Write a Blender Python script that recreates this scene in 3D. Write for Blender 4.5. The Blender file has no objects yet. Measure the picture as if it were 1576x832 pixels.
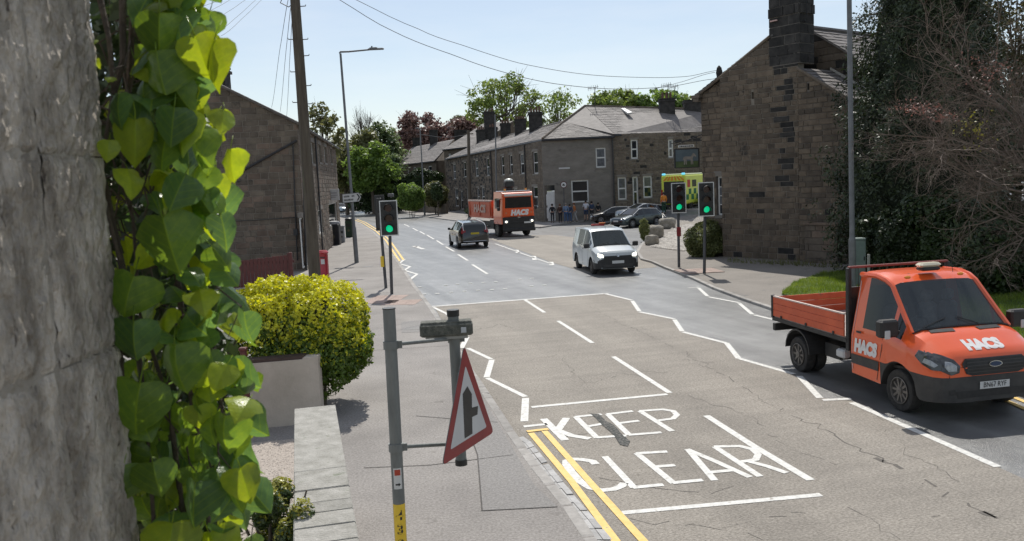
import bpy, bmesh, math, random
import numpy as np
from mathutils import Vector, Matrix, geometry, noise as mnoise
from mathutils.bvhtree import BVHTree
R = math.radians
rng = random.Random(7)
nr = np.random.RandomState(11)
sc = bpy.context.scene
col = sc.collection

# ------------------------------------------------------------------ camera
FPX, CXP, CYP, HC = 1330.0, 788.0, 416.0, 4.0
PITCH, ROLL = math.atan(138 / FPX), R(2.5)
cf = Vector((0, math.cos(PITCH), -math.sin(PITCH)))
r0 = Vector((1, 0, 0)); u0 = r0.cross(cf)
cr = r0 * math.cos(ROLL) - u0 * math.sin(ROLL)
cu = u0 * math.cos(ROLL) + r0 * math.sin(ROLL)
CAM = Vector((0, 0, HC))
cd = bpy.data.cameras.new('camera'); camo = bpy.data.objects.new('camera', cd); col.objects.link(camo)
M = Matrix((cr, cu, -cf)).transposed().to_4x4(); M.translation = CAM
camo.matrix_world = M
cd.sensor_width = 36; cd.lens = FPX / 1576 * 36; cd.clip_start = 0.05; cd.clip_end = 3000
sc.camera = camo
cd.dof.use_dof = True; cd.dof.focus_distance = 26.0; cd.dof.aperture_fstop = 9.0

# ------------------------------------------------------------------ light
SUN_EL, SUN_AZ = 52.0, 2.0
w = bpy.data.worlds.new('World'); sc.world = w; w.use_nodes = True
nt = w.node_tree; bg = nt.nodes['Background']
sky = nt.nodes.new('ShaderNodeTexSky'); sky.sky_type = 'NISHITA'; sky.sun_disc = False
sky.sun_elevation = R(SUN_EL); sky.sun_rotation = R(SUN_AZ)
sky.air_density = 1.0; sky.dust_density = 0.5; sky.ozone_density = 1.0; sky.altitude = 100
# thin high cloud mixed over the sky
tc = nt.nodes.new('ShaderNodeTexCoord'); mp = nt.nodes.new('ShaderNodeMapping'); mp.inputs['Scale'].default_value = (1.0, 1.0, 5.0)
ns = nt.nodes.new('ShaderNodeTexNoise'); ns.inputs['Scale'].default_value = 2.6; ns.inputs['Detail'].default_value = 7; ns.inputs['Roughness'].default_value = 0.6
rp = nt.nodes.new('ShaderNodeValToRGB'); rp.color_ramp.elements[0].position = 0.42; rp.color_ramp.elements[1].position = 0.86; rp.color_ramp.elements[0].color = (0.24, 0.24, 0.24, 1)
rp.color_ramp.elements[1].color = (0.5, 0.5, 0.5, 1)
mxw = nt.nodes.new('ShaderNodeMixRGB'); mxw.inputs[2].default_value = (9.6, 9.7, 9.8, 1)
nt.links.new(tc.outputs['Generated'], mp.inputs[0]); nt.links.new(mp.outputs[0], ns.inputs[0]); nt.links.new(ns.outputs[0], rp.inputs[0])
nt.links.new(rp.outputs[0], mxw.inputs[0]); nt.links.new(sky.outputs[0], mxw.inputs[1]); nt.links.new(mxw.outputs[0], bg.inputs[0])
bg.inputs[1].default_value = 0.105
sd = bpy.data.lights.new('sun', 'SUN'); sd.energy = 4.2; sd.angle = R(0.53); sd.color = (1.0, 0.96, 0.89)
so = bpy.data.objects.new('sun', sd); col.objects.link(so)
so.rotation_euler = (-R(90 - SUN_EL), 0, -R(SUN_AZ))
sc.view_settings.view_transform = 'Standard'; sc.view_settings.look = 'None'
sc.view_settings.exposure = 0.0; sc.view_settings.gamma = 1.0
sc.render.engine = 'CYCLES'
sc.cycles.max_bounces = 8; sc.cycles.transparent_max_bounces = 12

# ------------------------------------------------------------------ pixel <-> place
def sstep(t):
    t = max(0.0, min(1.0, t)); return t * t * (3 - 2 * t)
def GZ(x, y):
    return 1.2 * sstep((x - 8) / 5.5) * sstep((y - 66) / 6.0)
def ray(px, py):
    return cf * FPX + cr * (px - CXP) - cu * (py - CYP)
def G(px, py, z=0.0):
    d = ray(px, py); t = (z - HC) / d.z; return CAM + d * t
def GG(px, py, dz=0.0):
    d = ray(px, py); d = d / d.y
    y = 1.0; last = None
    while y < 400:
        p = CAM + d * y
        if p.z < GZ(p.x, p.y) + dz: break
        y += 0.5
    lo, hi = y - 0.5, y
    for _ in range(14):
        m = (lo + hi) / 2; p = CAM + d * m
        if p.z < GZ(p.x, p.y) + dz: hi = m
        else: lo = m
    return CAM + d * hi
def P(px, py, Y):
    d = ray(px, py); return CAM + d * (Y / d.y)
def onplane(px, py, o, n):
    d = ray(px, py); t = (o - CAM).dot(n) / d.dot(n); return CAM + d * t

# ------------------------------------------------------------------ materials
MATS = {}
def mat(name, c1, c2=None, scale=5.0, rough=0.7, bump=0.0, bscale=None, detail=6, metallic=0.0, coat=0.0, spec=0.5,
        rnd=0.0, streak=None, coords='pos', stretch=None, trans=0.0, emit=None, spots=None, island=False, lo=0.35, hi=0.65, broad=0.0):
    """noise-coloured principled; rnd = value change per piece; spots = (colour, scale, threshold) patches of dirt."""
    if name in MATS: return MATS[name]
    m = bpy.data.materials.new(name); m.use_nodes = True; t = m.node_tree; L = t.links
    b = t.nodes['Principled BSDF']; c2 = c2 or c1
    geo = t.nodes.new('ShaderNodeNewGeometry'); tx = t.nodes.new('ShaderNodeTexCoord')
    src = geo.outputs['Position'] if coords == 'pos' else tx.outputs['Object']
    if stretch:
        mpn = t.nodes.new('ShaderNodeMapping'); mpn.inputs['Scale'].default_value = stretch; L.new(src, mpn.inputs[0]); src = mpn.outputs[0]
    n1 = t.nodes.new('ShaderNodeTexNoise'); n1.inputs['Scale'].default_value = scale; n1.inputs['Detail'].default_value = detail
    n1.inputs['Roughness'].default_value = 0.65
    L.new(src, n1.inputs['Vector'])
    mr = t.nodes.new('ShaderNodeMapRange'); mr.inputs[1].default_value = lo; mr.inputs[2].default_value = hi; L.new(n1.outputs[0], mr.inputs[0])
    mx = t.nodes.new('ShaderNodeMixRGB'); mx.inputs[1].default_value = (*c1, 1); mx.inputs[2].default_value = (*c2, 1); L.new(mr.outputs[0], mx.inputs[0])
    out = mx.outputs[0]
    if broad:
        n4 = t.nodes.new('ShaderNodeTexNoise'); n4.inputs['Scale'].default_value = 0.55; n4.inputs['Detail'].default_value = 5; n4.inputs['Roughness'].default_value = 0.6
        L.new(geo.outputs['Position'], n4.inputs[0])
        m4 = t.nodes.new('ShaderNodeMapRange'); m4.inputs[1].default_value = 0.3; m4.inputs[2].default_value = 0.7; m4.inputs[3].default_value = 1 - broad; m4.inputs[4].default_value = 1 + broad
        L.new(n4.outputs[0], m4.inputs[0])
        h4 = t.nodes.new('ShaderNodeHueSaturation'); L.new(m4.outputs[0], h4.inputs['Value']); L.new(out, h4.inputs['Color']); out = h4.outputs[0]
    if streak:
        for ang, sx, sy, amt in streak:
            ra = t.nodes.new('ShaderNodeMapping'); ra.inputs['Rotation'].default_value = (0, 0, -R(ang)); L.new(geo.outputs['Position'], ra.inputs[0])
            sa = t.nodes.new('ShaderNodeMapping'); sa.inputs['Scale'].default_value = (sx, sy, 1); L.new(ra.outputs[0], sa.inputs[0])
            n5 = t.nodes.new('ShaderNodeTexNoise'); n5.inputs['Scale'].default_value = 1.0; n5.inputs['Detail'].default_value = 4; L.new(sa.outputs[0], n5.inputs[0])
            m5 = t.nodes.new('ShaderNodeMapRange'); m5.inputs[1].default_value = 0.35; m5.inputs[2].default_value = 0.65; m5.inputs[3].default_value = 1 - amt; m5.inputs[4].default_value = 1 + amt; L.new(n5.outputs[0], m5.inputs[0])
            h5 = t.nodes.new('ShaderNodeHueSaturation'); L.new(m5.outputs[0], h5.inputs['Value']); L.new(out, h5.inputs['Color']); out = h5.outputs[0]
    if spots:
        for sp in (spots if isinstance(spots, list) else [spots]):
            n2 = t.nodes.new('ShaderNodeTexNoise'); n2.inputs['Scale'].default_value = sp[1]; n2.inputs['Detail'].default_value = 8; L.new(src, n2.inputs['Vector'])
            n2.inputs['Roughness'].default_value = 0.7
            m2 = t.nodes.new('ShaderNodeMapRange'); m2.inputs[1].default_value = sp[2]; m2.inputs[2].default_value = sp[2] + 0.07; L.new(n2.outputs[0], m2.inputs[0])
            x2 = t.nodes.new('ShaderNodeMixRGB'); x2.inputs[2].default_value = (*sp[0], 1); L.new(m2.outputs[0], x2.inputs[0]); L.new(out, x2.inputs[1]); out = x2.outputs[0]
    if rnd:
        oi = t.nodes.new('ShaderNodeObjectInfo'); ad = t.nodes.new('ShaderNodeMath'); ad.operation = 'ADD'
        L.new(oi.outputs['Random'], ad.inputs[0]); L.new(geo.outputs['Random Per Island'], ad.inputs[1])
        fr = t.nodes.new('ShaderNodeMath'); fr.operation = 'FRACT'; L.new(ad.outputs[0], fr.inputs[0])
        m3 = t.nodes.new('ShaderNodeMapRange'); m3.inputs[3].default_value = 1 - rnd; m3.inputs[4].default_value = 1 + rnd; L.new(fr.outputs[0], m3.inputs[0])
        hs = t.nodes.new('ShaderNodeHueSaturation'); L.new(m3.outputs[0], hs.inputs['Value']); L.new(out, hs.inputs['Color']); out = hs.outputs[0]
    L.new(out, b.inputs['Base Color'])
    b.inputs['Roughness'].default_value = rough; b.inputs['Metallic'].default_value = metallic
    b.inputs['Specular IOR Level'].default_value = spec
    if coat: b.inputs['Coat Weight'].default_value = coat; b.inputs['Coat Roughness'].default_value = 0.06
    if bump:
        nb = t.nodes.new('ShaderNodeTexNoise'); nb.inputs['Scale'].default_value = bscale or scale * 4; nb.inputs['Detail'].default_value = 6; L.new(src, nb.inputs['Vector'])
        bp = t.nodes.new('ShaderNodeBump'); bp.inputs['Strength'].default_value = min(1, bump); bp.inputs['Distance'].default_value = 0.02 * max(1, bump)
        L.new(nb.outputs[0], bp.inputs['Height']); L.new(bp.outputs[0], b.inputs['Normal'])
    if emit: b.inputs['Emission Color'].default_value = (*emit[0], 1); b.inputs['Emission Strength'].default_value = emit[1]
    if trans:
        ts = t.nodes.new('ShaderNodeBsdfTranslucent'); ms = t.nodes.new('ShaderNodeMixShader'); ms.inputs[0].default_value = trans
        hv = t.nodes.new('ShaderNodeHueSaturation'); hv.inputs['Value'].default_value = 1.5; hv.inputs['Saturation'].default_value = 1.08; hv.inputs['Hue'].default_value = 0.485
        L.new(out, hv.inputs['Color']); L.new(hv.outputs[0], ts.inputs[0]); L.new(b.outputs[0], ms.inputs[1]); L.new(ts.outputs[0], ms.inputs[2])
        L.new(ms.outputs[0], t.nodes['Material Output'].inputs[0])
    MATS[name] = m; return m
def glassmat(name, tint=(0.02, 0.025, 0.03), alpha=0.35, rough=0.04):
    if name in MATS: return MATS[name]
    m = bpy.data.materials.new(name); m.use_nodes = True; t = m.node_tree; L = t.links
    b = t.nodes['Principled BSDF']; b.inputs['Base Color'].default_value = (*tint, 1); b.inputs['Roughness'].default_value = rough
    b.inputs['Specular IOR Level'].default_value = 0.7
    n1 = t.nodes.new('ShaderNodeTexNoise'); n1.inputs['Scale'].default_value = 1.5; tx = t.nodes.new('ShaderNodeTexCoord'); L.new(tx.outputs['Object'], n1.inputs[0])
    bp = t.nodes.new('ShaderNodeBump'); bp.inputs['Strength'].default_value = 0.05; bp.inputs['Distance'].default_value = 0.02; L.new(n1.outputs[0], bp.inputs['Height']); L.new(bp.outputs[0], b.inputs['Normal'])
    if alpha > 0:
        tr = t.nodes.new('ShaderNodeBsdfTransparent'); tr.inputs[0].default_value = (0.75, 0.8, 0.8, 1)
        ms = t.nodes.new('ShaderNodeMixShader'); ms.inputs[0].default_value = alpha
        L.new(b.outputs[0], ms.inputs[1]); L.new(tr.outputs[0], ms.inputs[2]); L.new(ms.outputs[0], t.nodes['Material Output'].inputs[0])
    MATS[name] = m; return m

# ------------------------------------------------------------------ object helpers
def tag(o, label=None, cat=None, group=None, kind=None):
    if label: o['label'] = label
    if cat: o['category'] = cat
    if group: o['group'] = group
    if kind: o['kind'] = kind
    return o
def thing(name, label, cat, loc=(0, 0, 0), rz=0.0, group=None):
    o = bpy.data.objects.new(name, None); col.objects.link(o); o.location = loc; o.rotation_euler = (0, 0, rz)
    o.empty_display_size = 0.2
    return tag(o, label, cat, group)
def wloc(o):
    v = Vector(o.location)
    while o.parent: o = o.parent; v = v + Vector(o.location)
    return v
class MB:
    def __init__(s): s.v = []; s.f = []; s.m = []; s.cur = 0
    def mi(s, i): s.cur = i; return s
    def add(s, vs, fs):
        n = len(s.v); s.v += [tuple(p) for p in vs]; s.f += [tuple(n + i for i in f) for f in fs]; s.m += [s.cur] * len(fs)
        return s
    def poly(s, pts): return s.add(pts, [tuple(range(len(pts)))])
    def box(s, c, sz, rz=0.0, ax=None):
        hx, hy, hz = sz[0] / 2, sz[1] / 2, sz[2] / 2
        vs = [Vector((x * hx, y * hy, z * hz)) for x in (-1, 1) for y in (-1, 1) for z in (-1, 1)]
        if ax is not None: vs = [ax @ p for p in vs]
        elif rz: m = Matrix.Rotation(rz, 3, 'Z'); vs = [m @ p for p in vs]
        c = Vector(c); vs = [p + c for p in vs]
        return s.add(vs, [(0, 1, 3, 2), (4, 6, 7, 5), (0, 4, 5, 1), (2, 3, 7, 6), (0, 2, 6, 4), (1, 5, 7, 3)])
    def cbox(s, c, sz, ch=0.02, rz=0.0):
        """box with its vertical and top edges chamfered"""
        hx, hy, hz = sz[0] / 2, sz[1] / 2, sz[2] / 2
        def ring(e, z): return [(-hx + e, -hy + 0), (hx - e, -hy), (hx, -hy + e), (hx, hy - e), (hx - e, hy), (-hx + e, hy), (-hx, hy - e), (-hx, -hy + e)]
        m = Matrix.Rotation(rz, 3, 'Z'); rings = []
        for z, ins in ((-hz, ch), (-hz + ch, 0), (hz - ch, 0), (hz, ch)):
            rr = [Vector((x * (hx - ins) / hx, y * (hy - ins) / hy, z)) for x, y in ring(ch, z)]
            rings.append([m @ p + Vector(c) for p in rr])
        return s.loft(rings, True, True, True)
    def loft(s, rings, closed=True, cap0=False, cap1=False):
        n = len(rings[0]); vs = [p for r in rings for p in r]; fs = []
        for i in range(len(rings) - 1):
            for j in range(n if closed else n - 1):
                k = (j + 1) % n; fs.append((i * n + j, i * n + k, (i + 1) * n + k, (i + 1) * n + j))
        if cap0: fs.append(tuple(range(n - 1, -1, -1)))
        if cap1: b = (len(rings) - 1) * n; fs.append(tuple(b + j for j in range(n)))
        return s.add(vs, fs)
    def tube(s, pts, r, n=8, cap=True):
        pts = [Vector(p) for p in pts]; rings = []
        rs = r if isinstance(r, (list, tuple)) else [r] * len(pts)
        prev = None
        for i, p in enumerate(pts):
            d = (pts[min(i + 1, len(pts) - 1)] - pts[max(i - 1, 0)]).normalized()
            if prev is None:
                a = Vector((0, 0, 1)) if abs(d.z) < 0.9 else Vector((1, 0, 0))
                a = d.cross(a).normalized()
            else: a = (prev - d * prev.dot(d)).normalized()
            prev = a; b = d.cross(a)
            rings.append([p + (a * math.cos(2 * math.pi * k / n) + b * math.sin(2 * math.pi * k / n)) * rs[i] for k in range(n)])
        return s.loft(rings, True, cap, cap)
    def disc(s, c, nrm, r, n=16, r0=0.0, th=0.0):
        nrm = Vector(nrm).normalized(); a = Vector((0, 0, 1)) if abs(nrm.z) < 0.9 else Vector((1, 0, 0)); a = nrm.cross(a).normalized(); b = nrm.cross(a); c = Vector(c)
        return s.poly([c + (a * math.cos(2 * math.pi * k / n) + b * math.sin(2 * math.pi * k / n)) * r for k in range(n)])
    def sphere(s, c, r, nu=10, nv=7, sq=(1, 1, 1), hemi=False):
        c = Vector(c); rings = []
        for i in range(nv + 1):
            ph = (math.pi / 2 if hemi else math.pi) * i / nv
            rings.append([c + Vector((r * sq[0] * math.sin(ph) * math.cos(2 * math.pi * k / nu), r * sq[1] * math.sin(ph) * math.sin(2 * math.pi * k / nu), r * sq[2] * math.cos(ph))) for k in range(nu)])
        return s.loft(rings, True)
    def prism(s, pts, d):
        """polygon (3D points) extruded by vector d"""
        n = len(pts); d = Vector(d); a = [Vector(p) for p in pts]; b = [p + d for p in a]
        return s.add(a + b, [tuple(range(n - 1, -1, -1)), tuple(range(n, 2 * n))] + [(i, (i + 1) % n, n + (i + 1) % n, n + i) for i in range(n)])
    def build(s, name, mats, parent=None, smooth=False, world=True, angle=40, label=None, kind=None):
        me = bpy.data.meshes.new(name)
        vs = s.v
        if parent is not None and world:
            o = wloc(parent); vs = [(p[0] - o.x, p[1] - o.y, p[2] - o.z) for p in vs]
        me.from_pydata([tuple(p) for p in vs], [], s.f)
        if not isinstance(mats, (list, tuple)): mats = [mats]
        for m in mats: me.materials.append(m)
        if len(mats) > 1: me.polygons.foreach_set('material_index', s.m)
        if smooth:
            me.polygons.foreach_set('use_smooth', [True] * len(me.polygons)); me.update(); me.set_sharp_from_angle(angle=R(angle))
        me.update()
        ob = bpy.data.objects.new(name, me); col.objects.link(ob)
        if parent is not None: ob.parent = parent
        if label: ob['label'] = label
        if kind: ob['kind'] = kind
        return ob
def npmesh(name, verts, quads, mats, parent=None, world=True, mi=None, smooth=False):
    """big mesh from numpy; all faces have the same number of corners"""
    verts = np.asarray(verts, dtype=np.float32)
    if parent is not None and world: verts = verts - np.array(wloc(parent), dtype=np.float32)
    quads = np.asarray(quads, dtype=np.int32); k = quads.shape[1]
    me = bpy.data.meshes.new(name); me.vertices.add(len(verts)); me.vertices.foreach_set('co', verts.ravel())
    me.loops.add(quads.size); me.loops.foreach_set('vertex_index', quads.ravel())
    me.polygons.add(len(quads)); me.polygons.foreach_set('loop_start', np.arange(0, quads.size, k, dtype=np.int32))
    if not isinstance(mats, (list, tuple)): mats = [mats]
    for m in mats: me.materials.append(m)
    if mi is not None: me.polygons.foreach_set('material_index', np.asarray(mi, dtype=np.int32))
    if smooth: me.polygons.foreach_set('use_smooth', np.ones(len(quads), dtype=bool))
    me.update(calc_edges=True); me.validate()
    ob = bpy.data.objects.new(name, me); col.objects.link(ob)
    if parent is not None: ob.parent = parent
    return ob
def copy_tree(o, parent=None):
    c = o.copy(); col.objects.link(c)
    if parent is not None: c.parent = parent
    for ch in list(o.children): copy_tree(ch, c)
    return c
def text_mesh(txt, size=1.0, bold=0.0, shear=0.0, align='CENTER', spacing=1.0):
    """flat triangles of a word in the built-in font, as (verts, faces), centred"""
    cu_ = bpy.data.curves.new('lettering', 'FONT'); cu_.body = txt; cu_.size = size; cu_.align_x = align; cu_.align_y = 'CENTER'
    cu_.offset = bold; cu_.shear = shear; cu_.space_character = spacing; cu_.resolution_u = 3
    ob = bpy.data.objects.new('lettering', cu_); col.objects.link(ob)
    dg = bpy.context.evaluated_depsgraph_get(); me = bpy.data.meshes.new_from_object(ob.evaluated_get(dg))
    vs = [v.co.copy() for v in me.vertices]; fs = [tuple(p.vertices) for p in me.polygons]
    bpy.data.objects.remove(ob); bpy.data.curves.remove(cu_); bpy.data.meshes.remove(me)
    return vs, fs
def put_text(mb, txt, o, ux, uz, size, **k):
    vs, fs = text_mesh(txt, size, **k); o = Vector(o); ux = Vector(ux); uz = Vector(uz)
    mb.add([o + ux * p.x + uz * p.y for p in vs], fs); return mb
def tri_poly(poly, res=None):
    """constrained triangulation of a 2D outline, with inner points every res metres"""
    pts = [Vector((p[0], p[1])) for p in poly]; n = len(pts); edges = [(i, (i + 1) % n) for i in range(n)]
    if res:
        xs = [p.x for p in pts]; ys = [p.y for p in pts]
        x = min(xs)
        while x < max(xs):
            y = min(ys)
            while y < max(ys):
                q = Vector((x + 0.013, y + 0.017))
                if inpoly(q, pts): pts.append(q)
                y += res
            x += res
    r = geometry.delaunay_2d_cdt(pts, edges, [], 1, 1e-5)
    return r[0], r[2]
def inpoly(q, poly):
    c = False; n = len(poly)
    for i in range(n):
        a, b = poly[i], poly[i - 1]
        if (a[1] > q[1]) != (b[1] > q[1]) and q[0] < (b[0] - a[0]) * (q[1] - a[1]) / (b[1] - a[1]) + a[0]: c = not c
    return c
def sheet(name, poly, z, m, th=0.0, res=None, parent=None, kind='structure', hill=False):
    vs, fs = tri_poly(poly, res); mb = MB()
    hz = (lambda x, y: GZ(x, y)) if hill else (lambda x, y: 0)
    V = [(p.x, p.y, z + hz(p.x, p.y)) for p in vs]
    F = []
    for f in fs:
        a, b, c = (Vector(V[i]) for i in f[:3]); F.append(tuple(f) if (b - a).cross(c - a).z > 0 else tuple(reversed(f)))
    mb.add(V, F)
    if th:
        n = len(poly)
        for i in range(n):
            a, b = poly[i], poly[(i + 1) % n]
            za, zb = z + hz(a[0], a[1]), z + hz(b[0], b[1])
            mb.add([(a[0], a[1], za), (b[0], b[1], zb), (b[0], b[1], zb - th), (a[0], a[1], za - th)], [(0, 1, 2, 3)])
    return mb.build(name, m, parent, kind=kind)
def clip2(poly, a, b, c):
    """keep a*x+b*y<=c of a convex polygon"""
    out = []; n = len(poly)
    for i in range(n):
        p, q = poly[i], poly[(i + 1) % n]; dp = a * p[0] + b * p[1] - c; dq = a * q[0] + b * q[1] - c
        if dp <= 0: out.append(p)
        if (dp < 0 < dq) or (dq < 0 < dp): t = dp / (dp - dq); out.append((p[0] + (q[0] - p[0]) * t, p[1] + (q[1] - p[1]) * t))
    return out
def clip_to(poly, outline):
    """clip convex poly by convex ccw outline"""
    n = len(outline)
    for i in range(n):
        p, q = outline[i], outline[(i + 1) % n]; nx, ny = q[1] - p[1], -(q[0] - p[0])
        poly = clip2(poly, nx, ny, nx * p[0] + ny * p[1])
        if len(poly) < 3: return []
    return poly
# ================================================================== GROUND
m_road = mat('asphalt_worn_grey', (0.135, 0.134, 0.130), (0.20, 0.198, 0.192), 1.3, rough=0.33, streak=[(108, .05, 1.1, .26), (108, .12, 3.0, .12)], bump=0.5, bscale=70, detail=10, broad=0.16, spots=[((0.075, 0.075, 0.075), 0.9, 0.64), ((0.26, 0.255, 0.25), 50, 0.64)], spec=0.8)
m_beige = mat('asphalt_old_brown', (0.195, 0.174, 0.145), (0.36, 0.325, 0.28), 30, rough=0.85, lo=.40, hi=.60, streak=[(14, .25, 3.5, .06), (104, .06, 1.0, .08)], bump=0.9, bscale=45, detail=12, broad=0.10, spots=[((0.10, 0.09, 0.08), 18, 0.66), ((0.46, 0.43, 0.38), 55, 0.64)], stretch=(0.9, 1.8, 1))
m_pave = mat('asphalt_pavement', (0.205, 0.188, 0.172), (0.325, 0.302, 0.28), 30, rough=0.88, bump=0.6, bscale=60, detail=12, broad=0.2, lo=.38, hi=.62, spots=[((0.17, 0.155, 0.14), 1.4, 0.62), ((0.5, 0.46, 0.42), 60, 0.65)])
m_pave2 = mat('asphalt_pavement_patch', (0.18, 0.17, 0.16), (0.30, 0.285, 0.27), 30, rough=0.88, bump=0.6, bscale=60, detail=12, broad=0.08, spots=((0.42, 0.4, 0.38), 80, 0.67))
m_kerb = mat('kerb_stone', (0.27, 0.255, 0.235), (0.37, 0.35, 0.325), 6, rough=0.85, bump=0.5, rnd=0.16, spots=((0.15, 0.14, 0.13), 5, 0.62))
m_sett = mat('gutter_sett', (0.36, 0.355, 0.345), (0.47, 0.46, 0.445), 8, rough=0.85, bump=0.5, rnd=0.15, spots=((0.2, 0.19, 0.18), 9, 0.6))
m_white = mat('road_paint_white', (0.52, 0.51, 0.48), (0.74, 0.73, 0.68), 12, rough=0.65, bump=0.3, spots=[((0.34, 0.31, 0.27), 9, 0.60), ((0.30, 0.275, 0.24), 45, 0.62)])
m_yellow = mat('road_paint_yellow', (0.72, 0.47, 0.13), (0.82, 0.58, 0.2), 9, rough=0.7, bump=0.2, spots=[((0.32, 0.28, 0.2), 9, 0.61), ((0.34, 0.29, 0.2), 45, 0.63)])
m_grass = mat('grass', (0.045, 0.06, 0.02), (0.09, 0.10, 0.04), 3, rough=0.9, bump=0.5)
m_soil = mat('soil', (0.06, 0.055, 0.045), (0.1, 0.09, 0.075), 3, rough=0.95, bump=0.6)

gsh = MB(); gsh.add([(-900, -200, -0.25), (900, -200, -0.25), (900, 1500, -0.25), (-900, 1500, -0.25)], [(0, 1, 2, 3)])
gsh.build('ground', m_grass, kind='structure')
xs = [-70, -40, -20, 0, 8] + [8 + i for i in range(1, 18)] + [40, 70]; ys = [-12, 20, 50, 58] + [58 + i for i in range(1, 16)] + [80, 110, 160, 230]
gv = [(x, y, GZ(x, y)) for y in ys for x in xs]; nx = len(xs)
npmesh('road', gv, [(j * nx + i, j * nx + i + 1, (j + 1) * nx + i + 1, (j + 1) * nx + i) for j in range(len(ys) - 1) for i in range(nx - 1)], m_road)['kind'] = 'structure'

def gp(pxs, z=0.0): return [G(x, y, z) for x, y in pxs]
def extrap(a, b, d): return a + (a - b).normalized() * d
KL = gp([(915, 832), (882, 783), (831, 722), (792, 668), (770, 634), (727, 570), (706, 536), (668, 478), (640, 441), (626, 420), (611, 399), (588, 369), (574, 356), (554, 343.5), (540, 338), (515, 333), (470, 330)], 0.05)
KL = [extrap(KL[0], KL[1], 4.5)] + KL
pl = [(p.x, p.y) for p in KL]
sheet('pavement_left', pl + [(-60, pl[-1][1]), (-60, -6), (pl[0][0], -6)], 0.10, m_pave, th=0.14)
KR = gp([(1187, 475), (1140, 459), (1097, 443), (1065, 428), (1021, 411), (1003, 403), (986, 398.5), (979, 388), (986, 376), (1000, 362)], 0.05)
KR = [extrap(KR[0], KR[1], 30)] + KR
pr = [(p.x, p.y) for p in KR]
q1 = GG(1030, 338); q2 = GG(1088, 328)
sheet('pavement_right', [pr[0], (60, pr[0][1]), (60, 62), (q2.x + 6, q2.y + 3), (q2.x, q2.y), (q1.x, q1.y)] + pr[:0:-1], 0.08, mat('asphalt_footway_grey', (0.17, 0.15, 0.13), (0.28, 0.255, 0.225), 24, rough=0.88, bump=0.6, bscale=60, detail=12, broad=0.16, spots=[((0.15, 0.145, 0.14), 1.2, 0.6), ((0.45, 0.42, 0.39), 80, 0.66)]), th=0.14, res=2.0, hill=True)
KF = [GG(*p) for p in [(1100, 322), (1000, 331), (930, 336.5), (880, 343), (832, 351), (760, 347.5), (683, 338), (640, 331.5), (605, 325.5), (575, 321)]]
pf = [(p.x, p.y) for p in KF]
sheet('pavement_far', pf + [(-60, pf[-1][1] + 40), (-60, 200), (60, 200), (60, pf[0][1])], 0.10, m_pave, th=0.14, res=3.0, hill=True)

# kerb stones one by one
def kerb(parent_name, line, side, near, stone=0.91, wd=0.15, top=0.108, until=1e9):
    par = bpy.data.objects[parent_name]; unit = None; cnt = 0; rest = MB()
    for i in range(len(line) - 1):
        a, b = Vector(line[i][:2]), Vector(line[i + 1][:2]); L_ = (b - a).length; n = max(1, round(L_ / stone)); d = (b - a) / n; ang = math.atan2(d.y, d.x)
        nrm = Vector((-d.y, d.x)).normalized() * side
        for k in range(n):
            c = a + d * (k + 0.5) + nrm * (wd / 2 - 0.006)
            if c.y > until: continue
            z = GZ(c.x, c.y)
            sx, sz = d.length - 0.012, 0.16
            if cnt < near:
                if unit is None:
                    mb = MB(); mb.cbox((0, 0, 0), (1, 1, 1), 0.06); unit = mb.build('kerb_stone', m_kerb, par); ob = unit
                else: ob = unit.copy(); col.objects.link(ob)
                ob.location = (c.x, c.y, z + top - sz / 2 + rng.uniform(-.004, .004)); ob.rotation_euler = (0, 0, ang); ob.scale = (sx, wd, sz); cnt += 1
            else: rest.box((c.x, c.y, z + top - sz / 2), (sx, wd, sz), ang)
    if rest.v: rest.build('far_kerb_stone', m_kerb, par, kind='stuff')
kerb('pavement_left', KL, 1, 90)
kerb('pavement_right', KR, -1, 45, top=0.086)
kerb('pavement_far', KF, -1, 0)

# brown worn surfacing of the near carriageway and of the junction mouth
BZ = [(668, 472), (931, 452), (973, 463), (983, 479), (1037, 491), (1049, 509), (1115, 527), (1136, 551), (1221, 576), (1261, 612), (1310, 617), (1536, 719)]
bz = gp(BZ); e1 = extrap(bz[-1], bz[-2], 12)
near_l = [KL[i] for i in range(0, 9)]
sheet('road_surface_brown', [(p.x, p.y) for p in bz] + [(e1.x, e1.y), (near_l[0].x, near_l[0].y)] + [(p.x + 0.0, p.y) for p in near_l[1:8]], 0.005, m_beige)
sheet('road_surface_junction', [(p.x, p.y) for p in gp([(755, 368), (800, 385), (850, 404), (905, 420), (1012, 411), (985, 394), (940, 372), (850, 361), (780, 363)])], 0.005, m_beige)
# darker reinstatement patches
m_patch = mat('asphalt_patch_dark', (0.105, 0.105, 0.105), (0.15, 0.15, 0.148), 6, rough=0.8, bump=0.5, bscale=60)
def psheet(name, px, z, m, kind='structure'): return sheet(name, [(p.x, p.y) for p in gp(px)], z, m, kind=kind)
psheet('pavement_patch', [(690, 690), (846, 782), (905, 835), (960, 900), (760, 900), (690, 800)], 0.104, m_pave2) if False else None
sheet('pavement_patch', [(p.x, p.y) for p in gp([(700, 560), (712, 566), (741, 610), (766, 650), (786, 684), (822, 746), (858, 780), (742, 786), (735, 700), (706, 620)], 0.1)], 0.104, m_pave2)
sheet('pavement_patch', [(p.x, p.y) for p in gp([(617, 495), (660, 492), (662, 510), (618, 512)], 0.1)], 0.104, m_pave2)
sheet('road_patch', [(p.x, p.y) for p in gp([(610, 377), (690, 388), (692, 391), (612, 389)])], 0.004, m_road)

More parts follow.
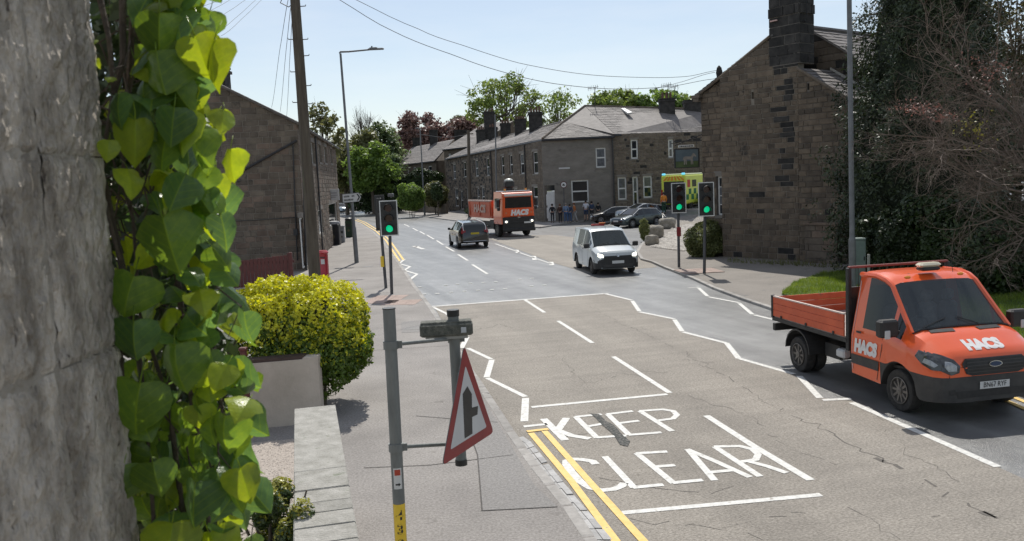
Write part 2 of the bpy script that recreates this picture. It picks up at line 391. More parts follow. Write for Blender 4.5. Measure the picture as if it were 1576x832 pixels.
m_seam = mat('tar_seam', (0.07, 0.065, 0.06), (0.12, 0.11, 0.10), 12, rough=.95)
sm_ = MB()
def seam(px, w_=.018):
    ps = gp(px, .1); n = 0
    for i in range(len(ps) - 1):
        a, b = ps[i], ps[i + 1]; d = (b - a).normalized(); nn = Vector((-d.y, d.x, 0)) * w_ / 2; sm_.add([a + nn + Vector((0, 0, .006)), b + nn + Vector((0, 0, .006)), b - nn + Vector((0, 0, .006)), a - nn + Vector((0, 0, .006))], [(3, 2, 1, 0)])
for px in ([(575, 470), (662, 466)], [(520, 418), (625, 413)], [(560, 540), (690, 532)], [(640, 640), (766, 650)], [(700, 560), (706, 620), (735, 700), (742, 786)], [(742, 786), (858, 780)], [(560, 720), (660, 716), (790, 700)]): seam(px)
sm_.build('footway_seam', m_seam, bpy.data.objects['pavement_left'], kind='stuff')
# gutter setts
sl = gp([(785, 676), (800, 686), (831, 726), (862, 764), (893, 800), (925, 850)]); sr = gp([(805, 672), (817, 680), (851, 722), (884, 763), (916, 800), (958, 850)])
road_o = bpy.data.objects['road']
for i in range(len(sl) - 1):
    a0, a1, b0, b1 = sl[i], sl[i + 1], sr[i], sr[i + 1]; n = max(1, round((a1 - a0).length / 0.27))
    for k in range(n):
        t0, t1 = (k + 0.03) / n, (k + 0.97) / n; j = rng.uniform(-.03, .03) / 1.0; nc = 2
        for c_ in range(nc):
            s0, s1 = (c_ + 0.04) / nc, (c_ + 0.96) / nc
            if rng.random() < 0.08: continue
            def q(t, s): return a0.lerp(a1, t).lerp(b0.lerp(b1, t), s)
            h = 0.012 + rng.uniform(-.004, .006)
            pts = [q(t0 + j * c_, s0), q(t1 + j * c_, s0), q(t1 + j * c_, s1), q(t0 + j * c_, s1)]
            mb = MB(); mb.prism([(p.x, p.y, -0.03) for p in pts], (0, 0, 0.03 + h)); mb.build('sett', m_sett, road_o)

# ------------------------------------------------------------------ markings
def strip(mb, pxs, wd, z=0.010, world=False):
    ps = pxs if world else gp(pxs); n = len(ps); L_, R_ = [], []
    for i, p in enumerate(ps):
        if i == 0: d = ps[1] - ps[0]
        elif i == n - 1: d = ps[-1] - ps[-2]
        else: d = (ps[i + 1] - p).normalized() + (p - ps[i - 1]).normalized()
        d = Vector((d.x, d.y, 0)).normalized(); nn = Vector((-d.y, d.x, 0)) * wd / 2
        if 0 < i < n - 1:
            c = max(0.6, abs(d.dot((ps[i + 1] - p).normalized()))); nn = nn / c
        L_.append((p.x + nn.x, p.y + nn.y, z + GZ(p.x, p.y))); R_.append((p.x - nn.x, p.y - nn.y, z + GZ(p.x, p.y)))
    for i in range(n - 1): mb.poly([R_[i], R_[i + 1], L_[i + 1], L_[i]])
    return mb
def mark(name, segs, wd, m=None, z=0.010, one=True):
    mb = MB()
    for s in segs: strip(mb, s, wd, z)
    return mb.build(name, m or m_white, road_o)
mark('stop_line', [[(662, 472), (700, 469), (936, 451.5)]], 0.17)
for s in [[(808, 461.5), (838, 481)], [(859, 494), (912, 528)], [(944, 549), (1031, 605)]]: mark('lane_dash', [s], 0.11)
mark('box_line', [[(818, 627), (1027, 607)]], 0.12)
for s, wd in [([(667, 473), (688, 483), (719, 517)], .11), ([(719, 519), (710, 536)], .13), ([(720, 536), (756, 553)], .11), ([(757, 554), (749, 581)], .13), ([(750, 582), (809, 611)], .11), ([(809, 613), (807, 649)], .13)]: mark('zigzag_dash', [s], wd)
for s in [[(931, 452), (973, 462)], [(973, 463), (984, 479)], [(984, 480), (1038, 491)], [(1038, 492), (1050, 510)], [(1051, 511), (1117, 528)], [(1118, 528), (1137, 552)], [(1138, 552), (1222, 576)], [(1230, 579), (1262, 613)], [(1266, 616), (1310, 614)]]: mark('zigzag_dash', [s], 0.12)
for s in [[(1059, 443), (1075, 442)], [(1075, 443), (1089, 456)], [(1090, 457), (1138, 466)], [(1138, 467), (1158, 484)], [(1161, 485), (1212, 497)]]: mark('zigzag_dash', [s], 0.12)
mark('edge_line', [[(1311, 620), (1536, 719)]], 0.12)
mark('give_way_bar', [[(806, 657), (842, 653)]], 0.11)
for s in [[(622.7, 399), (614, 405.6)], [(614, 405.6), (631, 410.3)], [(631, 410.3), (622, 416)], [(622, 416), (642, 421.8)], [(642, 421.8), (630, 431)]]: mark('zigzag_dash', [s], 0.14)
for s in [[(686, 379.6), (699, 387)], [(705, 391.5), (720, 401)], [(727, 407), (750, 421.5)], [(672, 370), (682, 376.5)], [(657, 361.5), (668, 368)], [(646, 356), (654, 360.5)], [(635, 351), (643, 355)], [(622, 345), (630, 348.6)]]: mark('lane_dash', [s], 0.13)
mark('junction_line', [[(762, 375), (796, 387)], [(798, 388), (823, 397)], [(826, 398), (849, 406)]], 0.10)
mark('junction_dash', [[(795, 384.5), (797, 389)], [(821.5, 394), (823, 400)], [(848, 403), (849.5, 408)]], 0.22)
mark('lane_arrow', [[(636, 378.6), (652, 383.2)], [(638, 380.2), (646, 378.6)]], 0.26)
for y in range(1): pass
for px, py in [(686, 439), (704, 437.6), (724, 436), (744, 435), (763, 434), (694, 450), (715, 448.5), (736, 447), (757, 446), (777.5, 444.5), (800, 430), (819, 428.5), (818, 440.5), (838, 439), (646, 442), (653, 453), (673, 452)]:
    c = G(px, py); mb = MB(); mb.prism([(c.x + dx * .075, c.y + dy * .075, 0.002) for dx, dy in ((-1, -1), (1, -1), (1, 1), (-1, 1))], (0, 0, 0.016)); mb.build('road_stud', m_white, road_o)
mark('keep_clear_line', [[(1087, 640), (1160, 687), (1248, 739.5)]], 0.12)
mark('keep_clear_line', [[(958, 790), (1264, 762)]], 0.11)
def letter(name, strokes, wd=0.10, z=0.010):
    mb = MB()
    for i, s in enumerate(strokes): strip(mb, s, wd, z + i * 0.0006)
    mb.build(name, m_white, road_o)
letter('road_letter', [[(836.5, 645), (870, 678)], [(872, 643.6), (856, 666)], [(854, 661), (880, 671), (908, 675.6)]], 0.13)
letter('road_letter', [[(886, 641.7), (919, 674.5)], [(885, 642), (926, 638)], [(903, 657), (926, 653)], [(917, 674), (964, 671)]])
letter('road_letter', [[(935.5, 638), (968.5, 670)], [(934, 638), (974, 633)], [(952, 652), (983.6, 648)], [(967, 670), (1018, 666)]])
letter('road_letter', [[(985, 633), (1034.5, 664)], [(984, 633), (1020, 630.5), (1036, 633), (1042, 639), (1036, 644.6), (1011, 648)]])
letter('road_letter', [[(917, 715), (912, 710.5), (898, 708), (880, 707), (872, 710), (872, 716), (880, 727), (893, 741.6), (908, 751), (925, 755.5), (945, 753.4), (956, 749), (961, 744)]], 0.12)
letter('road_letter', [[(930.8, 703), (976, 751.5)], [(974, 751), (1021, 746.5)]])
letter('road_letter', [[(980, 698), (1037, 744.5)], [(979, 698.4), (1027, 695.5)], [(1008, 719), (1039, 716.6)], [(1035, 744), (1081.6, 739.5)]])
letter('road_letter', [[(1059, 692), (1100, 740)], [(1057, 692), (1100, 710), (1154.6, 735)], [(1088, 728), (1131, 724)]])
letter('road_letter', [[(1100, 688), (1170, 734)], [(1099, 688), (1138, 687), (1158, 692), (1167, 700), (1163, 708), (1136, 712)], [(1150, 710), (1180, 718), (1211, 728.5)]])
YZ = 0.014
mark('double_yellow_line', [[(817, 667), (880, 742), (960, 850)]], 0.10, m_yellow, YZ)
mark('double_yellow_line', [[(838, 664), (910, 745), (1005, 850)]], 0.10, m_yellow, YZ)
mark('double_yellow_end', [[(811, 665), (844, 661)]], 0.10, m_yellow, YZ + 0.002)
mark('double_yellow_line', [[(615, 402), (594, 370), (579, 356), (559, 343.5), (545, 338)]], 0.13, m_yellow, YZ)
mark('double_yellow_line', [[(621, 400), (600, 370), (583, 355), (563, 342.5), (549, 337)]], 0.13, m_yellow, YZ)
mark('double_yellow_line', [[(1500, 597), (1560, 622), (1600, 640)]], 0.10, m_yellow, YZ)
mark('double_yellow_line', [[(1510, 592), (1568, 615), (1610, 632)]], 0.10, m_yellow, YZ)
# scraped dark scar through the lettering, cracks
psheet('road_scar', [(908, 637), (922, 638), (932, 648), (946, 656), (958, 670), (970, 680), (966, 688), (954, 685), (946, 672), (938, 664), (926, 654), (916, 643)], 0.0135, mat('asphalt_scar', (0.05, 0.055, 0.05), (0.17, 0.16, 0.145), 22, rough=0.9, bump=0.8, lo=.45, hi=.6))
m_crack = mat('crack_fill', (0.10, 0.09, 0.08), (0.16, 0.145, 0.125), 20, rough=0.95)
ck = MB()
def crack(pts, w0=0.02, amp=0.05, n=14):
    ps = gp(pts); out = []
    for i in range(len(ps) - 1):
        L_ = (ps[i + 1] - ps[i]).length; k = max(3, int(L_ * 7))
        for j in range(k):
            p = ps[i].lerp(ps[i + 1], j / k); out.append(p + Vector((rng.gauss(0, amp), rng.gauss(0, amp), 0)))
    out.append(ps[-1])
    for i in range(len(out) - 1):
        if rng.random() < 0.22: continue
        strip(ck, [out[i], out[i + 1]], w0 * rng.uniform(.3, 1.4), 0.0075, world=True)
crack([(1200, 632), (1260, 658), (1320, 690), (1388, 722)], 0.02); crack([(1345, 706), (1388, 722)], 0.06, 0.03); crack([(1420, 742), (1470, 765), (1535, 798)], 0.03); crack([(1500, 784), (1533, 797)], 0.08, 0.03)
crack([(905, 470), (960, 500), (1040, 535), (1120, 580), (1200, 632)], 0.014); crack([(925, 736), (1000, 752), (1080, 758), (1170, 745)], 0.014, 0.05)
crack([(900, 590), (960, 575), (1040, 572)], 0.010); crack([(735, 500), (760, 492), (800, 488)], 0.014, 0.1); crack([(740, 508), (765, 498), (785, 505)], 0.014, 0.1); crack([(728, 490), (768, 484), (860, 470)], 0.012)
crack([(850, 660), (868, 672), (905, 668)], 0.03, 0.03); crack([(1060, 610), (1150, 640), (1210, 690), (1300, 720)], 0.008); crack([(1380, 830), (1330, 790), (1280, 770)], 0.01)
crack([(1480, 740), (1400, 700), (1350, 640)], 0.008); crack([(960, 800), (1100, 812), (1240, 790)], 0.01); crack([(790, 560), (860, 545), (900, 590)], 0.008)
for i in range(14):
    a = (rng.uniform(760, 1500), rng.uniform(500, 830)); crack([a, (a[0] + rng.uniform(20, 90), a[1] + rng.uniform(-8, 12))], 0.008, 0.05)
ck.build('road_crack', m_crack, road_o, kind='stuff')
# iron covers and patches on the footway
m_iron = mat('cast_iron', (0.10, 0.095, 0.09), (0.17, 0.16, 0.15), 20, rough=0.6, bump=0.3)
for px, py, a, b in [(640, 505, 0.6, 0.45), (566, 410, .5, .5)]:
    c = G(px, py, 0.1); mb = MB(); mb.box((c.x, c.y, 0.101), (a, b, 0.012)); o = mb.build('access_cover', m_iron); tag(o, 'square iron cover set in the left footway ' + ('beside the tactile paving' if px > 600 else 'near the red post box'), 'manhole cover')
c = G(697, 482, 0.005)
# tactile paving by the crossing
m_tac = mat('tactile_slab', (0.36, 0.27, 0.23), (0.43, 0.33, 0.28), 4, rough=0.85, rnd=0.1, bump=0.3)
def tactile(par, px0, ux, nu, nv, sz=0.4):
    o0 = G(*px0, 0.1); ux = Vector(ux).normalized(); uy = Vector((-ux.y, ux.x, 0)); base = None
    for i in range(nu):
        for j in range(nv):
            c = o0 + ux * (i * sz) + uy * (j * sz)
            if base is None:
                mb = MB(); mb.box((0, 0, 0), (sz - .012, sz - .012, 0.02))
                for a in range(4):
                    for b in range(4): mb.tube([((a - 1.5) * sz / 4.3, (b - 1.5) * sz / 4.3, 0.008), ((a - 1.5) * sz / 4.3, (b - 1.5) * sz / 4.3, 0.016)], [0.02, 0.012], 5)
                ob = mb.build('tactile_slab', m_tac, par); base = ob
            else: ob = base.copy(); col.objects.link(ob)
            ob.location = (c.x, c.y, 0.098); ob.rotation_euler = (0, 0, math.atan2(ux.y, ux.x))
pL = bpy.data.objects['pavement_left']; pR = bpy.data.objects['pavement_right']
dK = (KL[8] - KL[9]); tactile(pL, (619, 455), (-1, 0.12, 0), 3, 5); tactile(pL, (640, 462), (-1, .12, 0), 3, 3)
dR = (KR[4] - KR[3]); tactile(pR, (1060, 420), (1, 0.1, 0), 4, 4)
# loose gravel of the drive behind the low wall
g1 = [(p.x, p.y) for p in gp([(300, 690), (452, 676), (500, 690), (500, 900), (250, 1000)], 0.1)]
m_grav = mat('gravel', (0.36, 0.31, 0.27), (0.5, 0.44, 0.38), 30, rough=0.95, bump=1.0, bscale=60)
sheet('gravel_drive', g1, 0.108, m_grav)
gmin = (min(p[0] for p in g1), min(p[1] for p in g1)); gmax = (max(p[0] for p in g1), max(p[1] for p in g1)); N = 9000
vv = []; ff = []; k = 0
for i in range(N):
    x, y = rng.uniform(*[gmin[0], gmax[0]]), rng.uniform(*[gmin[1], gmax[1]])
    if not inpoly((x, y), g1): continue
    s = rng.uniform(.006, .016); a = rng.uniform(0, 3); c, d = math.cos(a) * s, math.sin(a) * s
    vv += [(x + c, y + d, .107), (x - d, y + c, .107), (x - c, y - d, .107), (x + d, y - c, .107), (x, y, .11 + s)]; ff += [(k, k + 1, k + 4), (k + 1, k + 2, k + 4), (k + 2, k + 3, k + 4), (k + 3, k, k + 4)]; k += 5
npmesh('gravel', vv, ff, m_grav)['kind'] = 'stuff'
# ================================================================== FOREGROUND
m_stone_near = mat('gritstone_window_jamb', (0.25, 0.215, 0.175), (0.60, 0.53, 0.45), 14, rough=0.95, bump=2.2, bscale=60, detail=14, stretch=(1, 1, .45), broad=0.1, lo=.38, hi=.62, spots=[((0.09, 0.07, 0.055), 26, 0.61), ((0.50, 0.45, 0.37), 6, 0.67), ((0.09, 0.10, 0.06), 4, 0.70)])  # darkest spots paint the shade of pits into the stone colour
wall_t = thing('house_wall', 'weathered gritstone window jamb of the near house beside the ivy', 'wall', (-1.5, 0.4, 0))
def rough_block(y0, y1, z0, z1, x0=-0.725):
    ny, nz = max(3, int((y1 - max(y0, .9)) / .007)), max(4, int((z1 - z0) / .010)); mb = MB(); idx = {}
    ysn = [y0] + [max(y0, .9) + (y1 - max(y0, .9)) * i / ny for i in range(1 if y0 < .9 else 1, ny + 1)]
    if y0 < .9: ysn.insert(1, .9)
    zsn = [z0 + (z1 - z0) * i / nz for i in range(nz + 1)]; vs = []
    for a, y in enumerate(ysn):
        for b, z in enumerate(zsn):
            e = min(1, min(y - y0, y1 - y, z - z0, z1 - z) / 0.018); p = Vector((0, y * 9, z * 6))
            d = 0.004 * mnoise.noise(p) + 0.006 * mnoise.noise(p * 4) + 0.005 * mnoise.noise(Vector((3, y * 90, z * 40))) + .003 * mnoise.noise(Vector((7, y * 170, z * 100)))
            vs.append((x0 + d - 0.006 * (1 - e) ** 2, y, z))
    n = len(zsn); fs = [(a * n + b, (a + 1) * n + b, (a + 1) * n + b + 1, a * n + b + 1) for a in range(len(ysn) - 1) for b in range(n - 1)]
    mb.add(vs, fs); mb.box(((x0 - 0.02 - 1.0), (y0 + y1) / 2, (z0 + z1) / 2), (2.0, y1 - y0, z1 - z0))
    return mb.build('stone_block', m_stone_near, wall_t, smooth=False)
zz = [0.0, 1.2, 2.3, 3.2, 3.728, 4.075, 4.46, 5.0]
for i in range(len(zz) - 1):
    rough_block(1.382, 1.60, zz[i] + .0015, zz[i + 1] - .0015, -0.735)
    rough_block(-0.8, 1.380, zz[i] + .0015, zz[i + 1] - .0015, -0.737)
mb = MB(); mb.box((-1.791, .39, 2.5), (2.1, 2.36, 4.98)); mb.build('mortar', mat('old_mortar', (0.25, 0.22, 0.18), (0.38, 0.34, 0.29), 14, rough=.95, bump=.8), wall_t)

# ---- ivy: every leaf an object
def leaf_material(name, c1, c2, young=(0.30, 0.42, 0.03)):
    m = mat(name, c1, c2, 4, rough=0.28, trans=0.5, coords='obj', rnd=0.28, bump=0.12, bscale=9, spec=0.5)
    t = m.node_tree; L = t.links
    tx = [n for n in t.nodes if n.type == 'TEX_COORD'][0]; b = t.nodes['Principled BSDF']; src = b.inputs['Base Color'].links[0].from_socket
    sp = t.nodes.new('ShaderNodeSeparateXYZ'); L.new(tx.outputs['Object'], sp.inputs[0])
    ab = t.nodes.new('ShaderNodeMath'); ab.operation = 'ABSOLUTE'; L.new(sp.outputs[0], ab.inputs[0])
    v1 = t.nodes.new('ShaderNodeMapRange'); v1.inputs[1].default_value = 0.008; v1.inputs[2].default_value = 0.022; v1.inputs[3].default_value = 1; v1.inputs[4].default_value = 0; L.new(ab.outputs[0], v1.inputs[0])
    k = t.nodes.new('ShaderNodeMath'); k.operation = 'MULTIPLY_ADD'; k.inputs[1].default_value = 1.0; L.new(ab.outputs[0], k.inputs[0]); L.new(sp.outputs[1], k.inputs[2])
    k2 = t.nodes.new('ShaderNodeMath'); k2.operation = 'MULTIPLY'; k2.inputs[1].default_value = 4.6; L.new(k.outputs[0], k2.inputs[0])
    fr = t.nodes.new('ShaderNodeMath'); fr.operation = 'FRACT'; L.new(k2.outputs[0], fr.inputs[0])
    sb = t.nodes.new('ShaderNodeMath'); sb.operation = 'SUBTRACT'; sb.inputs[1].default_value = 0.5; L.new(fr.outputs[0], sb.inputs[0])
    a2 = t.nodes.new('ShaderNodeMath'); a2.operation = 'ABSOLUTE'; L.new(sb.outputs[0], a2.inputs[0])
    v2 = t.nodes.new('ShaderNodeMapRange'); v2.inputs[1].default_value = 0.0; v2.inputs[2].default_value = 0.10; v2.inputs[3].default_value = .55; v2.inputs[4].default_value = 0; L.new(a2.outputs[0], v2.inputs[0])
    mxm = t.nodes.new('ShaderNodeMath'); mxm.operation = 'MAXIMUM'; L.new(v1.outputs[0], mxm.inputs[0]); L.new(v2.outputs[0], mxm.inputs[1])
    sc_ = t.nodes.new('ShaderNodeMath'); sc_.operation = 'MULTIPLY'; sc_.inputs[1].default_value = 0.5; L.new(mxm.outputs[0], sc_.inputs[0])
    mx = t.nodes.new('ShaderNodeMixRGB'); mx.inputs[2].default_value = (*young, 1); L.new(sc_.outputs[0], mx.inputs[0]); L.new(src, mx.inputs[1]); L.new(mx.outputs[0], b.inputs['Base Color'])
    hv = [n for n in t.nodes if n.type == 'HUE_SAT' and any(l.to_node.type == 'BSDF_TRANSLUCENT' for l in n.outputs[0].links)][0]
    L.new(mx.outputs[0], hv.inputs['Color'])
    return m
m_leaf = leaf_material('ivy_leaf_green', (0.11, 0.20, 0.032), (0.18, 0.28, 0.04))
m_leafb = leaf_material('ivy_leaf_blue_green', (0.085, 0.17, 0.05), (0.13, 0.23, 0.06))
m_leafy = leaf_material('ivy_leaf_sunlit', (0.24, 0.33, 0.035), (0.34, 0.42, 0.04))  # yellow-green copy, coloured as if sun shone through the leaf
outl = [[(0, 0), (.10, -.03), (.24, -.05), (.40, .0), (.50, .14), (.50, .34), (.43, .52), (.30, .70), (.15, .87), (0, 1.0)],
        [(0, 0), (.12, -.08), (.28, -.10), (.44, .02), (.58, .20), (.50, .38), (.40, .50), (.33, .66), (.16, .86), (0, 1.03)],
        [(0, 0), (.08, -.05), (.22, -.08), (.36, .0), (.42, .16), (.40, .36), (.33, .56), (.22, .76), (.10, .92), (0, 1.05)],
        [(0, 0), (.14, -.06), (.32, -.07), (.50, .0), (.60, .20), (.57, .40), (.46, .55), (.36, .66), (.18, .80), (0, .93)]]
def leaf_mesh(kind, seed):
    r_ = random.Random(seed); o = outl[kind]; cup = r_.uniform(.05, .75); curl = r_.uniform(.15, .8); tw = r_.uniform(-.35, .35); wv = r_.uniform(.015, .06); ph = r_.uniform(0, 6)
    ns_ = 5; vs = []; fs = []
    asy = r_.uniform(.88, 1.12)
    for s in (-1, 1):
        base = len(vs)
        for i, (x, y) in enumerate(o):
            ym = max(0.0, y) if i else 0
            for k in range(ns_):
                t = k / (ns_ - 1); xx = x * t * (asy if s > 0 else 1 / asy); yy = ym + (y - ym) * t
                z = -cup * abs(xx) ** 1.4 * 1.6 - curl * (yy - .25) ** 2 + tw * xx * yy + wv * math.sin(yy * 13 + ph + s) * t * t + .012 * math.cos((yy + xx) * 29) * t * (1 - t) * 3
                vs.append(Vector((s * xx, yy, z)))
        for i in range(len(o) - 1):
            for k in range(ns_ - 1):
                a = base + i * ns_ + k; q = (a, a + 1, a + ns_ + 1, a + ns_)
                fs.append(q if s > 0 else q[::-1])
    mb = MB(); mb.add(vs, fs)
    mb.tube([(0, 0, 0), (0, -.18, -.03), (.03, -.42, -.14)], [.016, .012, .012], 4)
    return mb
ivy = thing('ivy_plant', 'large leaved bright green ivy hanging in a column beside the stone window jamb', 'climbing plant', (-0.6, 1.75, 0))
ivy_l = [(0, 205), (60, 205), (130, 165), (180, 150), (250, 155), (330, 160), (420, 170), (480, 172), (560, 180), (620, 165), (700, 180), (760, 172), (832, 198), (900, 200)]
ivy_r = [(0, 322), (60, 332), (100, 328), (150, 334), (200, 342), (260, 345), (330, 356), (400, 364), (470, 375), (520, 378), (600, 392), (640, 400), (700, 390), (780, 398), (832, 385), (900, 385)]
def lerp_tab(t, x):
    for i in range(len(t) - 1):
        if x <= t[i + 1][0]: a, b = t[i], t[i + 1]; return a[1] + (b[1] - a[1]) * (x - a[0]) / (b[0] - a[0])
    return t[-1][1]
protos = {}
for mi_, m_ in enumerate((m_leaf, m_leafb, m_leafy)):
    for kd in range(4):
        for sd_ in range(3):
            mb = leaf_mesh(kd, mi_ * 50 + kd * 7 + sd_); me = bpy.data.meshes.new('leaf'); me.from_pydata([tuple(p) for p in mb.v], [], mb.f); me.materials.append(m_)
            me.polygons.foreach_set('use_smooth', [True] * len(me.polygons)); me.update(); protos[(mi_, kd, sd_)] = me
iw = Vector(ivy.location)
def put_leaf(px, py, Y, s, mi_=None, yaw=None, pit=None, roll=None, kd=None):
    p = P(px, py, Y)
    if mi_ is None: mi_ = rng.choices([0, 1, 2], [4, 4, 3.2])[0]
    me = protos[(mi_, rng.choice([0, 0, 1, 2, 3]) if kd is None else kd, rng.randrange(3))]
    o = bpy.data.objects.new('leaf', me); col.objects.link(o); o.parent = ivy
    yaw = rng.gauss(0, 38) if yaw is None else yaw; pit = rng.gauss(12, 26) if pit is None else pit; roll = rng.gauss(0, 24) if roll is None else roll
    # leaf plane: local x -> world x, local y (tip) -> world -z, local z -> towards the camera (-y)
    m0 = Matrix(((1, 0, 0), (0, 0, -1), (0, -1, 0)))
    m = Matrix.Rotation(R(yaw), 3, 'Z') @ Matrix.Rotation(R(-pit), 3, 'X') @ Matrix.Rotation(R(roll), 3, 'Y') @ m0
    if m.determinant() < 0: m = m @ Matrix(((-1, 0, 0), (0, 1, 0), (0, 0, 1)))
    mm = m.to_4x4() @ Matrix.Scale(s, 4); mm.translation = p - iw; o.matrix_local = mm
    return o
# back layer, then front layer laid row by row so the column stays full
for py in range(-40, 880, 31):
    l, r_ = lerp_tab(ivy_l, max(0, py)), lerp_tab(ivy_r, max(0, py))
    for k in range(3):
        px = l + (r_ - l) * (k + rng.uniform(.1, .95)) / 3
        if px < l + 45 and 100 < py < 560 and rng.random() < .65: continue
        put_leaf(px, py + rng.uniform(-14, 14), rng.uniform(1.74, 2.0), rng.uniform(.05, .08))
for py in range(-50, 870, 31):
    l, r_ = lerp_tab(ivy_l, max(0, py + 20)), lerp_tab(ivy_r, max(0, py + 20)); n = 6
    for k in range(n):
        px = l + 28 + (r_ - l - 50) * (k + rng.uniform(.15, .85)) / n
        if px < l + 70 and 110 < py < 560 and rng.random() < .72: continue
        put_leaf(px, py + rng.uniform(-14, 10), rng.uniform(1.60, 1.72), rng.uniform(.045, .086), yaw=rng.gauss(0, 42), pit=rng.gauss(16, 32))
# a rim of leaves in the painted sunlit yellow-green and the few single leaves on the stone side
for px, py, s, y_, p_, r_, mi_, kd in [(330, 60, .12, -30, 10, 8, 2, 2), (300, 55, .11, 20, -10, -15, 2, 0), (345, 168, .07, 40, 30, 20, 2, 0), (355, 230, .085, -25, 5, 0, 2, 0), (168, 215, .055, 20, 20, 10, 2, 0), (208, 185, .115, 25, -5, 4, 2, 2), (182, 145, .085, -20, 10, 0, 1, 2), (385, 612, .09, 60, 60, 60, 2, 1), (215, 590, .15, 5, 5, 12, 0, 3), (268, 530, .13, -10, 10, -5, 0, 0), (205, 425, .12, 10, 5, 20, 0, 3), (205, 495, .115, 5, 0, 5, 1, 3), (190, 715, .105, 0, 15, 10, 0, 3), (235, 712, .10, 12, 12, -8, 0, 3), (300, 742, .12, -15, 10, 4, 1, 0), (265, 805, .13, 10, 30, 5, 2, 3), (245, 20, .12, 18, -8, 6, 0, 0), (240, 78, .12, -8, 14, -12, 0, 3), (268, 165, .10, 12, 0, 10, 1, 0), (250, 335, .15, 5, 0, -10, 0, 1), (345, 640, .11, -12, 5, 6, 0, 0), (370, 720, .10, 30, 10, -10, 2, 0), (285, 268, .10, 15, 18, 25, 1, 0), (375, 480, .09, -30, -10, 5, 1, 0), (340, 330, .09, 35, 10, -5, 1, 2), (350, 560, .08, 20, 40, 30, 2, 0)]:
    put_leaf(px, py, 1.56, s * .72, mi_, y_, p_, r_, kd)
for px, py in [(145, 62), (128, 138), (122, 145), (140, 120), (172, 118), (130, 130), (148, 92)]: put_leaf(px, py, 1.60, .018, 2)
m_stem = mat('ivy_stem', (0.06, 0.045, 0.035), (0.12, 0.09, 0.065), 20, rough=.9, bump=.5)
for k, pts in enumerate([[(150, -20), (168, 60), (175, 140), (160, 230), (150, 330), (165, 430), (185, 520), (190, 640), (185, 760), (200, 860)], [(188, -20), (190, 90), (170, 170), (120, 150), (135, 200), (165, 300), (190, 420), (215, 560), (230, 700), (240, 860)], [(125, 140), (118, 180), (150, 260), (168, 340), (185, 400)], [(122, 285), (135, 330), (165, 400), (178, 470), (180, 560)], [(205, -20), (200, 120), (186, 220), (205, 340), (215, 480), (260, 620), (290, 860)], [(260, -20), (250, 200), (270, 400), (300, 650), (330, 860)], [(300, -20), (300, 200), (320, 450), (350, 700), (350, 860)]]):
    Y = [1.615, 1.64, 1.612, 1.61, 1.68, 1.8, 1.85][k]; mb = MB(); ps = [P(x, y, Y + rng.uniform(-.006, .006)) for x, y in pts]; mb.tube(ps, [rng.uniform(.003, .007) for _ in ps], 6); mb.build('stem', m_stem, ivy)
tw_ = MB()
for i in range(230):
    py = rng.uniform(-20, 860); l, r_ = lerp_tab(ivy_l, max(0, py)), lerp_tab(ivy_r, max(0, py)); px = rng.uniform(l - 12, r_ - 40); Y = rng.uniform(1.62, 1.9)
    a = P(px, py, Y); b = a + Vector((rng.gauss(0, .03), rng.gauss(0, .03), rng.gauss(-.03, .05))); c = b + Vector((rng.gauss(0, .03), rng.gauss(0, .02), rng.gauss(-.02, .04))); tw_.tube([a, b, c], [.0022, .0018, .001], 4, False)
tw_.build('twig', m_stem, ivy, kind='stuff')

# ---- foliage helper: many small leaf faces
def leaf_cloud(pts, nrm, size, jitter=0.6, aspect=0.55, rs=nr, fold=0.25):
    """pts, nrm: Nx3; returns verts (4 per leaf), quads"""
    n = len(pts); d = rs.normal(size=(n, 3)) * jitter + nrm; d /= np.linalg.norm(d, axis=1)[:, None] + 1e-9
    a = np.cross(d, rs.normal(size=(n, 3))); a /= np.linalg.norm(a, axis=1)[:, None] + 1e-9; b = np.cross(d, a)
    s = (size * rs.uniform(.6, 1.3, n))[:, None]
    v = np.stack([pts - a * s, pts + b * s * aspect + d * s * fold * .3, pts + a * s, pts - b * s * aspect + d * s * fold * .3], 1).reshape(-1, 3)
    return v, np.arange(4 * n).reshape(-1, 4)
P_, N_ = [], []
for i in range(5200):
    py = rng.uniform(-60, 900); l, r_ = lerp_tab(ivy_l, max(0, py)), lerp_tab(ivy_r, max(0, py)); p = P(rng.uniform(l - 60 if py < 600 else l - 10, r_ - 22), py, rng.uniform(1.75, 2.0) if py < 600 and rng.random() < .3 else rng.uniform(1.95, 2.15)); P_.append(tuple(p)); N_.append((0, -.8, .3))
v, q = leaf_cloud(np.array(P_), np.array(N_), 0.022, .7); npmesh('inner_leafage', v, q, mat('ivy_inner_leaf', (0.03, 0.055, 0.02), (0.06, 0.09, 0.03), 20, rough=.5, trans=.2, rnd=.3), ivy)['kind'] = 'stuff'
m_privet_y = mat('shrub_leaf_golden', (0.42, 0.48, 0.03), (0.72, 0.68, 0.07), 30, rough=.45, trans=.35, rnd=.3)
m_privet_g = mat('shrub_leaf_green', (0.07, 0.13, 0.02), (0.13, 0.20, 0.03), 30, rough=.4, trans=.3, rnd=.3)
m_bark = mat('bark_grey_brown', (0.08, 0.065, 0.05), (0.15, 0.125, 0.10), 12, rough=.95, bump=.8)
def superell(n, c, rad, pw, rs=nr, shell=.82):
    d = rs.normal(size=(n, 3)); d /= np.linalg.norm(d, axis=1)[:, None]
    k = (np.abs(d) ** pw).sum(1) ** (-1.0 / pw); r_ = rs.uniform(shell, 1.0, n) ** .5
    p = d * (k * r_)[:, None]; nn = np.sign(d) * np.abs(p) ** (pw - 1); nn /= np.linalg.norm(nn, axis=1)[:, None] + 1e-9
    return p * np.array(rad) + np.array(c), nn
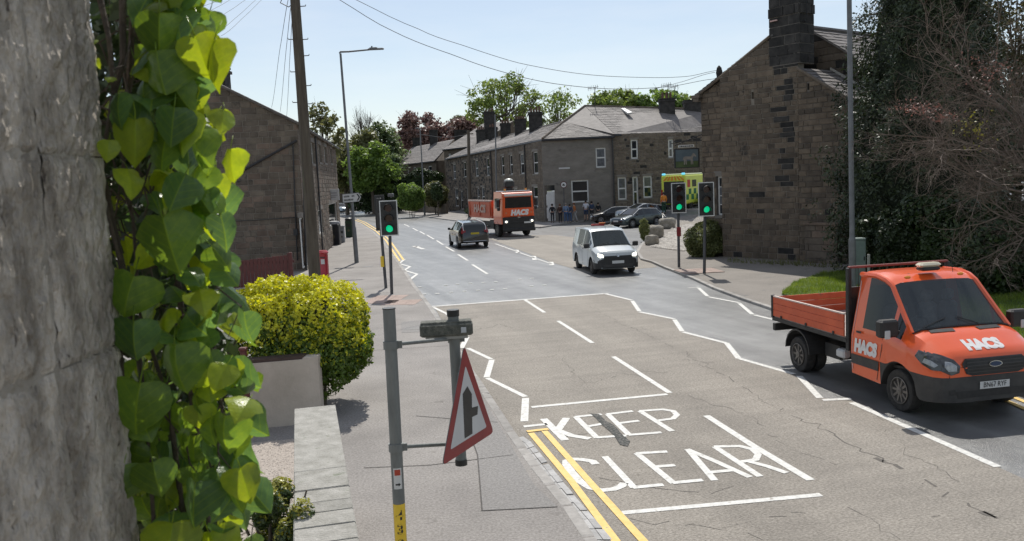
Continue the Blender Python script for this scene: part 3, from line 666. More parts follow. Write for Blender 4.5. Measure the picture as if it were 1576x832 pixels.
sh = thing('golden_shrub', 'clipped golden variegated shrub spilling over the white rendered garden wall', 'shrub', (-3.6, 15.3, 0.1))
parts = []; mis = []
c0 = P(464, 512, 15.4)
blobs = [((c0.x - .05, 15.5, c0.z + .05), (1.16, 1.05, .87), 3.2, 26000), ((c0.x + .35, 15.2, c0.z - .32), (.86, .80, .62), 2.6, 12000), ((c0.x - .35, 15.5, c0.z + .42), (.8, .8, .55), 2.4, 7000)]
for c, rad, pw, n in blobs:
    p, nn = superell(n, c, rad, pw); f = np.array([mnoise.noise(Vector(q) * 3.0) for q in p]); f2 = np.array([mnoise.noise(Vector(q) * 7.0 + Vector((9, 9, 9))) for q in p])
    p = p + nn * (f * .2 + f2 * .12)[:, None]; parts.append((p, nn))
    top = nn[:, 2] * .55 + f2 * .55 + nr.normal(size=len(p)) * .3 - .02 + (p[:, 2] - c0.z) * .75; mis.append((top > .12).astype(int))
p = np.concatenate([a for a, b in parts]); nn = np.concatenate([b for a, b in parts]); mi_ = np.concatenate(mis)
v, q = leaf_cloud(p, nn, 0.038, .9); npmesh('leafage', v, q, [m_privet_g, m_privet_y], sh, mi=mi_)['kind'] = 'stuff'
for i in range(7):
    mb = MB(); a = Vector((c0.x + rng.uniform(-.5, .4), 15.4 + rng.uniform(-.3, .3), .1)); mb.tube([a, a + Vector((rng.uniform(-.1, .1), rng.uniform(-.1, .1), .7)), a + Vector((rng.uniform(-.5, .5), rng.uniform(-.5, .5), 1.7))], [.035, .025, .01], 6); mb.build('trunk', m_bark, sh)
mb = MB(); mb.sphere((c0.x, 15.5, c0.z), 1.0, 20, 12, (.95, .85, .68)); mb.sphere((c0.x + .38, 15.2, c0.z - .34), 1.0, 20, 12, (.6, .55, .4)); mb.build('inner_core', mat('shrub_inner', (0.015, 0.022, 0.008), (0.03, 0.045, 0.012), 14, rough=.95, bump=1), sh)  # solid dark lumps fill the middle of the leaf cloud

# ---- white rendered garden wall with dark rail and red gate post
m_render = mat('painted_render', (0.43, 0.375, 0.31), (0.54, 0.475, 0.40), 2.0, rough=.85, bump=.3, bscale=30, broad=.08, spots=[((0.36, 0.34, 0.31), 1.6, .66)])
m_redpaint = mat('oxblood_paint', (0.085, 0.02, 0.018), (0.13, 0.03, 0.025), 8, rough=.5, bump=.2)
gw = thing('garden_wall', 'low white rendered garden wall under the golden shrub', 'wall', (-4.2, 14.2, 0))
a = G(385, 672, .1); b = G(488, 655, .1); zt = 1.2; y0 = a.y
A = Vector((-7.5, a.y - .2, 0)); B = Vector((P(490, 600, 14.2).x, 14.2, 0)); Cc = Vector((P(507, 600, 17.6).x, 17.6, 0))
mb = MB(); mb.prism([(A.x, A.y, 0), (B.x, B.y, 0), (B.x - .02, B.y + .22, 0), (A.x, A.y + .22, 0)], (0, 0, zt)); mb.build('rendered_wall', m_render, gw)
mb = MB(); mb.prism([(B.x + .004, B.y + .03, 0), (Cc.x, Cc.y, 0), (Cc.x - .2, Cc.y, 0), (B.x - .2, B.y + .226, 0)], (0, 0, zt - .1)); mb.build('rendered_wall', m_render, gw)
mb = MB(); mb.cbox((B.x - .11, B.y + .11, zt / 2 + .01), (.27, .27, zt + .05), .012); mb.build('pier', m_render, gw)
mb = MB(); d = (B - A).normalized(); mb.prism([(A.x, A.y - .02, zt), (B.x - .2, B.y - .02, zt), (B.x - .2, B.y + .24, zt), (A.x, A.y + .24, zt)], (0, 0, .055)); mb.build('coping', mat('dark_brown_rail', (0.05, 0.03, 0.025), (0.08, 0.05, 0.04), 6, rough=.7), gw)
gpst = P(379, 600, 13.6); mb = MB(); mb.cbox((gpst.x, 13.6, .75), (.09, .09, 1.5), .01); mb.cbox((gpst.x, 13.6, 1.52), (.12, .12, .05), .01); tag(mb.build('gate_post', m_redpaint), 'slim dark red gate post in front of the white rendered wall', 'post')

# ---- low stone wall with flat coping running away from the window
zt = 1.4
TL, TR, NL, NR = G(453, 628, zt), G(516, 621.5, zt), G(452, 750, zt), G(553, 832, zt)
dl = (TL - NL).normalized(); dr = (TR - NR).normalized(); dd = (dl + dr).normalized(); lw = thing('low_stone_wall', 'low garden wall with pale flat coping stones beside the footway', 'wall', (TL.x, TL.y, 0))
m_cop = mat('coping_stone', (0.25, 0.24, 0.21), (0.38, 0.365, 0.33), 7, rough=.9, bump=.8, bscale=50, rnd=.10, detail=10, spots=[((0.55, 0.54, 0.50), 14, .66), ((0.20, 0.21, 0.16), 5, .6)])
def on_wall(t): # t metres back towards the camera
    l = TL - dl * t; r_ = TR - dr * t; return l, r_
joints = [0]
for py in (722, 753, 773, 790, 812, 838, 870):
    p = G(500, py, zt); joints.append((TL - p).length * .985)
while joints[-1] < 8: joints.append(joints[-1] + rng.uniform(.3, .5))
for i in range(len(joints) - 1):
    t0, t1 = joints[i] + .004, joints[i + 1] - .004; l0, r0_ = on_wall(t0); l1, r1 = on_wall(t1); dz = rng.uniform(-.006, .006)
    if i == 0:
        mb = MB(); n = 4
    mb = MB(); mb.loft([[Vector((p.x, p.y, zt - .07)) for p in (l0, r0_, r1, l1)], [Vector((p.x, p.y, zt - .012 + dz)) for p in (l0, r0_, r1, l1)], [Vector((p.x, p.y, zt + dz)) + ((l0 + r1) / 2 - p).normalized() * .014 for p in (l0, r0_, r1, l1)]], True, True, True)
    mb.build('coping_stone', m_cop, lw)
m_wstone = mat('garden_wall_stone', (0.22, 0.19, 0.15), (0.33, 0.29, 0.24), 7, rough=.9, bump=.8, rnd=.2)
l0, r0_ = on_wall(.03); l1, r1 = on_wall(8)
ins = Vector((.05, 0, 0)); mb = MB(); mb.prism([(p.x, p.y, 0) for p in (l0 + ins, r0_ - ins, r1 - ins, l1 + ins)], (0, 0, zt - .07)); mb.build('mortar_core', mat('old_mortar', (0.25, 0.22, 0.18)), lw)
for side, (s0, s1) in enumerate(((l0 + ins, l1 + ins), (r0_ - ins, r1 - ins))):
    z = .12; L_ = (s1 - s0).length; d = (s1 - s0).normalized(); nn_ = Vector((-1, 0, 0)) if side == 0 else Vector((1, 0, 0))
    while z < zt - .1:
        h = min(rng.uniform(.12, .18), zt - .075 - z); t = rng.uniform(-.3, 0)
        while t < L_:
            l_ = rng.uniform(.2, .45); a_, b_ = max(0, t), min(L_, t + l_ - .012)
            if b_ - a_ > .05: c = s0 + d * (a_ + b_) / 2; mb = MB(); mb.cbox((c.x + nn_.x * .0, c.y, z + h / 2), (.07, b_ - a_, h - .012), .01, math.atan2(d.y, d.x) - math.pi / 2 * (1 if d.y > 0 else -1)); mb.build('stone', m_wstone, lw)
            t += l_
        z += h

# ---- yellow-tipped plant below the window
pt = thing('evergreen_shrub', 'dark evergreen shrub with yellow tipped shoots behind the low coped wall', 'shrub', (-2.1, 7.0, 0.1))
P_, N_, MI = [], [], []
for i in range(46):
    px, py = rng.uniform(372, 492), rng.uniform(742, 870); 
    if px > 470 and py < 775: continue
    if px > 440 and py < 755: continue
    c = P(px, py + (abs(px - 430) * .35 if py < 780 else 0), rng.uniform(6.7, 7.5)); rad = rng.uniform(.07, .13); p, nn = superell(420, c, (rad, rad, rad * 1.15), 2, shell=.5)
    P_.append(p); N_.append(nn + [0, 0, .6]); MI.append(((p[:, 2] - c.z) / rad + nr.normal(size=len(p)) * .4 > .45).astype(int))
v, q = leaf_cloud(np.concatenate(P_), np.concatenate(N_), 0.018, .7); npmesh('leafage', v, q, [mat('evergreen_leaf', (0.035, 0.06, 0.015), (0.07, 0.11, 0.025), 30, rough=.4, trans=.2, rnd=.3), mat('evergreen_tip', (0.24, 0.26, 0.03), (0.38, 0.36, 0.06), 30, rough=.4, trans=.3, rnd=.3)], pt, mi=np.concatenate(MI))['kind'] = 'stuff'
for i in range(5):
    mb = MB(); a = Vector((-2.2 + rng.uniform(-.1, .2), 7.1, .1)); mb.tube([a, a + Vector((rng.uniform(-.1, .1), rng.uniform(-.1, .1), .6)), a + Vector((rng.uniform(-.3, .3), rng.uniform(-.2, .2), 1.35))], [.03, .02, .008], 6); mb.build('stem', m_bark, pt)

# ---- warning sign on its double post
m_galv = mat('galvanised_grey', (0.15, 0.16, 0.155), (0.215, 0.225, 0.215), 14, rough=.6, bump=.15, metallic=.25, spots=[((0.10, 0.105, 0.09), 6, .62)], stretch=(1, 1, .25))
m_black = mat('black_plastic', (0.012, 0.012, 0.012), (0.03, 0.03, 0.03), 8, rough=.45)
m_red = mat('sign_red', (0.22, 0.016, 0.02), (0.28, 0.022, 0.024), 6, rough=.4)
m_signw = mat('sign_white', (0.50, 0.50, 0.50), (0.58, 0.58, 0.57), 3, rough=.45)
m_yel = mat('label_yellow', (0.75, 0.50, 0.03), (0.82, 0.56, 0.05), 8, rough=.5)
pt_, pb_ = P(598.5, 475, 5.2), P(617, 832, 5.2); base = pb_ + (pb_ - pt_) * ((pb_.z - .1) / (pt_.z - pb_.z)); base.z = .08
sp = thing('warning_sign_post', 'grey double post carrying the red bordered triangular side road warning sign', 'road sign', tuple(base))
def ptz(z): return pt_.lerp(base, (pt_.z - z) / (pt_.z - base.z))
mb = MB(); mb.tube([base, pt_], .038, 20); mb.build('post', m_galv, sp, smooth=True)
mb = MB(); mb.tube([pt_, pt_ + Vector((0, 0, .006))], .041, 20); mb.build('post_cap', m_black, sp, smooth=True)
s_t, s_b = P(697, 479, 5.62), P(710, 713, 5.62)
mb = MB(); mb.tube([s_b, s_t], .036, 20); mb.build('short_post', m_galv, sp, smooth=True)
for za_, zb_, q0 in ((-.03, .012, s_t), (.03, -.008, s_b)): mb = MB(); mb.tube([q0 + Vector((0, 0, za_)), q0 + Vector((0, 0, zb_))], .041, 20); mb.build('post_cap', m_black, sp, smooth=True)
def sz_(z): return s_t.lerp(s_b, (s_t.z - z) / (s_t.z - s_b.z))
for py in (530, 688):
    z = P(605, py, 5.2).z; a, b = ptz(z), sz_(P(690, py - 9 if py < 600 else py - 5, 5.62).z)
    mb = MB(); mb.tube([a, b], .0125, 10); mb.build('cross_tube', m_galv, sp, smooth=True)
    for c, r_ in ((a, .046), (b, .044)):
        mb = MB(); mb.tube([c + Vector((0, 0, -.025)), c + Vector((0, 0, .025))], r_, 20); mb.box(c + Vector((r_ + .008, 0, 0)), (.03, .02, .045)); mb.tube([c + Vector((.03, -.03, .0)), c + Vector((.03, .03, 0))], .006, 6); mb.build('clamp', m_galv, sp, smooth=True)
A_, B_, T_ = P(680.5, 717, 5.2), P(760, 665, 5.9), P(714.3, 530, 5.55)
sn = (B_ - A_).cross(T_ - A_).normalized()
if sn.dot(CAM - A_) < 0: sn = -sn
def tri_round(A, B, T, ins, rad, n=6):
    c = (A + B + T) / 3; pts = [c + (p - c) * (1 - ins) for p in (A, B, T)]; out = []
    for i in range(3):
        p, a, b = pts[i], pts[i - 1], pts[(i + 1) % 3]; p0 = p + (a - p).normalized() * rad * 1.7; p1 = p + (b - p).normalized() * rad * 1.7
        for k in range(n + 1): t = k / n; out.append(p0 * (1 - t) ** 2 + p * 2 * t * (1 - t) + p1 * t * t)
    return out
plate = thing  # (sign face pieces below)
mb = MB(); mb.prism(tri_round(A_, B_, T_, 0, .03), -sn * .004); mb.build('sign_plate', mat('sign_back_grey', (0.2, 0.2, 0.2)), sp)
mb = MB(); mb.prism([p + sn * .0008 for p in tri_round(A_, B_, T_, .008, .03)], sn * .0006); mb.build('sign_border', m_red, sp)
c = (A_ + B_ + T_) / 3
mb = MB(); mb.prism([p + sn * .0018 for p in tri_round(A_, B_, T_, .30, .012)], sn * .0006); mb.build('sign_face', m_signw, sp)
def onsign(px): return [onplane(x, y, A_, sn) + sn * .003 for x, y in px]
mb = MB(); mb.prism(onsign([(718.7, 594), (725.5, 606), (725.8, 627), (735, 624.5), (734.2, 637.5), (726, 641.5), (726.5, 667), (714.5, 674.5), (711.5, 606)]), sn * .0006); mb.build('sign_symbol', m_black, sp)
for f in (.3, .72):
    q_ = T_.lerp((A_ + B_) / 2, f) - sn * .02; s_ = sz_(q_.z); mb = MB(); mb.box((q_ + s_) / 2, ((q_ - s_).length + .03, .03, .03), math.atan2((q_ - s_).y, (q_ - s_).x)); mb.box(q_ + sn * .012, (.34 if f > .5 else .16, .012, .035), math.atan2((B_ - A_).y, (B_ - A_).x)); mb.build('sign_rail', m_galv, sp)
# lamp housing on the short post
hc = P(687, 505.5, 5.6); hw = .345
mb = MB(); mb.cbox(hc, (hw, .13, .085), .012, R(4)); mb.cbox(hc + Vector((0, 0, .045)), (hw * .96, .10, .016), .005, R(4)); mb.build('lamp_housing', mat('weathered_housing', (0.06, 0.065, 0.055), (0.15, 0.15, 0.125), 26, rough=.85, bump=.5, spots=[((0.22, 0.23, 0.17), 30, .6)]), sp)
mb = MB(); mb.box(hc + Vector((.117, -.068, -.002)), (.034, .008, .034), R(4)); mb.build('photocell', mat('photocell_grey', (0.45, 0.47, 0.48)), sp)
mb = MB(); mb.box(hc + Vector((0, 0, -.052)), (hw * .8, .09, .02), R(4)); mb.build('lamp_lens', mat('lamp_lens_dull', (0.3, 0.3, 0.28), rough=.3), sp)
# curved labels on the tall post
pd = (pt_ - base).normalized()
def wrap(o, z, x, dr=.0012):
    a = x / .038; c = ptz(z); face = math.atan2(-5.2, 1.0 * 0 - c.x * 1.0) ; face = math.atan2(CAM.y - c.y, CAM.x - c.x); return c + Vector((math.cos(face + a), math.sin(face + a), 0)) * (.038 + dr)
def band(name, z0, z1, m, w_=.033, dr=.0012, n=10):
    mb = MB(); vs = []
    for z in (z0, z1): vs += [wrap(0, z, -w_ + 2 * w_ * i / n, dr) for i in range(n + 1)]
    mb.add(vs, [(i, i + 1, n + 2 + i, n + 1 + i) for i in range(n)]); return mb.build(name, m, sp)
def wtext(name, txt, z, size, m, dr=.0022, **k):
    vs, fs = text_mesh(txt, size, **k); mb = MB(); mb.add([wrap(0, z + p.y, p.x, dr) for p in vs], fs); return mb.build(name, m, sp)
zof = lambda py: P(612, py, 5.17).z
band('number_band', zof(898), zof(776), m_yel, .045)
for t, py in (('4', 793), ('3', 815), ('0', 837)): wtext('number', t, zof(py), .085, m_black, bold=.002)
band('sticker', zof(752), zof(720), mat('sticker_white', (0.6, 0.6, 0.58)), .026)
band('sticker_strip', zof(731), zof(722), mat('sticker_red', (0.42, 0.06, 0.03)), .018, .002)
mb = MB(); za = zof(745); mb.add([wrap(0, za + y, x, .0026) for x, y in [(-.014, -.005), (.004, -.005), (.004, -.012), (.017, 0), (.004, .012), (.004, .005), (-.014, .005)]], [tuple(range(7))]); mb.build('sticker_arrow', m_black, sp)
# ================================================================== BUILDINGS
m_st = mat('gritstone_brown', (0.12, 0.097, 0.073), (0.19, 0.155, 0.118), 2.2, rough=.92, bump=.8, bscale=26, rnd=.17, detail=9, spots=[((0.06, 0.052, 0.045), 1.6, .60)])
m_st_red = mat('gritstone_warm', (0.14, 0.102, 0.077), (0.215, 0.16, 0.12), 2.2, rough=.92, bump=.8, bscale=26, rnd=.18, detail=9, spots=[((0.07, 0.055, 0.045), 2.2, .63)])
m_sooty = mat('gritstone_sooty', (0.018, 0.017, 0.016), (0.05, 0.046, 0.042), 3, rough=.9, bump=.6, bscale=26, rnd=.35)
m_dark = mat('gritstone_dark', (0.11, 0.088, 0.068), (0.17, 0.138, 0.107), 2.2, rough=.92, bump=.8, bscale=26, rnd=.2, detail=9, spots=[((0.04, 0.036, 0.032), 1.6, .60)])
m_mort = mat('lime_mortar', (0.19, 0.165, 0.135), (0.26, 0.23, 0.19), 5, rough=.95, bump=.5)
m_mort_d = mat('lime_mortar_dark', (0.11, 0.095, 0.08), (0.16, 0.14, 0.12), 5, rough=.95, bump=.5)
m_ashlar = mat('smooth_stone_grey', (0.165, 0.15, 0.13), (0.23, 0.21, 0.185), 1.2, rough=.9, bump=.3, bscale=14, broad=.1, spots=[((0.11, 0.10, 0.09), .8, .6)], stretch=(1, 1, 2.2))
m_slate = mat('stone_slate_grey', (0.125, 0.112, 0.105), (0.20, 0.18, 0.168), 1.6, rough=.72, bump=.5, bscale=18, rnd=.2, broad=.12, spots=[((0.10, 0.095, 0.09), 1.1, .6), ((0.30, 0.29, 0.2), 3.2, .67)])
m_frame = mat('white_window_frame', (0.62, 0.62, 0.60), (0.7, 0.7, 0.68), 4, rough=.5)
m_gutter = mat('black_gutter', (0.02, 0.02, 0.022), (0.04, 0.04, 0.042), 6, rough=.5)
m_pane = glassmat('window_glass', (0.02, 0.024, 0.03), 0.0, 0.05)
m_curtain2 = mat('pane_with_net', (0.07, 0.08, 0.09), (0.15, 0.16, 0.18), 3, rough=.15)
m_curtain = mat('net_curtain', (0.25, 0.26, 0.27), (0.35, 0.36, 0.37), 6, rough=.9)
def frame2(o, udir):
    u = Vector((udir[0], udir[1], 0)).normalized(); n = Vector((u.y, -u.x, 0)); return o, u, n   # n faces the viewer when u runs to the viewer's right
class Wall:
    """vertical plane: o + u*a + z, outward normal n"""
    def __init__(s, o, u):
        s.o = Vector((o[0], o[1], 0)); s.u = Vector((u[0], u[1], 0)).normalized(); s.n = Vector((s.u.y, -s.u.x, 0))
        if s.n.dot(CAM - s.o) < 0: s.n = -s.n
    def px(s, x, y):
        p = onplane(x, y, s.o, s.n); return ((p - s.o).dot(s.u), p.z)
    def w(s, a, z, d=0.0):
        p = s.o + s.u * a + s.n * d; return Vector((p.x, p.y, z))
    def rect(s, x0, y0, x1, y1):
        """opening from its pixel corners (left-top, right-bottom)"""
        ym = (y0 + y1) / 2; a0 = s.px(x0, ym)[0]; a1 = s.px(x1, ym)[0]; xm = (x0 + x1) / 2; zt, zb = s.px(xm, y0)[1], s.px(xm, y1)[1]
        return (min(a0, a1), max(a0, a1), zb, zt)
def ccw(poly):
    a = sum(poly[i - 1][0] * poly[i][1] - poly[i][0] * poly[i - 1][1] for i in range(len(poly))); return poly if a > 0 else poly[::-1]
def wall_core(root, W, outline, openings, m, name='mortar', depth=.35, d0=0.0):
    """backing of a wall with real holes where the openings are; outline convex"""
    outline = ccw(outline); bs = sorted(set([min(p[0] for p in outline), max(p[0] for p in outline)] + [v for o in openings for v in o[:2]])); mb = MB()
    for i in range(len(bs) - 1):
        a, b = bs[i], bs[i + 1]
        if b - a < 1e-4: continue
        stripp = clip2(clip2(outline, -1, 0, -a), 1, 0, b)
        if len(stripp) < 3: continue
        cuts = sorted([(o[2], o[3]) for o in openings if o[0] < (a + b) / 2 < o[1]]); z = -99
        for c0, c1 in cuts + [(999, 1000)]:
            pc = clip2(clip2(stripp, 0, -1, -z), 0, 1, c0)
            if len(pc) >= 3: mb.prism([W.w(x, y, d0) for x, y in pc], -W.n * depth)
            z = c1
    return mb.build(name, m, root)
def stones(root, W, outline, openings, course, length, matf, proud=.03, name='stone', limit=300, seed=1, gap=.012, vis=None, irregular=.35, d0=0.0):
    outline = ccw(outline); r_ = random.Random(seed); z0 = min(p[1] for p in outline); z1 = max(p[1] for p in outline)
    z = z0; cnt = 0; units = {}; rest = {}
    while z < z1:
        h = r_.uniform(*course); a = min(p[0] for p in outline) - r_.uniform(0, length[1]); amax = max(p[0] for p in outline)
        while a < amax:
            l = r_.uniform(*length)
            if r_.random() < irregular: l *= .6
            rs = [(a, a + l)]; mid = z + h / 2
            for o in openings:
                if o[2] - .02 < z + h and o[3] + .02 > z:
                    new = []
                    for s0, s1 in rs:
                        if o[1] <= s0 or o[0] >= s1: new.append((s0, s1))
                        else:
                            if o[0] - s0 > .06: new.append((s0, o[0] - .0))
                            if s1 - o[1] > .06: new.append((o[1] + .0, s1))
                    rs = new
            for s0, s1 in rs:
                s1_ = s1 - gap
                full = [(s0, z), (s1_, z), (s1_, z + h - gap), (s0, z + h - gap)]; pc = clip_to(full, outline)
                if len(pc) < 3: continue
                ar = abs(sum(pc[i - 1][0] * pc[i][1] - pc[i][0] * pc[i - 1][1] for i in range(len(pc)))) / 2
                if ar < .004: continue
                ca, cz = sum(p[0] for p in pc) / len(pc), sum(p[1] for p in pc) / len(pc); m = matf(ca, cz, r_); pr = proud * r_.uniform(.5, 1.3)
                part = cnt < limit and (vis is None or vis(ca, cz))
                whole = len(pc) == 4 and abs(ar - (s1_ - s0) * (h - gap)) < 1e-4
                if part and whole:
                    if m.name not in units:
                        b = MB(); e = .07; b.add([(-.5, 0, -.5), (.5, 0, -.5), (.5, 0, .5), (-.5, 0, .5), (-.5 + e, -1, -.5 + e), (.5 - e, -1, -.5 + e), (.5 - e, -1, .5 - e), (-.5 + e, -1, .5 - e)], [(0, 1, 5, 4), (1, 2, 6, 5), (2, 3, 7, 6), (3, 0, 4, 7), (4, 5, 6, 7)])
                        me = bpy.data.meshes.new(name); me.from_pydata(b.v, [], b.f); me.materials.append(m); me.update(); units[m.name] = me
                    ob = bpy.data.objects.new(name, units[m.name]); col.objects.link(ob); ob.parent = root
                    q = W.w(ca, cz, d0); rl = wloc(root); ob.location = q - rl; ux = -W.n.cross(Vector((0, 0, 1))); ang = math.atan2(-W.n.x, W.n.y) + math.pi
                    ob.rotation_euler = (0, 0, ang); ob.scale = (s1_ - s0, pr, h - gap); cnt += 1
                else:
                    c = Vector((ca, cz)); k = len(pc); e = min(.02, .2 * math.sqrt(ar))
                    inn = [((p[0] - ca) * (1 - e / max(.05, abs(p[0] - ca))) + ca, (p[1] - cz) * (1 - e / max(.05, abs(p[1] - cz))) + cz) for p in pc]
                    vs = [W.w(x, y, d0) for x, y in pc] + [W.w(x, y, d0 + pr) for x, y in inn]; fs = [(i, (i + 1) % k, k + (i + 1) % k, k + i) for i in range(k)] + [tuple(range(k, 2 * k))]
                    if part: b = MB(); b.add(vs, fs); b.build(name, m, root); cnt += 1
                    else: rest.setdefault(m.name, (m, MB()))[1].add(vs, fs)
            a += l
        z += h
    for m, b in rest.values(): b.build('small_' + name, m, root, kind='stuff')
def window(root, W, r, style='sash', wf=.07, rec=.12, curtain=True, sill=True, lintel=None, fm=None, d0=0.0, pm=None):
    a0, a1, z0, z1 = r; fm = fm or m_frame; wd, ht = a1 - a0, z1 - z0
    mb = MB()
    def bar(x0, x1, y0, y1, d=-rec): mb.prism([W.w(x0, y0, d0 + d), W.w(x1, y0, d0 + d), W.w(x1, y1, d0 + d), W.w(x0, y1, d0 + d)], -W.n * .05)
    bar(a0 + .002, a0 + wf, z0 + .002, z1 - .002); bar(a1 - wf, a1 - .002, z0 + .002, z1 - .002); bar(a0 + wf, a1 - wf, z0 + .002, z0 + wf); bar(a0 + wf, a1 - wf, z1 - wf, z1 - .002)
    panes = []
    if style == 'sash': zm = (z0 + z1) / 2; bar(a0 + wf, a1 - wf, zm - wf / 2, zm + wf / 2); panes = [(a0 + wf, a1 - wf, z0 + wf, zm - wf / 2), (a0 + wf, a1 - wf, zm + wf / 2, z1 - wf)]
    elif style == 'grid':
        am = (a0 + a1) / 2; bar(am - .02, am + .02, z0 + wf, z1 - wf)
        for k in range(4):
            y0_, y1_ = z0 + wf + (ht - 2 * wf) * k / 4, z0 + wf + (ht - 2 * wf) * (k + 1) / 4
            if k: bar(a0 + wf, am - .02, y0_ - .02, y0_ + .02); bar(am + .02, a1 - wf, y0_ - .02, y0_ + .02)
            panes += [(a0 + wf, am, y0_, y1_), (am, a1 - wf, y0_, y1_)]
    else: panes = [(a0 + wf, a1 - wf, z0 + wf, z1 - wf)]
    wo = mb.build('window', fm, root)
    for x0, x1, y0, y1 in panes:
        b = MB(); b.prism([W.w(x0 - .01, y0 - .01, d0 - rec - .02), W.w(x1 + .01, y0 - .01, d0 - rec - .02), W.w(x1 + .01, y1 + .01, d0 - rec - .02), W.w(x0 - .01, y1 + .01, d0 - rec - .02)], -W.n * .01); p = b.build('pane', pm or (m_pane if rng.random() < .6 else m_curtain2), wo)
        p.matrix_parent_inverse = Matrix.Identity(4)
    if sill: b = MB(); b.prism([W.w(a0 - .1, z0 - .14, d0 + .05), W.w(a1 + .1, z0 - .14, d0 + .05), W.w(a1 + .1, z0 - .002, d0 + .05), W.w(a0 - .1, z0 - .002, d0 + .05)], -W.n * .2); b.build('sill', m_ashlar, wo)
    if lintel: b = MB(); b.prism([W.w(a0 - .12, z1 + .002, d0 + .035), W.w(a1 + .12, z1 + .002, d0 + .035), W.w(a1 + .12, z1 + .24, d0 + .035), W.w(a0 - .12, z1 + .24, d0 + .035)], -W.n * .2); b.build('lintel', lintel, wo)
    return wo
# a part parented under a part keeps its own origin at the root: correct the world offset used by build()
def slate_roof(root, quad, m, row=.28, name='roof', th=.06, slates=True, lim=0, tile=.45, seed=3, deck=True):
    """quad: eave-left, eave-right, ridge-right, ridge-left; rows of overlapping slates on a deck"""
    a, b, c, d = [Vector(p) for p in quad]; nrm = (b - a).cross(d - a).normalized()
    if nrm.z < 0: nrm = -nrm
    mb = MB(); mb.prism([a, b, c, d], -nrm * th); rf = mb.build(name, m, root)
    r_ = random.Random(seed); n = max(1, int(((d - a).length + (c - b).length) / 2 / row)); sm = MB()
    for i in range(n):
        t0, t1 = i / n, min(1, (i + 1.12) / n); l0, r0_ = a.lerp(d, t0), b.lerp(c, t0); l1, r1 = a.lerp(d, t1), b.lerp(c, t1); L_ = (r0_ - l0).length
        if not slates: sm.add([l0 + nrm * .04, r0_ + nrm * .04, r1 + nrm * .006, l1 + nrm * .006, l0 + nrm * .002, r0_ + nrm * .002], [(0, 1, 2, 3), (4, 5, 1, 0)]); continue
        x = -r_.uniform(0, tile)
        while x < L_:
            w_ = tile * r_.uniform(.7, 1.3); s0, s1 = max(0, x) / L_, min(L_, x + w_ - .012) / L_; x += w_
            if s1 - s0 < .02 / L_: continue
            h = .035 * r_.uniform(.7, 1.4); dn = r_.uniform(-.008, .008) / max(.1, (l1 - l0).length)
            q0, q1, q2, q3 = l0.lerp(r0_, s0), l0.lerp(r0_, s1), l1.lerp(r1, s1), l1.lerp(r1, s0); off = (l1 - l0) * dn * 4
            sm.add([q0 + nrm * h + off, q1 + nrm * h + off, q2 + nrm * .006, q3 + nrm * .006, q0 + nrm * .001 + off, q1 + nrm * .001 + off], [(0, 1, 2, 3), (4, 5, 1, 0)])
    o = sm.build('slates', m, rf, kind='stuff'); return rf
_old_wloc = wloc
def chimney(root, x0, x1, yt, yb, Y, depth=.7, pots=3, m=None, name='chimney', dz=1.0, rz=0.0):
    m = m or m_sooty; a, b = P(x0, (yt + yb) / 2, Y), P(x1, (yt + yb) / 2, Y); zt, zb = P((x0 + x1) / 2, yt, Y).z, P((x0 + x1) / 2, yb, Y).z - dz; c = (a + b) / 2; wd = (b - a).length
    mb = MB(); mb.box((c.x, Y + depth / 2, (zt + zb) / 2), (wd, depth, zt - zb), rz); mb.cur = 0
    st = mb.build(name, m, root)
    mb = MB(); mb.box((c.x, Y + depth / 2, zt - .16), (wd + .16, depth + .16, .14), rz); mb.build('cap', m, st)
    mb = MB(); mb.box((c.x, Y + depth / 2, zt + .04), (wd + .08, depth + .08, .08), rz); mb.build('cap', m, st)
    for i in range(pots):
        t = (i + .5) / pots - .5; px_ = c.x + t * wd * .8; hh = rng.choice([.35, .45, .6]); mb = MB(); mb.tube([(px_, Y + depth / 2, zt + .08), (px_, Y + depth / 2, zt + .08 + hh)], [.13, .11], 8); mb.build('chimney_pot', m_pot, st, smooth=True)
    return st
m_pot = mat('chimney_pot_clay', (0.10, 0.06, 0.045), (0.18, 0.10, 0.07), 5, rough=.9)

# ---------------------------------------------------------------- left gable building
CL = P(463.5, 292, 42); Wg = Wall((CL.x, 42), (-1, -.11)); FE = P(520, 290, 68); Ws = Wall((CL.x, 42), (FE.x - CL.x, 26))
ls = thing('stone_shop_building', 'long brown stone building behind the wooden pole, its gable facing the shrub', 'building', (CL.x - 5, 45, 0))
ez = Wg.px(458, 191)[1]; ea = 0.0
rg = Wg.px(306, 117)
outl_g = [(0, -.1), (0, ez), (rg[0], rg[1]), (rg[0] * 2, ez), (rg[0] * 2, -.1)]
wall_core(ls, Wg, outl_g, [], m_mort, 'gable_mortar')
zred = Wg.px(420, 341)[1]
def mf(a, z, r_): 
    if z < zred: return r_.choice([m_st_red, m_st_red, m_st, m_dark])
    return r_.choice([m_st, m_st, m_dark, m_st_red, m_dark])
stones(ls, Wg, [(abs(0), -.1)] and outl_g, [], (.25, .31), (.4, .75), mf, limit=300, seed=4, gap=.022, proud=.026, vis=lambda a, z: abs(a) < abs(Wg.px(335, 200)[0]))
SL = (FE - CL); SLn = Vector((SL.x, SL.y, 0)).length
wins = [Ws.rect(478, 219, 484, 251), Ws.rect(490, 223, 494, 249), Ws.rect(498.5, 226, 502.5, 250), Ws.rect(508, 229, 511, 251), Ws.rect(466, 212, 470, 248)]
low = [Ws.rect(466.5, 333, 473, 412), Ws.rect(490, 322, 497, 360), Ws.rect(506, 312, 519, 346)]
ops = [(min(a, b), max(a, b), c, d) for a, b, c, d in wins + low]
side_out = [(0, -.1), (SLn, -.1), (SLn, ez), (0, ez)]
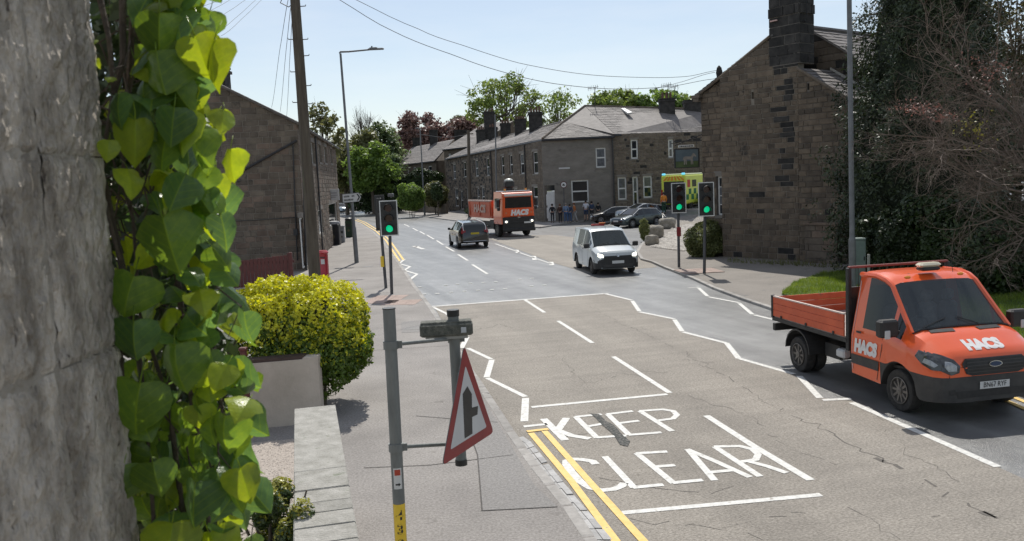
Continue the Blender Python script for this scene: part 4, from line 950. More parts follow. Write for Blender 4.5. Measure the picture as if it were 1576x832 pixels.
sg = 1 if Ws.px(500, 290)[0] > 0 else -1
side_out = [(sg * x, y) for x, y in side_out]
wall_core(ls, Ws, side_out, ops, m_mort, 'side_mortar')
stones(ls, Ws, side_out, ops, (.22, .3), (.35, .8), lambda a, z, r_: r_.choice([m_st, m_dark, m_st_red]), limit=0, seed=5, gap=.02)
for r_ in ops[:5]: window(ls, Ws, r_, 'sash', lintel=m_ashlar)
for r_ in ops[5:]: window(ls, Ws, r_, 'plain', sill=False, lintel=m_ashlar, rec=.06)
far2 = Vector((FE.x, 68, 0)); g0 = Vector((CL.x, 42, 0)); perp = Vector((-1, -.11, 0)).normalized() * abs(rg[0])
e0, e1 = g0 + Vector((.18, -.2, ez + .02)), far2 + Vector((.18, .3, ez + .02)); rr0, rr1 = g0 + perp + Vector((0, -.2, rg[1] + .08)), far2 + perp + Vector((0, .3, rg[1] + .08)); l0_, l1_ = g0 + perp * 2 + Vector((-.1, -.2, ez + .02)), far2 + perp * 2 + Vector((-.1, .3, ez + .02))
slate_roof(ls, [e0, e1, rr1, rr0], m_slate, slates=False); slate_roof(ls, [l0_, l1_, rr1, rr0], m_slate, slates=False)
# verge slates stepping along the gable
for i in range(34):
    t = i / 34; p = e0.lerp(rr0, t) + Vector((0, .04, .03)); mb = MB(); d = (rr0 - e0).normalized(); ang = math.atan2(d.z, -d.x); ax = Matrix.Rotation(ang, 3, 'Y'); mb.box(p + d * .14, (.30, .26, .045), ax=ax @ Matrix.Identity(3)); mb.build('verge_slate', m_slate, ls)
mb = MB(); mb.tube([e0 + Vector((.04, 0, -.06)), e1 + Vector((.04, 0, -.06))], .065, 8); mb.build('gutter', m_gutter, ls)
mb = MB(); p0 = Ws.w(sg * 2 * .1, ez - .1, .06)
for pxx in (488,):
    a = Ws.px(pxx, 290)[0]; mb = MB(); mb.tube([Ws.w(a, 0, .09), Ws.w(a, ez - .1, .09)], .05, 8); mb.build('drainpipe', m_gutter, ls)
mb = MB(); mb.tube([Wg.w(*Wg.px(457, 216), .09), Wg.w(*Wg.px(340, 281), .09), Wg.w(*Wg.px(300, 303), .09)], .055, 8); mb.build('drainpipe', m_gutter, ls)
mb = MB(); mb.tube([Wg.w(*Wg.px(451, 222), .07), Wg.w(*Wg.px(455, 330), .07), Wg.w(*Wg.px(458, 400), .07)], .03, 6); mb.build('soil_pipe', m_gutter, ls)
mb = MB(); mb.tube([Wg.w(*Wg.px(470, 333), .06), Wg.w(*Wg.px(400, 338), .06), Wg.w(*Wg.px(300, 343), .06)], .018, 5); mb.build('wall_cable', m_gutter, ls)
mb = MB(); mb.tube([Wg.w(*Wg.px(464, 200), .05), Wg.w(*Wg.px(472, 418), .05)], .045, 8); mb.build('drainpipe', m_gutter, ls)
q_ = Wg.px(455.5, 357); mb = MB(); mb.box(Wg.w(q_[0], q_[1], .08), (.2, .12, .3)); mb.build('meter_box', m_gutter, ls)
chimney(ls, 316, 346, 104, 140, 42.6, pots=0, depth=.9)
mb = MB(); q_ = Ws.rect(500, 291, 521, 308); c = Ws.w((q_[0] + q_[1]) / 2, (q_[2] + q_[3]) / 2, .3); 
sgn = thing('shop_sign', 'small white rectangular shop sign projecting from the far end of the stone building', 'sign', tuple(P(511, 300, 60)))
c = P(511, 299.5, 60); wd = 22 / FPX * 60; mb = MB(); mb.cbox(c, (wd, .12, .78), .02); mb.build('board', m_signw, sgn); mb = MB()
for k in range(2): put_text(mb, ['SALON', 'OPEN'][0] if False else '', c, (1, 0, 0), (0, 0, 1), .2) if False else None
mb = MB(); mb.box(c + Vector((-.6, .1, 0)), (.3, .06, .5)); mb.build('bracket', m_gutter, sgn)
mb = MB(); mb.box(c + Vector((0, -.065, .12)), (.7, .01, .07)); mb.box(c + Vector((0, -.065, -.04)), (.8, .01, .05)); mb.box(c + Vector((0, -.065, -.17)), (.55, .01, .05)); mb.build('print_line', mat('faded_print', (0.3, 0.3, 0.32)), sgn, kind='stuff')
# dark red board fence below the gable
fn = thing('board_fence', 'oxblood vertical board fence against the brown stone gable', 'fence', tuple(G(410, 440)))
fw = Wall((P(449, 410, 35.5).x, 35.5), (-1, 0)); x = fw.px(448, 400)[0]; zt = fw.px(440, 392)[1]; base_me = None
for i in range(26):
    mb = MB(); c = fw.w(x - (-1) * (i * .155 + .08), 0); h = zt + (.08 if i == 0 else 0) - i * .012 + rng.uniform(-.01, .01); mb.cbox((fw.o.x + fw.u.x * (x + (i * .155 + .08)), 35.5, h / 2), (.14, .03, h), .006); mb.build('board', m_redpaint, fn)
mb = MB(); mb.cbox((fw.o.x - x, 35.45, zt / 2 + .05), (.13, .13, zt + .1), .01); mb.build('post', m_redpaint, fn)
mb = MB(); mb.box((fw.o.x - 2, 35.56, zt * .8), (4.2, .05, .1)); mb.build('rail', m_redpaint, fn)

m_pst = mat('pub_stone', (0.12, 0.09, 0.064), (0.185, 0.145, 0.105), 2.2, rough=.92, bump=.8, bscale=26, rnd=.16, detail=9, broad=.12, spots=[((0.05, 0.043, 0.037), 1.2, .60)])
m_pdk = mat('pub_stone_dark', (0.085, 0.066, 0.05), (0.135, 0.108, 0.08), 2.2, rough=.92, bump=.8, bscale=26, rnd=.2, detail=9, broad=.12)
m_soot_mort = mat('chimney_mortar', (0.17, 0.155, 0.14), (0.24, 0.22, 0.2), 5, rough=.95)
# ---------------------------------------------------------------- pub with tall chimney gable
pa, pb2 = G(1117, 398), G(1292, 408); Wp = Wall((pa.x, pa.y), (pb2.x - pa.x, pb2.y - pa.y)); IN = -Wp.n
pub = thing('pub_building', 'tall dark stone public house gable with a big sooty chimney beside the conifer', 'building', (pa.x + 4, pa.y, 0))
def U(x, y): return Wp.px(x, y)
A1 = [U(1113, 404), U(1231, 404), U(1231, 62), U(1186, 58), U(1113, 119)]
zg = -.1; A1[0] = (A1[0][0], zg); A1[1] = (A1[1][0], zg); A1[2] = (A1[1][0], A1[2][1]); A1[4] = (A1[0][0], A1[4][1])
aR = U(1304, 150); A2 = [(A1[1][0], zg), (aR[0], zg), aR, (A1[1][0], U(1231, 106)[1])]
slot = [Wp.rect(1156.5, 141, 1160, 152), Wp.rect(1242.5, 128, 1246, 138)]
wall_core(pub, Wp, A1, slot[:1], m_mort, 'gable_mortar', .4); wall_core(pub, Wp, A2, slot[1:], m_mort_d, 'gable_mortar', .4)
def mfp(a, z, r_):
    p = proj_px(Wp.w(a, z))
    if 1186 < p[0] < 1246 and p[1] < 104: return m_sooty if r_.random() < .85 else m_pdk
    if abs(p[0] - (1207 + 3 * math.sin(p[1] * .1))) < 9 and 104 < p[1] < 285 and r_.random() < .6: return m_sooty
    if p[1] > 270 and r_.random() < .35: return m_sooty if r_.random() < .10 else m_pdk
    return r_.choice([m_pst, m_pst, m_pdk, m_pst])
def proj_px(p):
    d = Vector(p) - CAM; return (CXP + FPX * d.dot(cr) / d.dot(cf), CYP - FPX * d.dot(cu) / d.dot(cf))
stones(pub, Wp, A1, slot[:1], (.20, .27), (.4, .9), mfp, limit=190, seed=8, gap=.018, proud=.03, vis=lambda a, z: True)
stones(pub, Wp, A2, slot[1:], (.20, .27), (.4, .9), mfp, limit=110, seed=9, gap=.018, proud=.03)
for s_ in slot: mb = MB(); mb.prism([Wp.w(s_[0], s_[2], -.2), Wp.w(s_[1], s_[2], -.2), Wp.w(s_[1], s_[3], -.2), Wp.w(s_[0], s_[3], -.2)], IN * .05); mb.build('vent_slot', m_gutter, pub)
# recessed strip left of the breast, with the window
Wq = Wall(Wp.w(0, 0, -.45), Wp.u)
bq = [Wq.px(1082, 300), Wq.px(1120, 300)]; wq = Wq.rect(1103, 271, 1116, 331)
zL = Wq.px(1083, 146)[1]; Q = [(bq[0][0], zg), (bq[1][0] + .3, zg), (bq[1][0] + .3, Wq.px(1120, 113)[1]), (bq[0][0], zL)]
wall_core(pub, Wq, Q, [wq], m_mort_d, 'side_mortar', .3); stones(pub, Wq, Q, [wq], (.20, .27), (.4, .9), mfp, limit=0, seed=12, gap=.018)
window(pub, Wq, wq, 'grid', wf=.08, lintel=m_ashlar)
mb = MB(); mb.tube([Wq.w(A1[0][0] - .12, 0, .08), Wq.w(A1[0][0] - .12, A1[4][1] - 1.6, .08)], .055, 8); mb.build('drainpipe', m_gutter, pub)
# flank returns and roofs
def back(p, d): return p + IN * d
eL = Wq.w(bq[0][0] - .25, zL + .03, .15); rT = Wp.w(*U(1190, 52), .05)
rT = Wp.w(U(1190, 56)[0], U(1190, 52)[1], 0.05)
slate_roof(pub, [back(eL, 0), back(eL, 9), back(rT, 9), back(rT, 0)], m_slate, slates=False, name='roof')
mb = MB(); L0 = Wq.w(bq[0][0], 0); mb.prism([L0, L0 + Vector((0, 0, zL)), back(L0, 9) + Vector((0, 0, zL)), back(L0, 9)], Wp.u * .3); mb.build('street_wall', m_dark, pub)
vr0, vr1 = Wp.w(A1[1][0], U(1231, 104)[1], .08), Wp.w(aR[0] + .12, aR[1] - .06, .08)
D2 = 2.5
slate_roof(pub, [vr1, back(vr1, D2 + .4), back(vr0, D2 + .1), vr0], m_slate, row=.3, tile=.5, seed=5, name='lower_roof')
mb = MB(); mb.prism([back(vr0, D2 - .05) + Vector((0, 0, -.1)), back(vr1, D2 - .05) + Vector((0, 0, -.1)), back(vr1, D2 - .05) + Vector((0, 0, .12)), back(vr0, D2 - .05) + Vector((0, 0, .12))], -IN * .08); mb.build('lead_flashing', mat('flashing_pale', (0.42, 0.40, 0.36), (0.5, 0.48, 0.44), 8, rough=.8), pub)
Wb = Wall(Wp.w(0, 0, -D2), Wp.u)
b0, b1 = Wb.px(1247, 46), Wb.px(1334, 98); bz_ = Wb.px(1334, 300)
B1 = [(b0[0] - 3.2, zg), (b1[0], zg), b1, b0, (b0[0] - 3.2, b0[1] - 2.0)]
wall_core(pub, Wb, B1, [], m_mort_d, 'rear_mortar', .4); stones(pub, Wb, B1, [], (.28, .34), (.5, 1.0), lambda a, z, r_: r_.choice([m_dark, m_sooty, m_dark]), limit=0, seed=14, gap=.02)
w0, w1 = Wb.w(b0[0], b0[1] + .05, .12), Wb.w(b1[0] + .2, b1[1] - .1, .12)
slate_roof(pub, [w1, back(w1, 12), back(w0, 12), w0], m_slate, row=.34, tile=.6, seed=6, name='upper_roof')
mb = MB(); mb.tube([w0 + Vector((0, 0, .05)), back(w0, 12) + Vector((0, 0, .05))], .11, 6); mb.build('ridge_tile', m_slate, pub)
mb = MB(); p_ = Wb.w(b1[0], 0, 0); mb.prism([p_, back(p_, 12), back(p_, 12) + Vector((0, 0, b1[1])), p_ + Vector((0, 0, b1[1]))], -Wp.u * .3); mb.build('flank_wall', m_dark, pub)
p_ = Wp.w(aR[0], 0); mb = MB(); mb.prism([p_ + IN * .41, back(p_, D2), back(p_, D2) + Vector((0, 0, aR[1] - .05)), p_ + IN * .41 + Vector((0, 0, aR[1] - .05))], -Wp.u * .3); mb.build('flank_wall', m_dark, pub)
# verge copings
mb = MB(); v0 = Wq.w(bq[0][0] - .1, zL + .02, .1); v1 = Wp.w(*U(1186, 56), .06); v1.z = U(1186, 56)[1]; mb.tube([v0, v1], .07, 6); mb.build('verge', m_dark, pub)
mb = MB(); mb.tube([vr0 + Vector((0, 0, .0)), vr1], .06, 6); mb.build('verge', m_dark, pub)
cc = Wq.w(bq[0][0] - .12, zL - .1, .1); mb = MB(); mb.box(cc + Vector((0, 0, .05)), (.5, .35, .14), math.atan2(Wp.u.y, Wp.u.x)); mb.box(cc + Vector((0, 0, -.1)), (.34, .3, .14), math.atan2(Wp.u.y, Wp.u.x)); mb.build('kneeler_stone', m_dark, pub)
f_ = Wq.w(*Wq.px(1107, 125), .0); mb = MB(); mb.tube([f_, f_ + Vector((0, 0, .25)), f_ + Vector((0, 0, .4)), f_ + Vector((0, 0, .62)), f_ + Vector((0, 0, .72))], [.10, .13, .16, .11, .02], 7); mb.build('finial', m_sooty, pub)
# chimney stack built of big sooty blocks
ca0, ca1 = U(1184, 50)[0], U(1231.5, 50)[0]; zb_ = U(1207, 100)[1]; zt_ = U(1207, -40)[1]; cd_ = 1.0
ch = MB(); ch.prism([Wp.w(ca0 + .03, zb_, .02), Wp.w(ca1 - .03, zb_, .02), Wp.w(ca1 - .03, zb_, -cd_), Wp.w(ca0 + .03, zb_, -cd_)], (0, 0, zt_ - zb_)); cho = ch.build('chimney', m_soot_mort, pub)
z = zb_; k = 0
m_soot2 = mat('sooty_block', (0.02, 0.019, 0.018), (0.06, 0.055, 0.05), 3, rough=.85, bump=.5, bscale=20, rnd=.4, spots=[((0.16, 0.07, 0.045), 1.3, .68)])
while z < zt_:
    h = .40; pr = .05 if k % 6 == 5 else 0; k += 1
    for (s0, s1, face) in ((ca0, ca1, 0), (0, cd_, 1), (0, cd_, 2)):
        t = s0; j = 0
        while t < s1 - .05:
            l = min([.75, .55, .95][(k + j) % 3], s1 - t); j += 1
            if s1 - t - l < .2: l = s1 - t
            mb = MB(); g_ = .035
            if face == 0: pts = [Wp.w(t + g_ / 2, z + g_, .02), Wp.w(t + l - g_ / 2, z + g_, .02), Wp.w(t + l - g_ / 2, z + h, .02), Wp.w(t + g_ / 2, z + h, .02)]; mb.prism(pts, Wp.n * (.022 + pr))
            elif face == 1: pts = [Wp.w(ca1 - .03, z + g_, -t - g_ / 2), Wp.w(ca1 - .03, z + g_, -t - l + g_ / 2), Wp.w(ca1 - .03, z + h, -t - l + g_ / 2), Wp.w(ca1 - .03, z + h, -t - g_ / 2)]; mb.prism(pts, Wp.u * (.022 + pr) * (1 if ca1 > ca0 else -1))
            else: pts = [Wp.w(ca0 + .03, z + g_, -t - g_ / 2), Wp.w(ca0 + .03, z + g_, -t - l + g_ / 2), Wp.w(ca0 + .03, z + h, -t - l + g_ / 2), Wp.w(ca0 + .03, z + h, -t - g_ / 2)]; mb.prism(pts, -Wp.u * (.05 + pr))
            mb.build('stone_block', m_soot2, cho); t += l
    z += h
mb = MB(); q_ = Wp.w(*U(1193, 32), .1); mb.box(q_, (.35, .06, .05), math.atan2(Wp.u.y, Wp.u.x)); mb.build('ledge', mat('pink_stone', (0.6, 0.4, 0.36)), pub)
mb = MB(); q_ = Wp.w(ca1 + .1, zt_ - 2.0, -.3); mb.tube([q_, q_ + Vector((0, 0, 2.6))], .02, 5); mb.tube([q_ + Vector((0, 0, -.0)), q_ + Vector((-.1, 0, 0))], .05, 5); mb.build('aerial_mast', m_gutter, pub)
# low lean-to and dark doorway at the foot of the gable
lt = [U(1246, 344), U(1296, 344)]; ltz = U(1270, 345)[1]
mb = MB(); mb.prism([Wp.w(lt[0][0], 0, .04), Wp.w(lt[1][0], 0, .04), Wp.w(lt[1][0], ltz, .04), Wp.w(lt[0][0], ltz, .04)], Wp.n * .28); lo_ = mb.build('plinth_block', m_mort_d, pub)
Wl = Wall(Wp.w(0, 0, .32), Wp.u); stones(pub, Wl, [(lt[0][0], 0), (lt[1][0], 0), (lt[1][0], ltz), (lt[0][0], ltz)], [], (.26, .33), (.5, 1), lambda a, z, r_: r_.choice([m_dark, m_dark, m_st_red]), limit=0, seed=31)
mb = MB(); mb.prism([Wp.w(lt[0][0] - .05, ltz, .03), Wp.w(lt[1][0] + .05, ltz, .03), Wp.w(lt[1][0] + .05, ltz + .09, .03), Wp.w(lt[0][0] - .05, ltz + .09, .03)], Wp.n * .36); mb.build('coping', m_st_red, pub)

# ---------------------------------------------------------------- corner terrace
c1 = GG(838, 343); c0_ = G(690, 325)
W1 = Wall((c1.x, c1.y), (c0_.x - c1.x, c0_.y - c1.y)); W2 = Wall((c1.x, c1.y), (1, .01)); r2 = W2.w(abs(W2.px(943.5, 260)[0]) * (1 if W2.px(943.5, 260)[0] > 0 else -1), 0)
W3 = Wall((r2.x, r2.y - .15), (10, .55))
tr = thing('corner_terrace', 'grey stone terrace turning the corner behind the orange tipper truck', 'building', (c1.x + 3, c1.y + 4, 0))
zt1 = W1.px(836, 214)[1]; zt1b = W1.px(688, 244)[1]; far_a = W1.px(690, 325)[0]
w1 = [W1.rect(*r_) for r_ in [(697, 252, 701.5, 275), (713, 249, 717.5, 272), (731, 246, 736, 271), (748, 243, 753, 270), (771, 240, 776, 269), (784, 238, 789, 268), (800, 236, 806.5, 267), (820, 233, 828, 267), (700, 290, 705.5, 317), (708.5, 294, 713, 322), (718, 290, 722.5, 316), (734, 289, 738, 316), (741, 288, 746, 317), (820, 287, 828, 318), (790, 290, 797, 319)]]
W1o = [(0, -.2), (far_a, -.2), (far_a, zt1b), (0, zt1)]
wall_core(tr, W1, W1o, w1, m_mort_d, 'wall_mortar', .35); 
stones(tr, W1, W1o, w1, (.24, .3), (.4, .8), lambda a, z, r_: r_.choice([m_dark, m_st, m_sooty]) if abs(a) > abs(far_a) * .42 else r_.choice([m_st, m_dark]), limit=0, seed=20, gap=.03)
for i, r_ in enumerate(w1): window(tr, W1, r_, 'sash', wf=.09, lintel=m_ashlar, pm=None)
def dpipe(root, W, x, y0, y1):
    a = W.px(x, 270)[0]; mb = MB(); mb.tube([W.w(a, W.px(x, y1)[1], .12), W.w(a, W.px(x, y0)[1], .12)], .07, 6); mb.build('drainpipe', m_gutter, root)
dpipe(tr, W1, 758, 232, 335); dpipe(tr, W1, 810.5, 222, 340)
a2 = W2.px(943.5, 250)[0]; zt2 = W2.px(838, 214)[1]; zt2b = W2.px(943, 210)[1]
w2 = [W2.rect(879.5, 277, 906, 311), W2.rect(917, 227, 932.5, 257.5), W2.rect(838.8, 285, 854.5, 340)]
W2o = [(0, -.2), (a2, -.2), (a2, zt2b), (0, zt2)]
wall_core(tr, W2, W2o, w2, m_ashlar, 'front_wall', .35)
window(tr, W2, w2[0], 'sash', wf=.12, lintel=m_ashlar, rec=.08); window(tr, W2, w2[1], 'sash', wf=.12)
r_ = w2[2]; mb = MB(); mb.prism([W2.w(r_[0], r_[2], -.1), W2.w(r_[1], r_[2], -.1), W2.w(r_[1], r_[3] - .55, -.1), W2.w(r_[0], r_[3] - .55, -.1)], -W2.n * .06); dr_ = mb.build('door', m_frame, tr)
for k in range(2):
    for j in range(2): mb = MB(); wd_ = (r_[1] - r_[0]) / 2; mb.prism([W2.w(r_[0] + wd_ * k + .1, r_[2] + .25 + j * 1.2, -.095), W2.w(r_[0] + wd_ * (k + 1) - .1, r_[2] + .25 + j * 1.2, -.095), W2.w(r_[0] + wd_ * (k + 1) - .1, r_[2] + 1.25 + j * 1.2, -.095), W2.w(r_[0] + wd_ * k + .1, r_[2] + 1.25 + j * 1.2, -.095)], W2.n * .03); mb.build('door_panel', m_frame, dr_)
mb = MB(); mb.prism([W2.w(r_[0], r_[3] - .5, -.12), W2.w(r_[1], r_[3] - .5, -.12), W2.w(r_[1], r_[3], -.12), W2.w(r_[0], r_[3], -.12)], -W2.n * .04); mb.build('fanlight', m_pane, tr)
q0 = W2.px(860, 260); q1 = W2.px(877, 257); mb = MB(); mb.prism([W2.w(q0[0], q0[1], .01), W2.w(q1[0], q0[1], .01), W2.w(q1[0], q1[1], .01), W2.w(q0[0], q1[1], .01)], W2.n * .03); mb.build('street_name_plate', m_signw, tr)
dpipe(tr, W3, 944, 212, 335)
a3 = W3.px(1100, 240)[0]; zt3 = W3.px(946, 206.5)[1]; zt3b = W3.px(1100, 202)[1]
w3 = [W3.rect(*r_) for r_ in [(971, 214.5, 982, 244), (1028.5, 214, 1036.5, 242), (951, 272.5, 964.5, 307), (974, 271.5, 982.5, 318), (990, 270.5, 1004, 304)]]
W3o = [(0, -.2), (a3, -.2), (a3, zt3b), (0, zt3)]
wall_core(tr, W3, W3o, w3, m_mort, 'wall_mortar', .35); stones(tr, W3, W3o, w3, (.25, .31), (.35, .7), lambda a, z, r_: r_.choice([m_st, m_dark, m_st, m_sooty if r_.random() < .3 else m_dark]), limit=0, seed=22, gap=.035, proud=.045)
for i, r_ in enumerate(w3): window(tr, W3, r_, 'sash', wf=.13, lintel=m_ashlar, sill=i != 3)
# roofs from their corner points
eC = W1.w(-.3 if far_a > 0 else .3, zt1 + .02, .35); eF = W1.w(far_a, zt1b + .02, .35); rA = P(868, 187, 83.5); rF = P(733, 220.5, 129)
eC = P(835, 213.6, c1.y - .2); eF = P(685, 244, 124)
slate_roof(tr, [eF, eC, rA, rF], m_slate, row=.42, tile=.7, name='terrace_roof')
e2 = P(946, 208.6, r2.y - .3); e3 = P(946, 206, r2.y - .4); e4 = P(1100, 202, r2.y + 6); rB = P(900, 163, 86); rR = P(1100, 168.5, 89)
def tri_roof(pts, name):
    mb = MB(); n_ = (Vector(pts[1]) - Vector(pts[0])).cross(Vector(pts[2]) - Vector(pts[0])).normalized(); n_ = n_ if n_.z > 0 else -n_; mb.prism(pts, -n_ * .08); return mb.build(name, m_slate, tr)
slate_roof(tr, [eC, e2, rA.lerp(e2, .02), rA], m_slate, row=.36, tile=.6, name='corner_roof')
slate_roof(tr, [e3, e4, rR, rB], m_slate, row=.36, tile=.6, name='main_roof'); tri_roof([e3, rB, rA], 'hip_roof')
mb = MB(); mb.tube([eC + Vector((0, 0, .03)), rA + Vector((0, 0, .03))], .13, 6); mb.build('hip_tile', m_dark, tr)
mb = MB(); mb.tube([rA + Vector((0, 0, .03)), rB + Vector((0, 0, .03)), rR + Vector((0, 0, .03))], .12, 6); mb.build('ridge_tile', m_dark, tr)
mb = MB(); mb.tube([rA + Vector((0, 0, .03)), rF + Vector((0, 0, .03))], .12, 6); mb.build('ridge_tile', m_slate, tr)
# back slopes so the block is closed from behind
mb = MB(); mb.poly([rA, rF, rF + Vector((6, 1, -4)), rA + Vector((4, 6, -4))]); mb.poly([rB, rR, rR + Vector((0, 5, -4)), rB + Vector((0, 5, -4))]); mb.poly([rA, rB, rB + Vector((0, 5, -4)), rA + Vector((4, 6, -4))]); mb.build('rear_roof', m_slate, tr)
for a, b in ((eF, eC), (eC, e2), (e3, e4)): mb = MB(); mb.tube([a + Vector((0, -.05, -.12)), b + Vector((0, -.05, -.12))], .10, 6); mb.build('gutter', m_gutter, tr)
sk = P(965, 172, 86.4); mb = MB(); v_ = (rB - e3).normalized(); s0 = P(958, 170, 86.2); mb.prism([P(956, 169, 86.3), P(961, 168.5, 86.4), P(973, 175, 84.4), P(966, 176, 84.3)], (0, -.1, .16)); mb.build('skylight', m_frame, tr)
for i, (x0, x1, yt, yb, Y, pt_n) in enumerate([(733, 747, 200, 221, 127, 4), (751.5, 766, 196, 214, 117, 3), (770, 786, 190, 210, 108, 3), (792, 810, 184, 204, 100, 4), (814, 835, 173, 200, 92.5, 4)]): chimney(tr, x0, x1, yt, yb, Y, pots=pt_n, dz=1.5)
chimney(tr, 1016, 1039, 152, 172, 86.5, pots=3, dz=1.2, depth=1.0); chimney(tr, 1054, 1081, 154, 180, 88, pots=0, dz=1.2, depth=1.0)
def aerial(px, py0, py1, Y, root):
    a, b = P(px, py1, Y), P(px, py0, Y); mb = MB(); mb.tube([a, b], .035, 5); mb.tube([b + Vector((-.7, 0, -.12)), b + Vector((.35, 0, .05))], .025, 4)
    for k in range(6): c = b + Vector((-.65 + k * .18, 0, -.11 + k * .028)); mb.tube([c + Vector((0, 0, -.22)), c + Vector((0, 0, .22))], .016, 4)
    mb.build('tv_aerial', m_gutter, root)
aerial(915.5, 134, 168, 86, tr); aerial(1028, 130, 155, 87, tr); aerial(1038.5, 133, 155, 87, tr)

# ---------------------------------------------------------------- farther houses
def far_house(label, fac, side, eave_l, eave_r, ridge_l, ridge_r, Yl, Yr, dpt, wins, chims, base_z=-.2, wm=None):
    a, b = P(*eave_l, Yl), P(*eave_r, Yr); W = Wall((a.x, a.y), (b.x - a.x, b.y - a.y)); L_ = (Vector((b.x, b.y, 0)) - Vector((a.x, a.y, 0))).length
    h = thing('stone_house', label, 'house', (a.x, a.y, 0)); rc = [W.rect(*q) for q in wins]; sgn_ = 1
    out = [(0, base_z), (L_, base_z), (L_, b.z), (0, a.z)]
    wall_core(h, W, out, rc, wm or m_dark, 'wall', .4)
    for q in rc: window(h, W, q, 'sash', wf=.14, lintel=None)
    r1_, r2_ = P(*ridge_l, Yl + dpt), P(*ridge_r, Yr + dpt); ov = W.n * .3
    slate_roof(h, [a + ov, b + ov, r2_, r1_], m_slate, row=.5, slates=False)
    bk = -W.n * dpt * 2; mb = MB(); mb.poly([r1_, r2_, b + bk, a + bk]); mb.build('rear_roof', m_slate, h)
    for e, rr_ in ((a, r1_), (b, r2_)): f0 = Vector((e.x, e.y, base_z)); f1 = f0 + bk; mb = MB(); mb.add([f0, e, rr_, e + bk, f1], [(0, 1, 2, 3, 4)]); mb.build('gable', wm or m_dark, h)
    mb = MB(); mb.tube([a + ov + Vector((0, 0, -.1)), b + ov + Vector((0, 0, -.1))], .1, 5); mb.build('gutter', m_gutter, h)
    for c in chims: chimney(h, *c, dz=1.5)
    return h
far_house('far stone row with a low slate roof and roof windows left of the terrace', None, None, (605, 255), (671, 247), (636, 226), (699, 214), 150, 136, 6, [(612, 260, 617.5, 274), (636, 257, 640.5, 271), (659, 255, 664.5, 269), (645, 262, 649, 272), (627, 262, 630, 272)], [(635, 646, 212, 229, 156, .7, 2), (661, 673, 200, 222, 148, .7, 3), (699, 718, 200, 214, 141, .7, 3)])
far_house('taller stone house with a big chimney rising behind the end of the terrace', None, None, (683, 230), (735, 224), (746, 189), (790, 186), 133, 129, 5, [(690, 236, 694, 243)], [(745, 762, 172, 218, 128, .9, 3)])
far_house('distant house with a pale sunlit roof among the trees', None, None, (512, 246), (531, 245), (516, 234), (528, 233), 190, 190, 4, [(518, 250, 521, 254)], [])
far_house('low distant stone outbuilding past the signpost', None, None, (505, 264), (534, 263), (508, 257), (532, 256), 150, 150, 3, [(514, 268, 518, 273)], [])
for px, py in ((663.5, 222),(676, 221)): pass
# stone garden wall along the far footway
def garden_wall(pts, h, label, Y=None):
    g = thing('garden_wall', label, 'wall', tuple(GG(*pts[0]))); ps = [GG(*p) for p in pts]
    for i in range(len(ps) - 1):
        a, b = ps[i], ps[i + 1]; d = Vector((b.x - a.x, b.y - a.y, 0)); n_ = Vector((-d.y, d.x, 0)).normalized(); mb = MB(); mb.prism([(a.x, a.y, a.z), (b.x, b.y, b.z), (b.x, b.y, b.z + h), (a.x, a.y, a.z + h)], n_ * .35 * (1 if n_.y > 0 else -1)); mb.build('wall_run', m_dark, g)
        mb = MB(); mb.prism([(a.x, a.y, a.z + h), (b.x, b.y, b.z + h), (b.x, b.y, b.z + h + .12), (a.x, a.y, a.z + h + .12)], n_ * .42 * (1 if n_.y > 0 else -1)); mb.build('coping', m_st, g)
garden_wall([(604, 321), (640, 326), (686, 331)], 1.3, 'dark stone garden wall on the far footway in front of the distant row')
# ================================================================== VEGETATION
def leafm(name, c1, c2, tr_=.3, rnd=.3): return mat(name, c1, c2, 1.2, rough=.5, trans=tr_, rnd=rnd)
m_sp = leafm('foliage_spring_green', (0.12, 0.18, 0.045), (0.21, 0.28, 0.07), .4); m_br = leafm('foliage_bright_green', (0.10, 0.17, 0.04), (0.17, 0.26, 0.06), .5)
m_fdk = leafm('foliage_hazed_green', (0.08, 0.12, 0.055), (0.14, 0.19, 0.08), .42)  # dark green made paler in its colour to stand for distance haze
m_dk = leafm('foliage_dark_green', (0.022, 0.042, 0.014), (0.05, 0.08, 0.022), .15); m_cop = leafm('foliage_copper', (0.15, 0.09, 0.08), (0.25, 0.16, 0.13), .2)
m_con = leafm('foliage_cypress', (0.02, 0.034, 0.014), (0.05, 0.07, 0.025), .12); m_ol = leafm('foliage_olive', (0.10, 0.115, 0.04), (0.17, 0.175, 0.07), .35)
def crown_leaves(c, rad, nclump, per, size, clump_r, gap=.35, seed=0, flat=.75, low=-.7):
    rs = np.random.RandomState(seed); C_ = []
    while len(C_) < nclump:
        d = rs.normal(size=3); d /= np.linalg.norm(d); rr = rs.uniform(.25, 1) ** .45; p = d * rr
        if p[2] < low: continue
        if mnoise.noise(Vector(p * 2.3) + Vector((seed * 3.1, 0, 0))) < -gap * .6 and rr > .5: continue
        C_.append(np.array(c) + p * np.array(rad) * (1 + .18 * mnoise.noise(Vector(p * 1.7) + Vector((0, seed, 0)))))
    C_ = np.array(C_); P_ = []; N_ = []
    for q in C_:
        k = max(6, int(per * rs.uniform(.5, 1.5))); r_ = clump_r * rs.uniform(.55, 1.3); d = rs.normal(size=(k, 3)); d /= np.linalg.norm(d, axis=1)[:, None]
        rr = rs.uniform(.2, 1, k)[:, None] ** .5; P_.append(q + d * rr * r_ * np.array([1, 1, flat])); N_.append(d * .4 + np.array([0, 0, .7]))
    v, f = leaf_cloud(np.concatenate(P_), np.concatenate(N_), size, .8, .6, rs); return v, f, C_
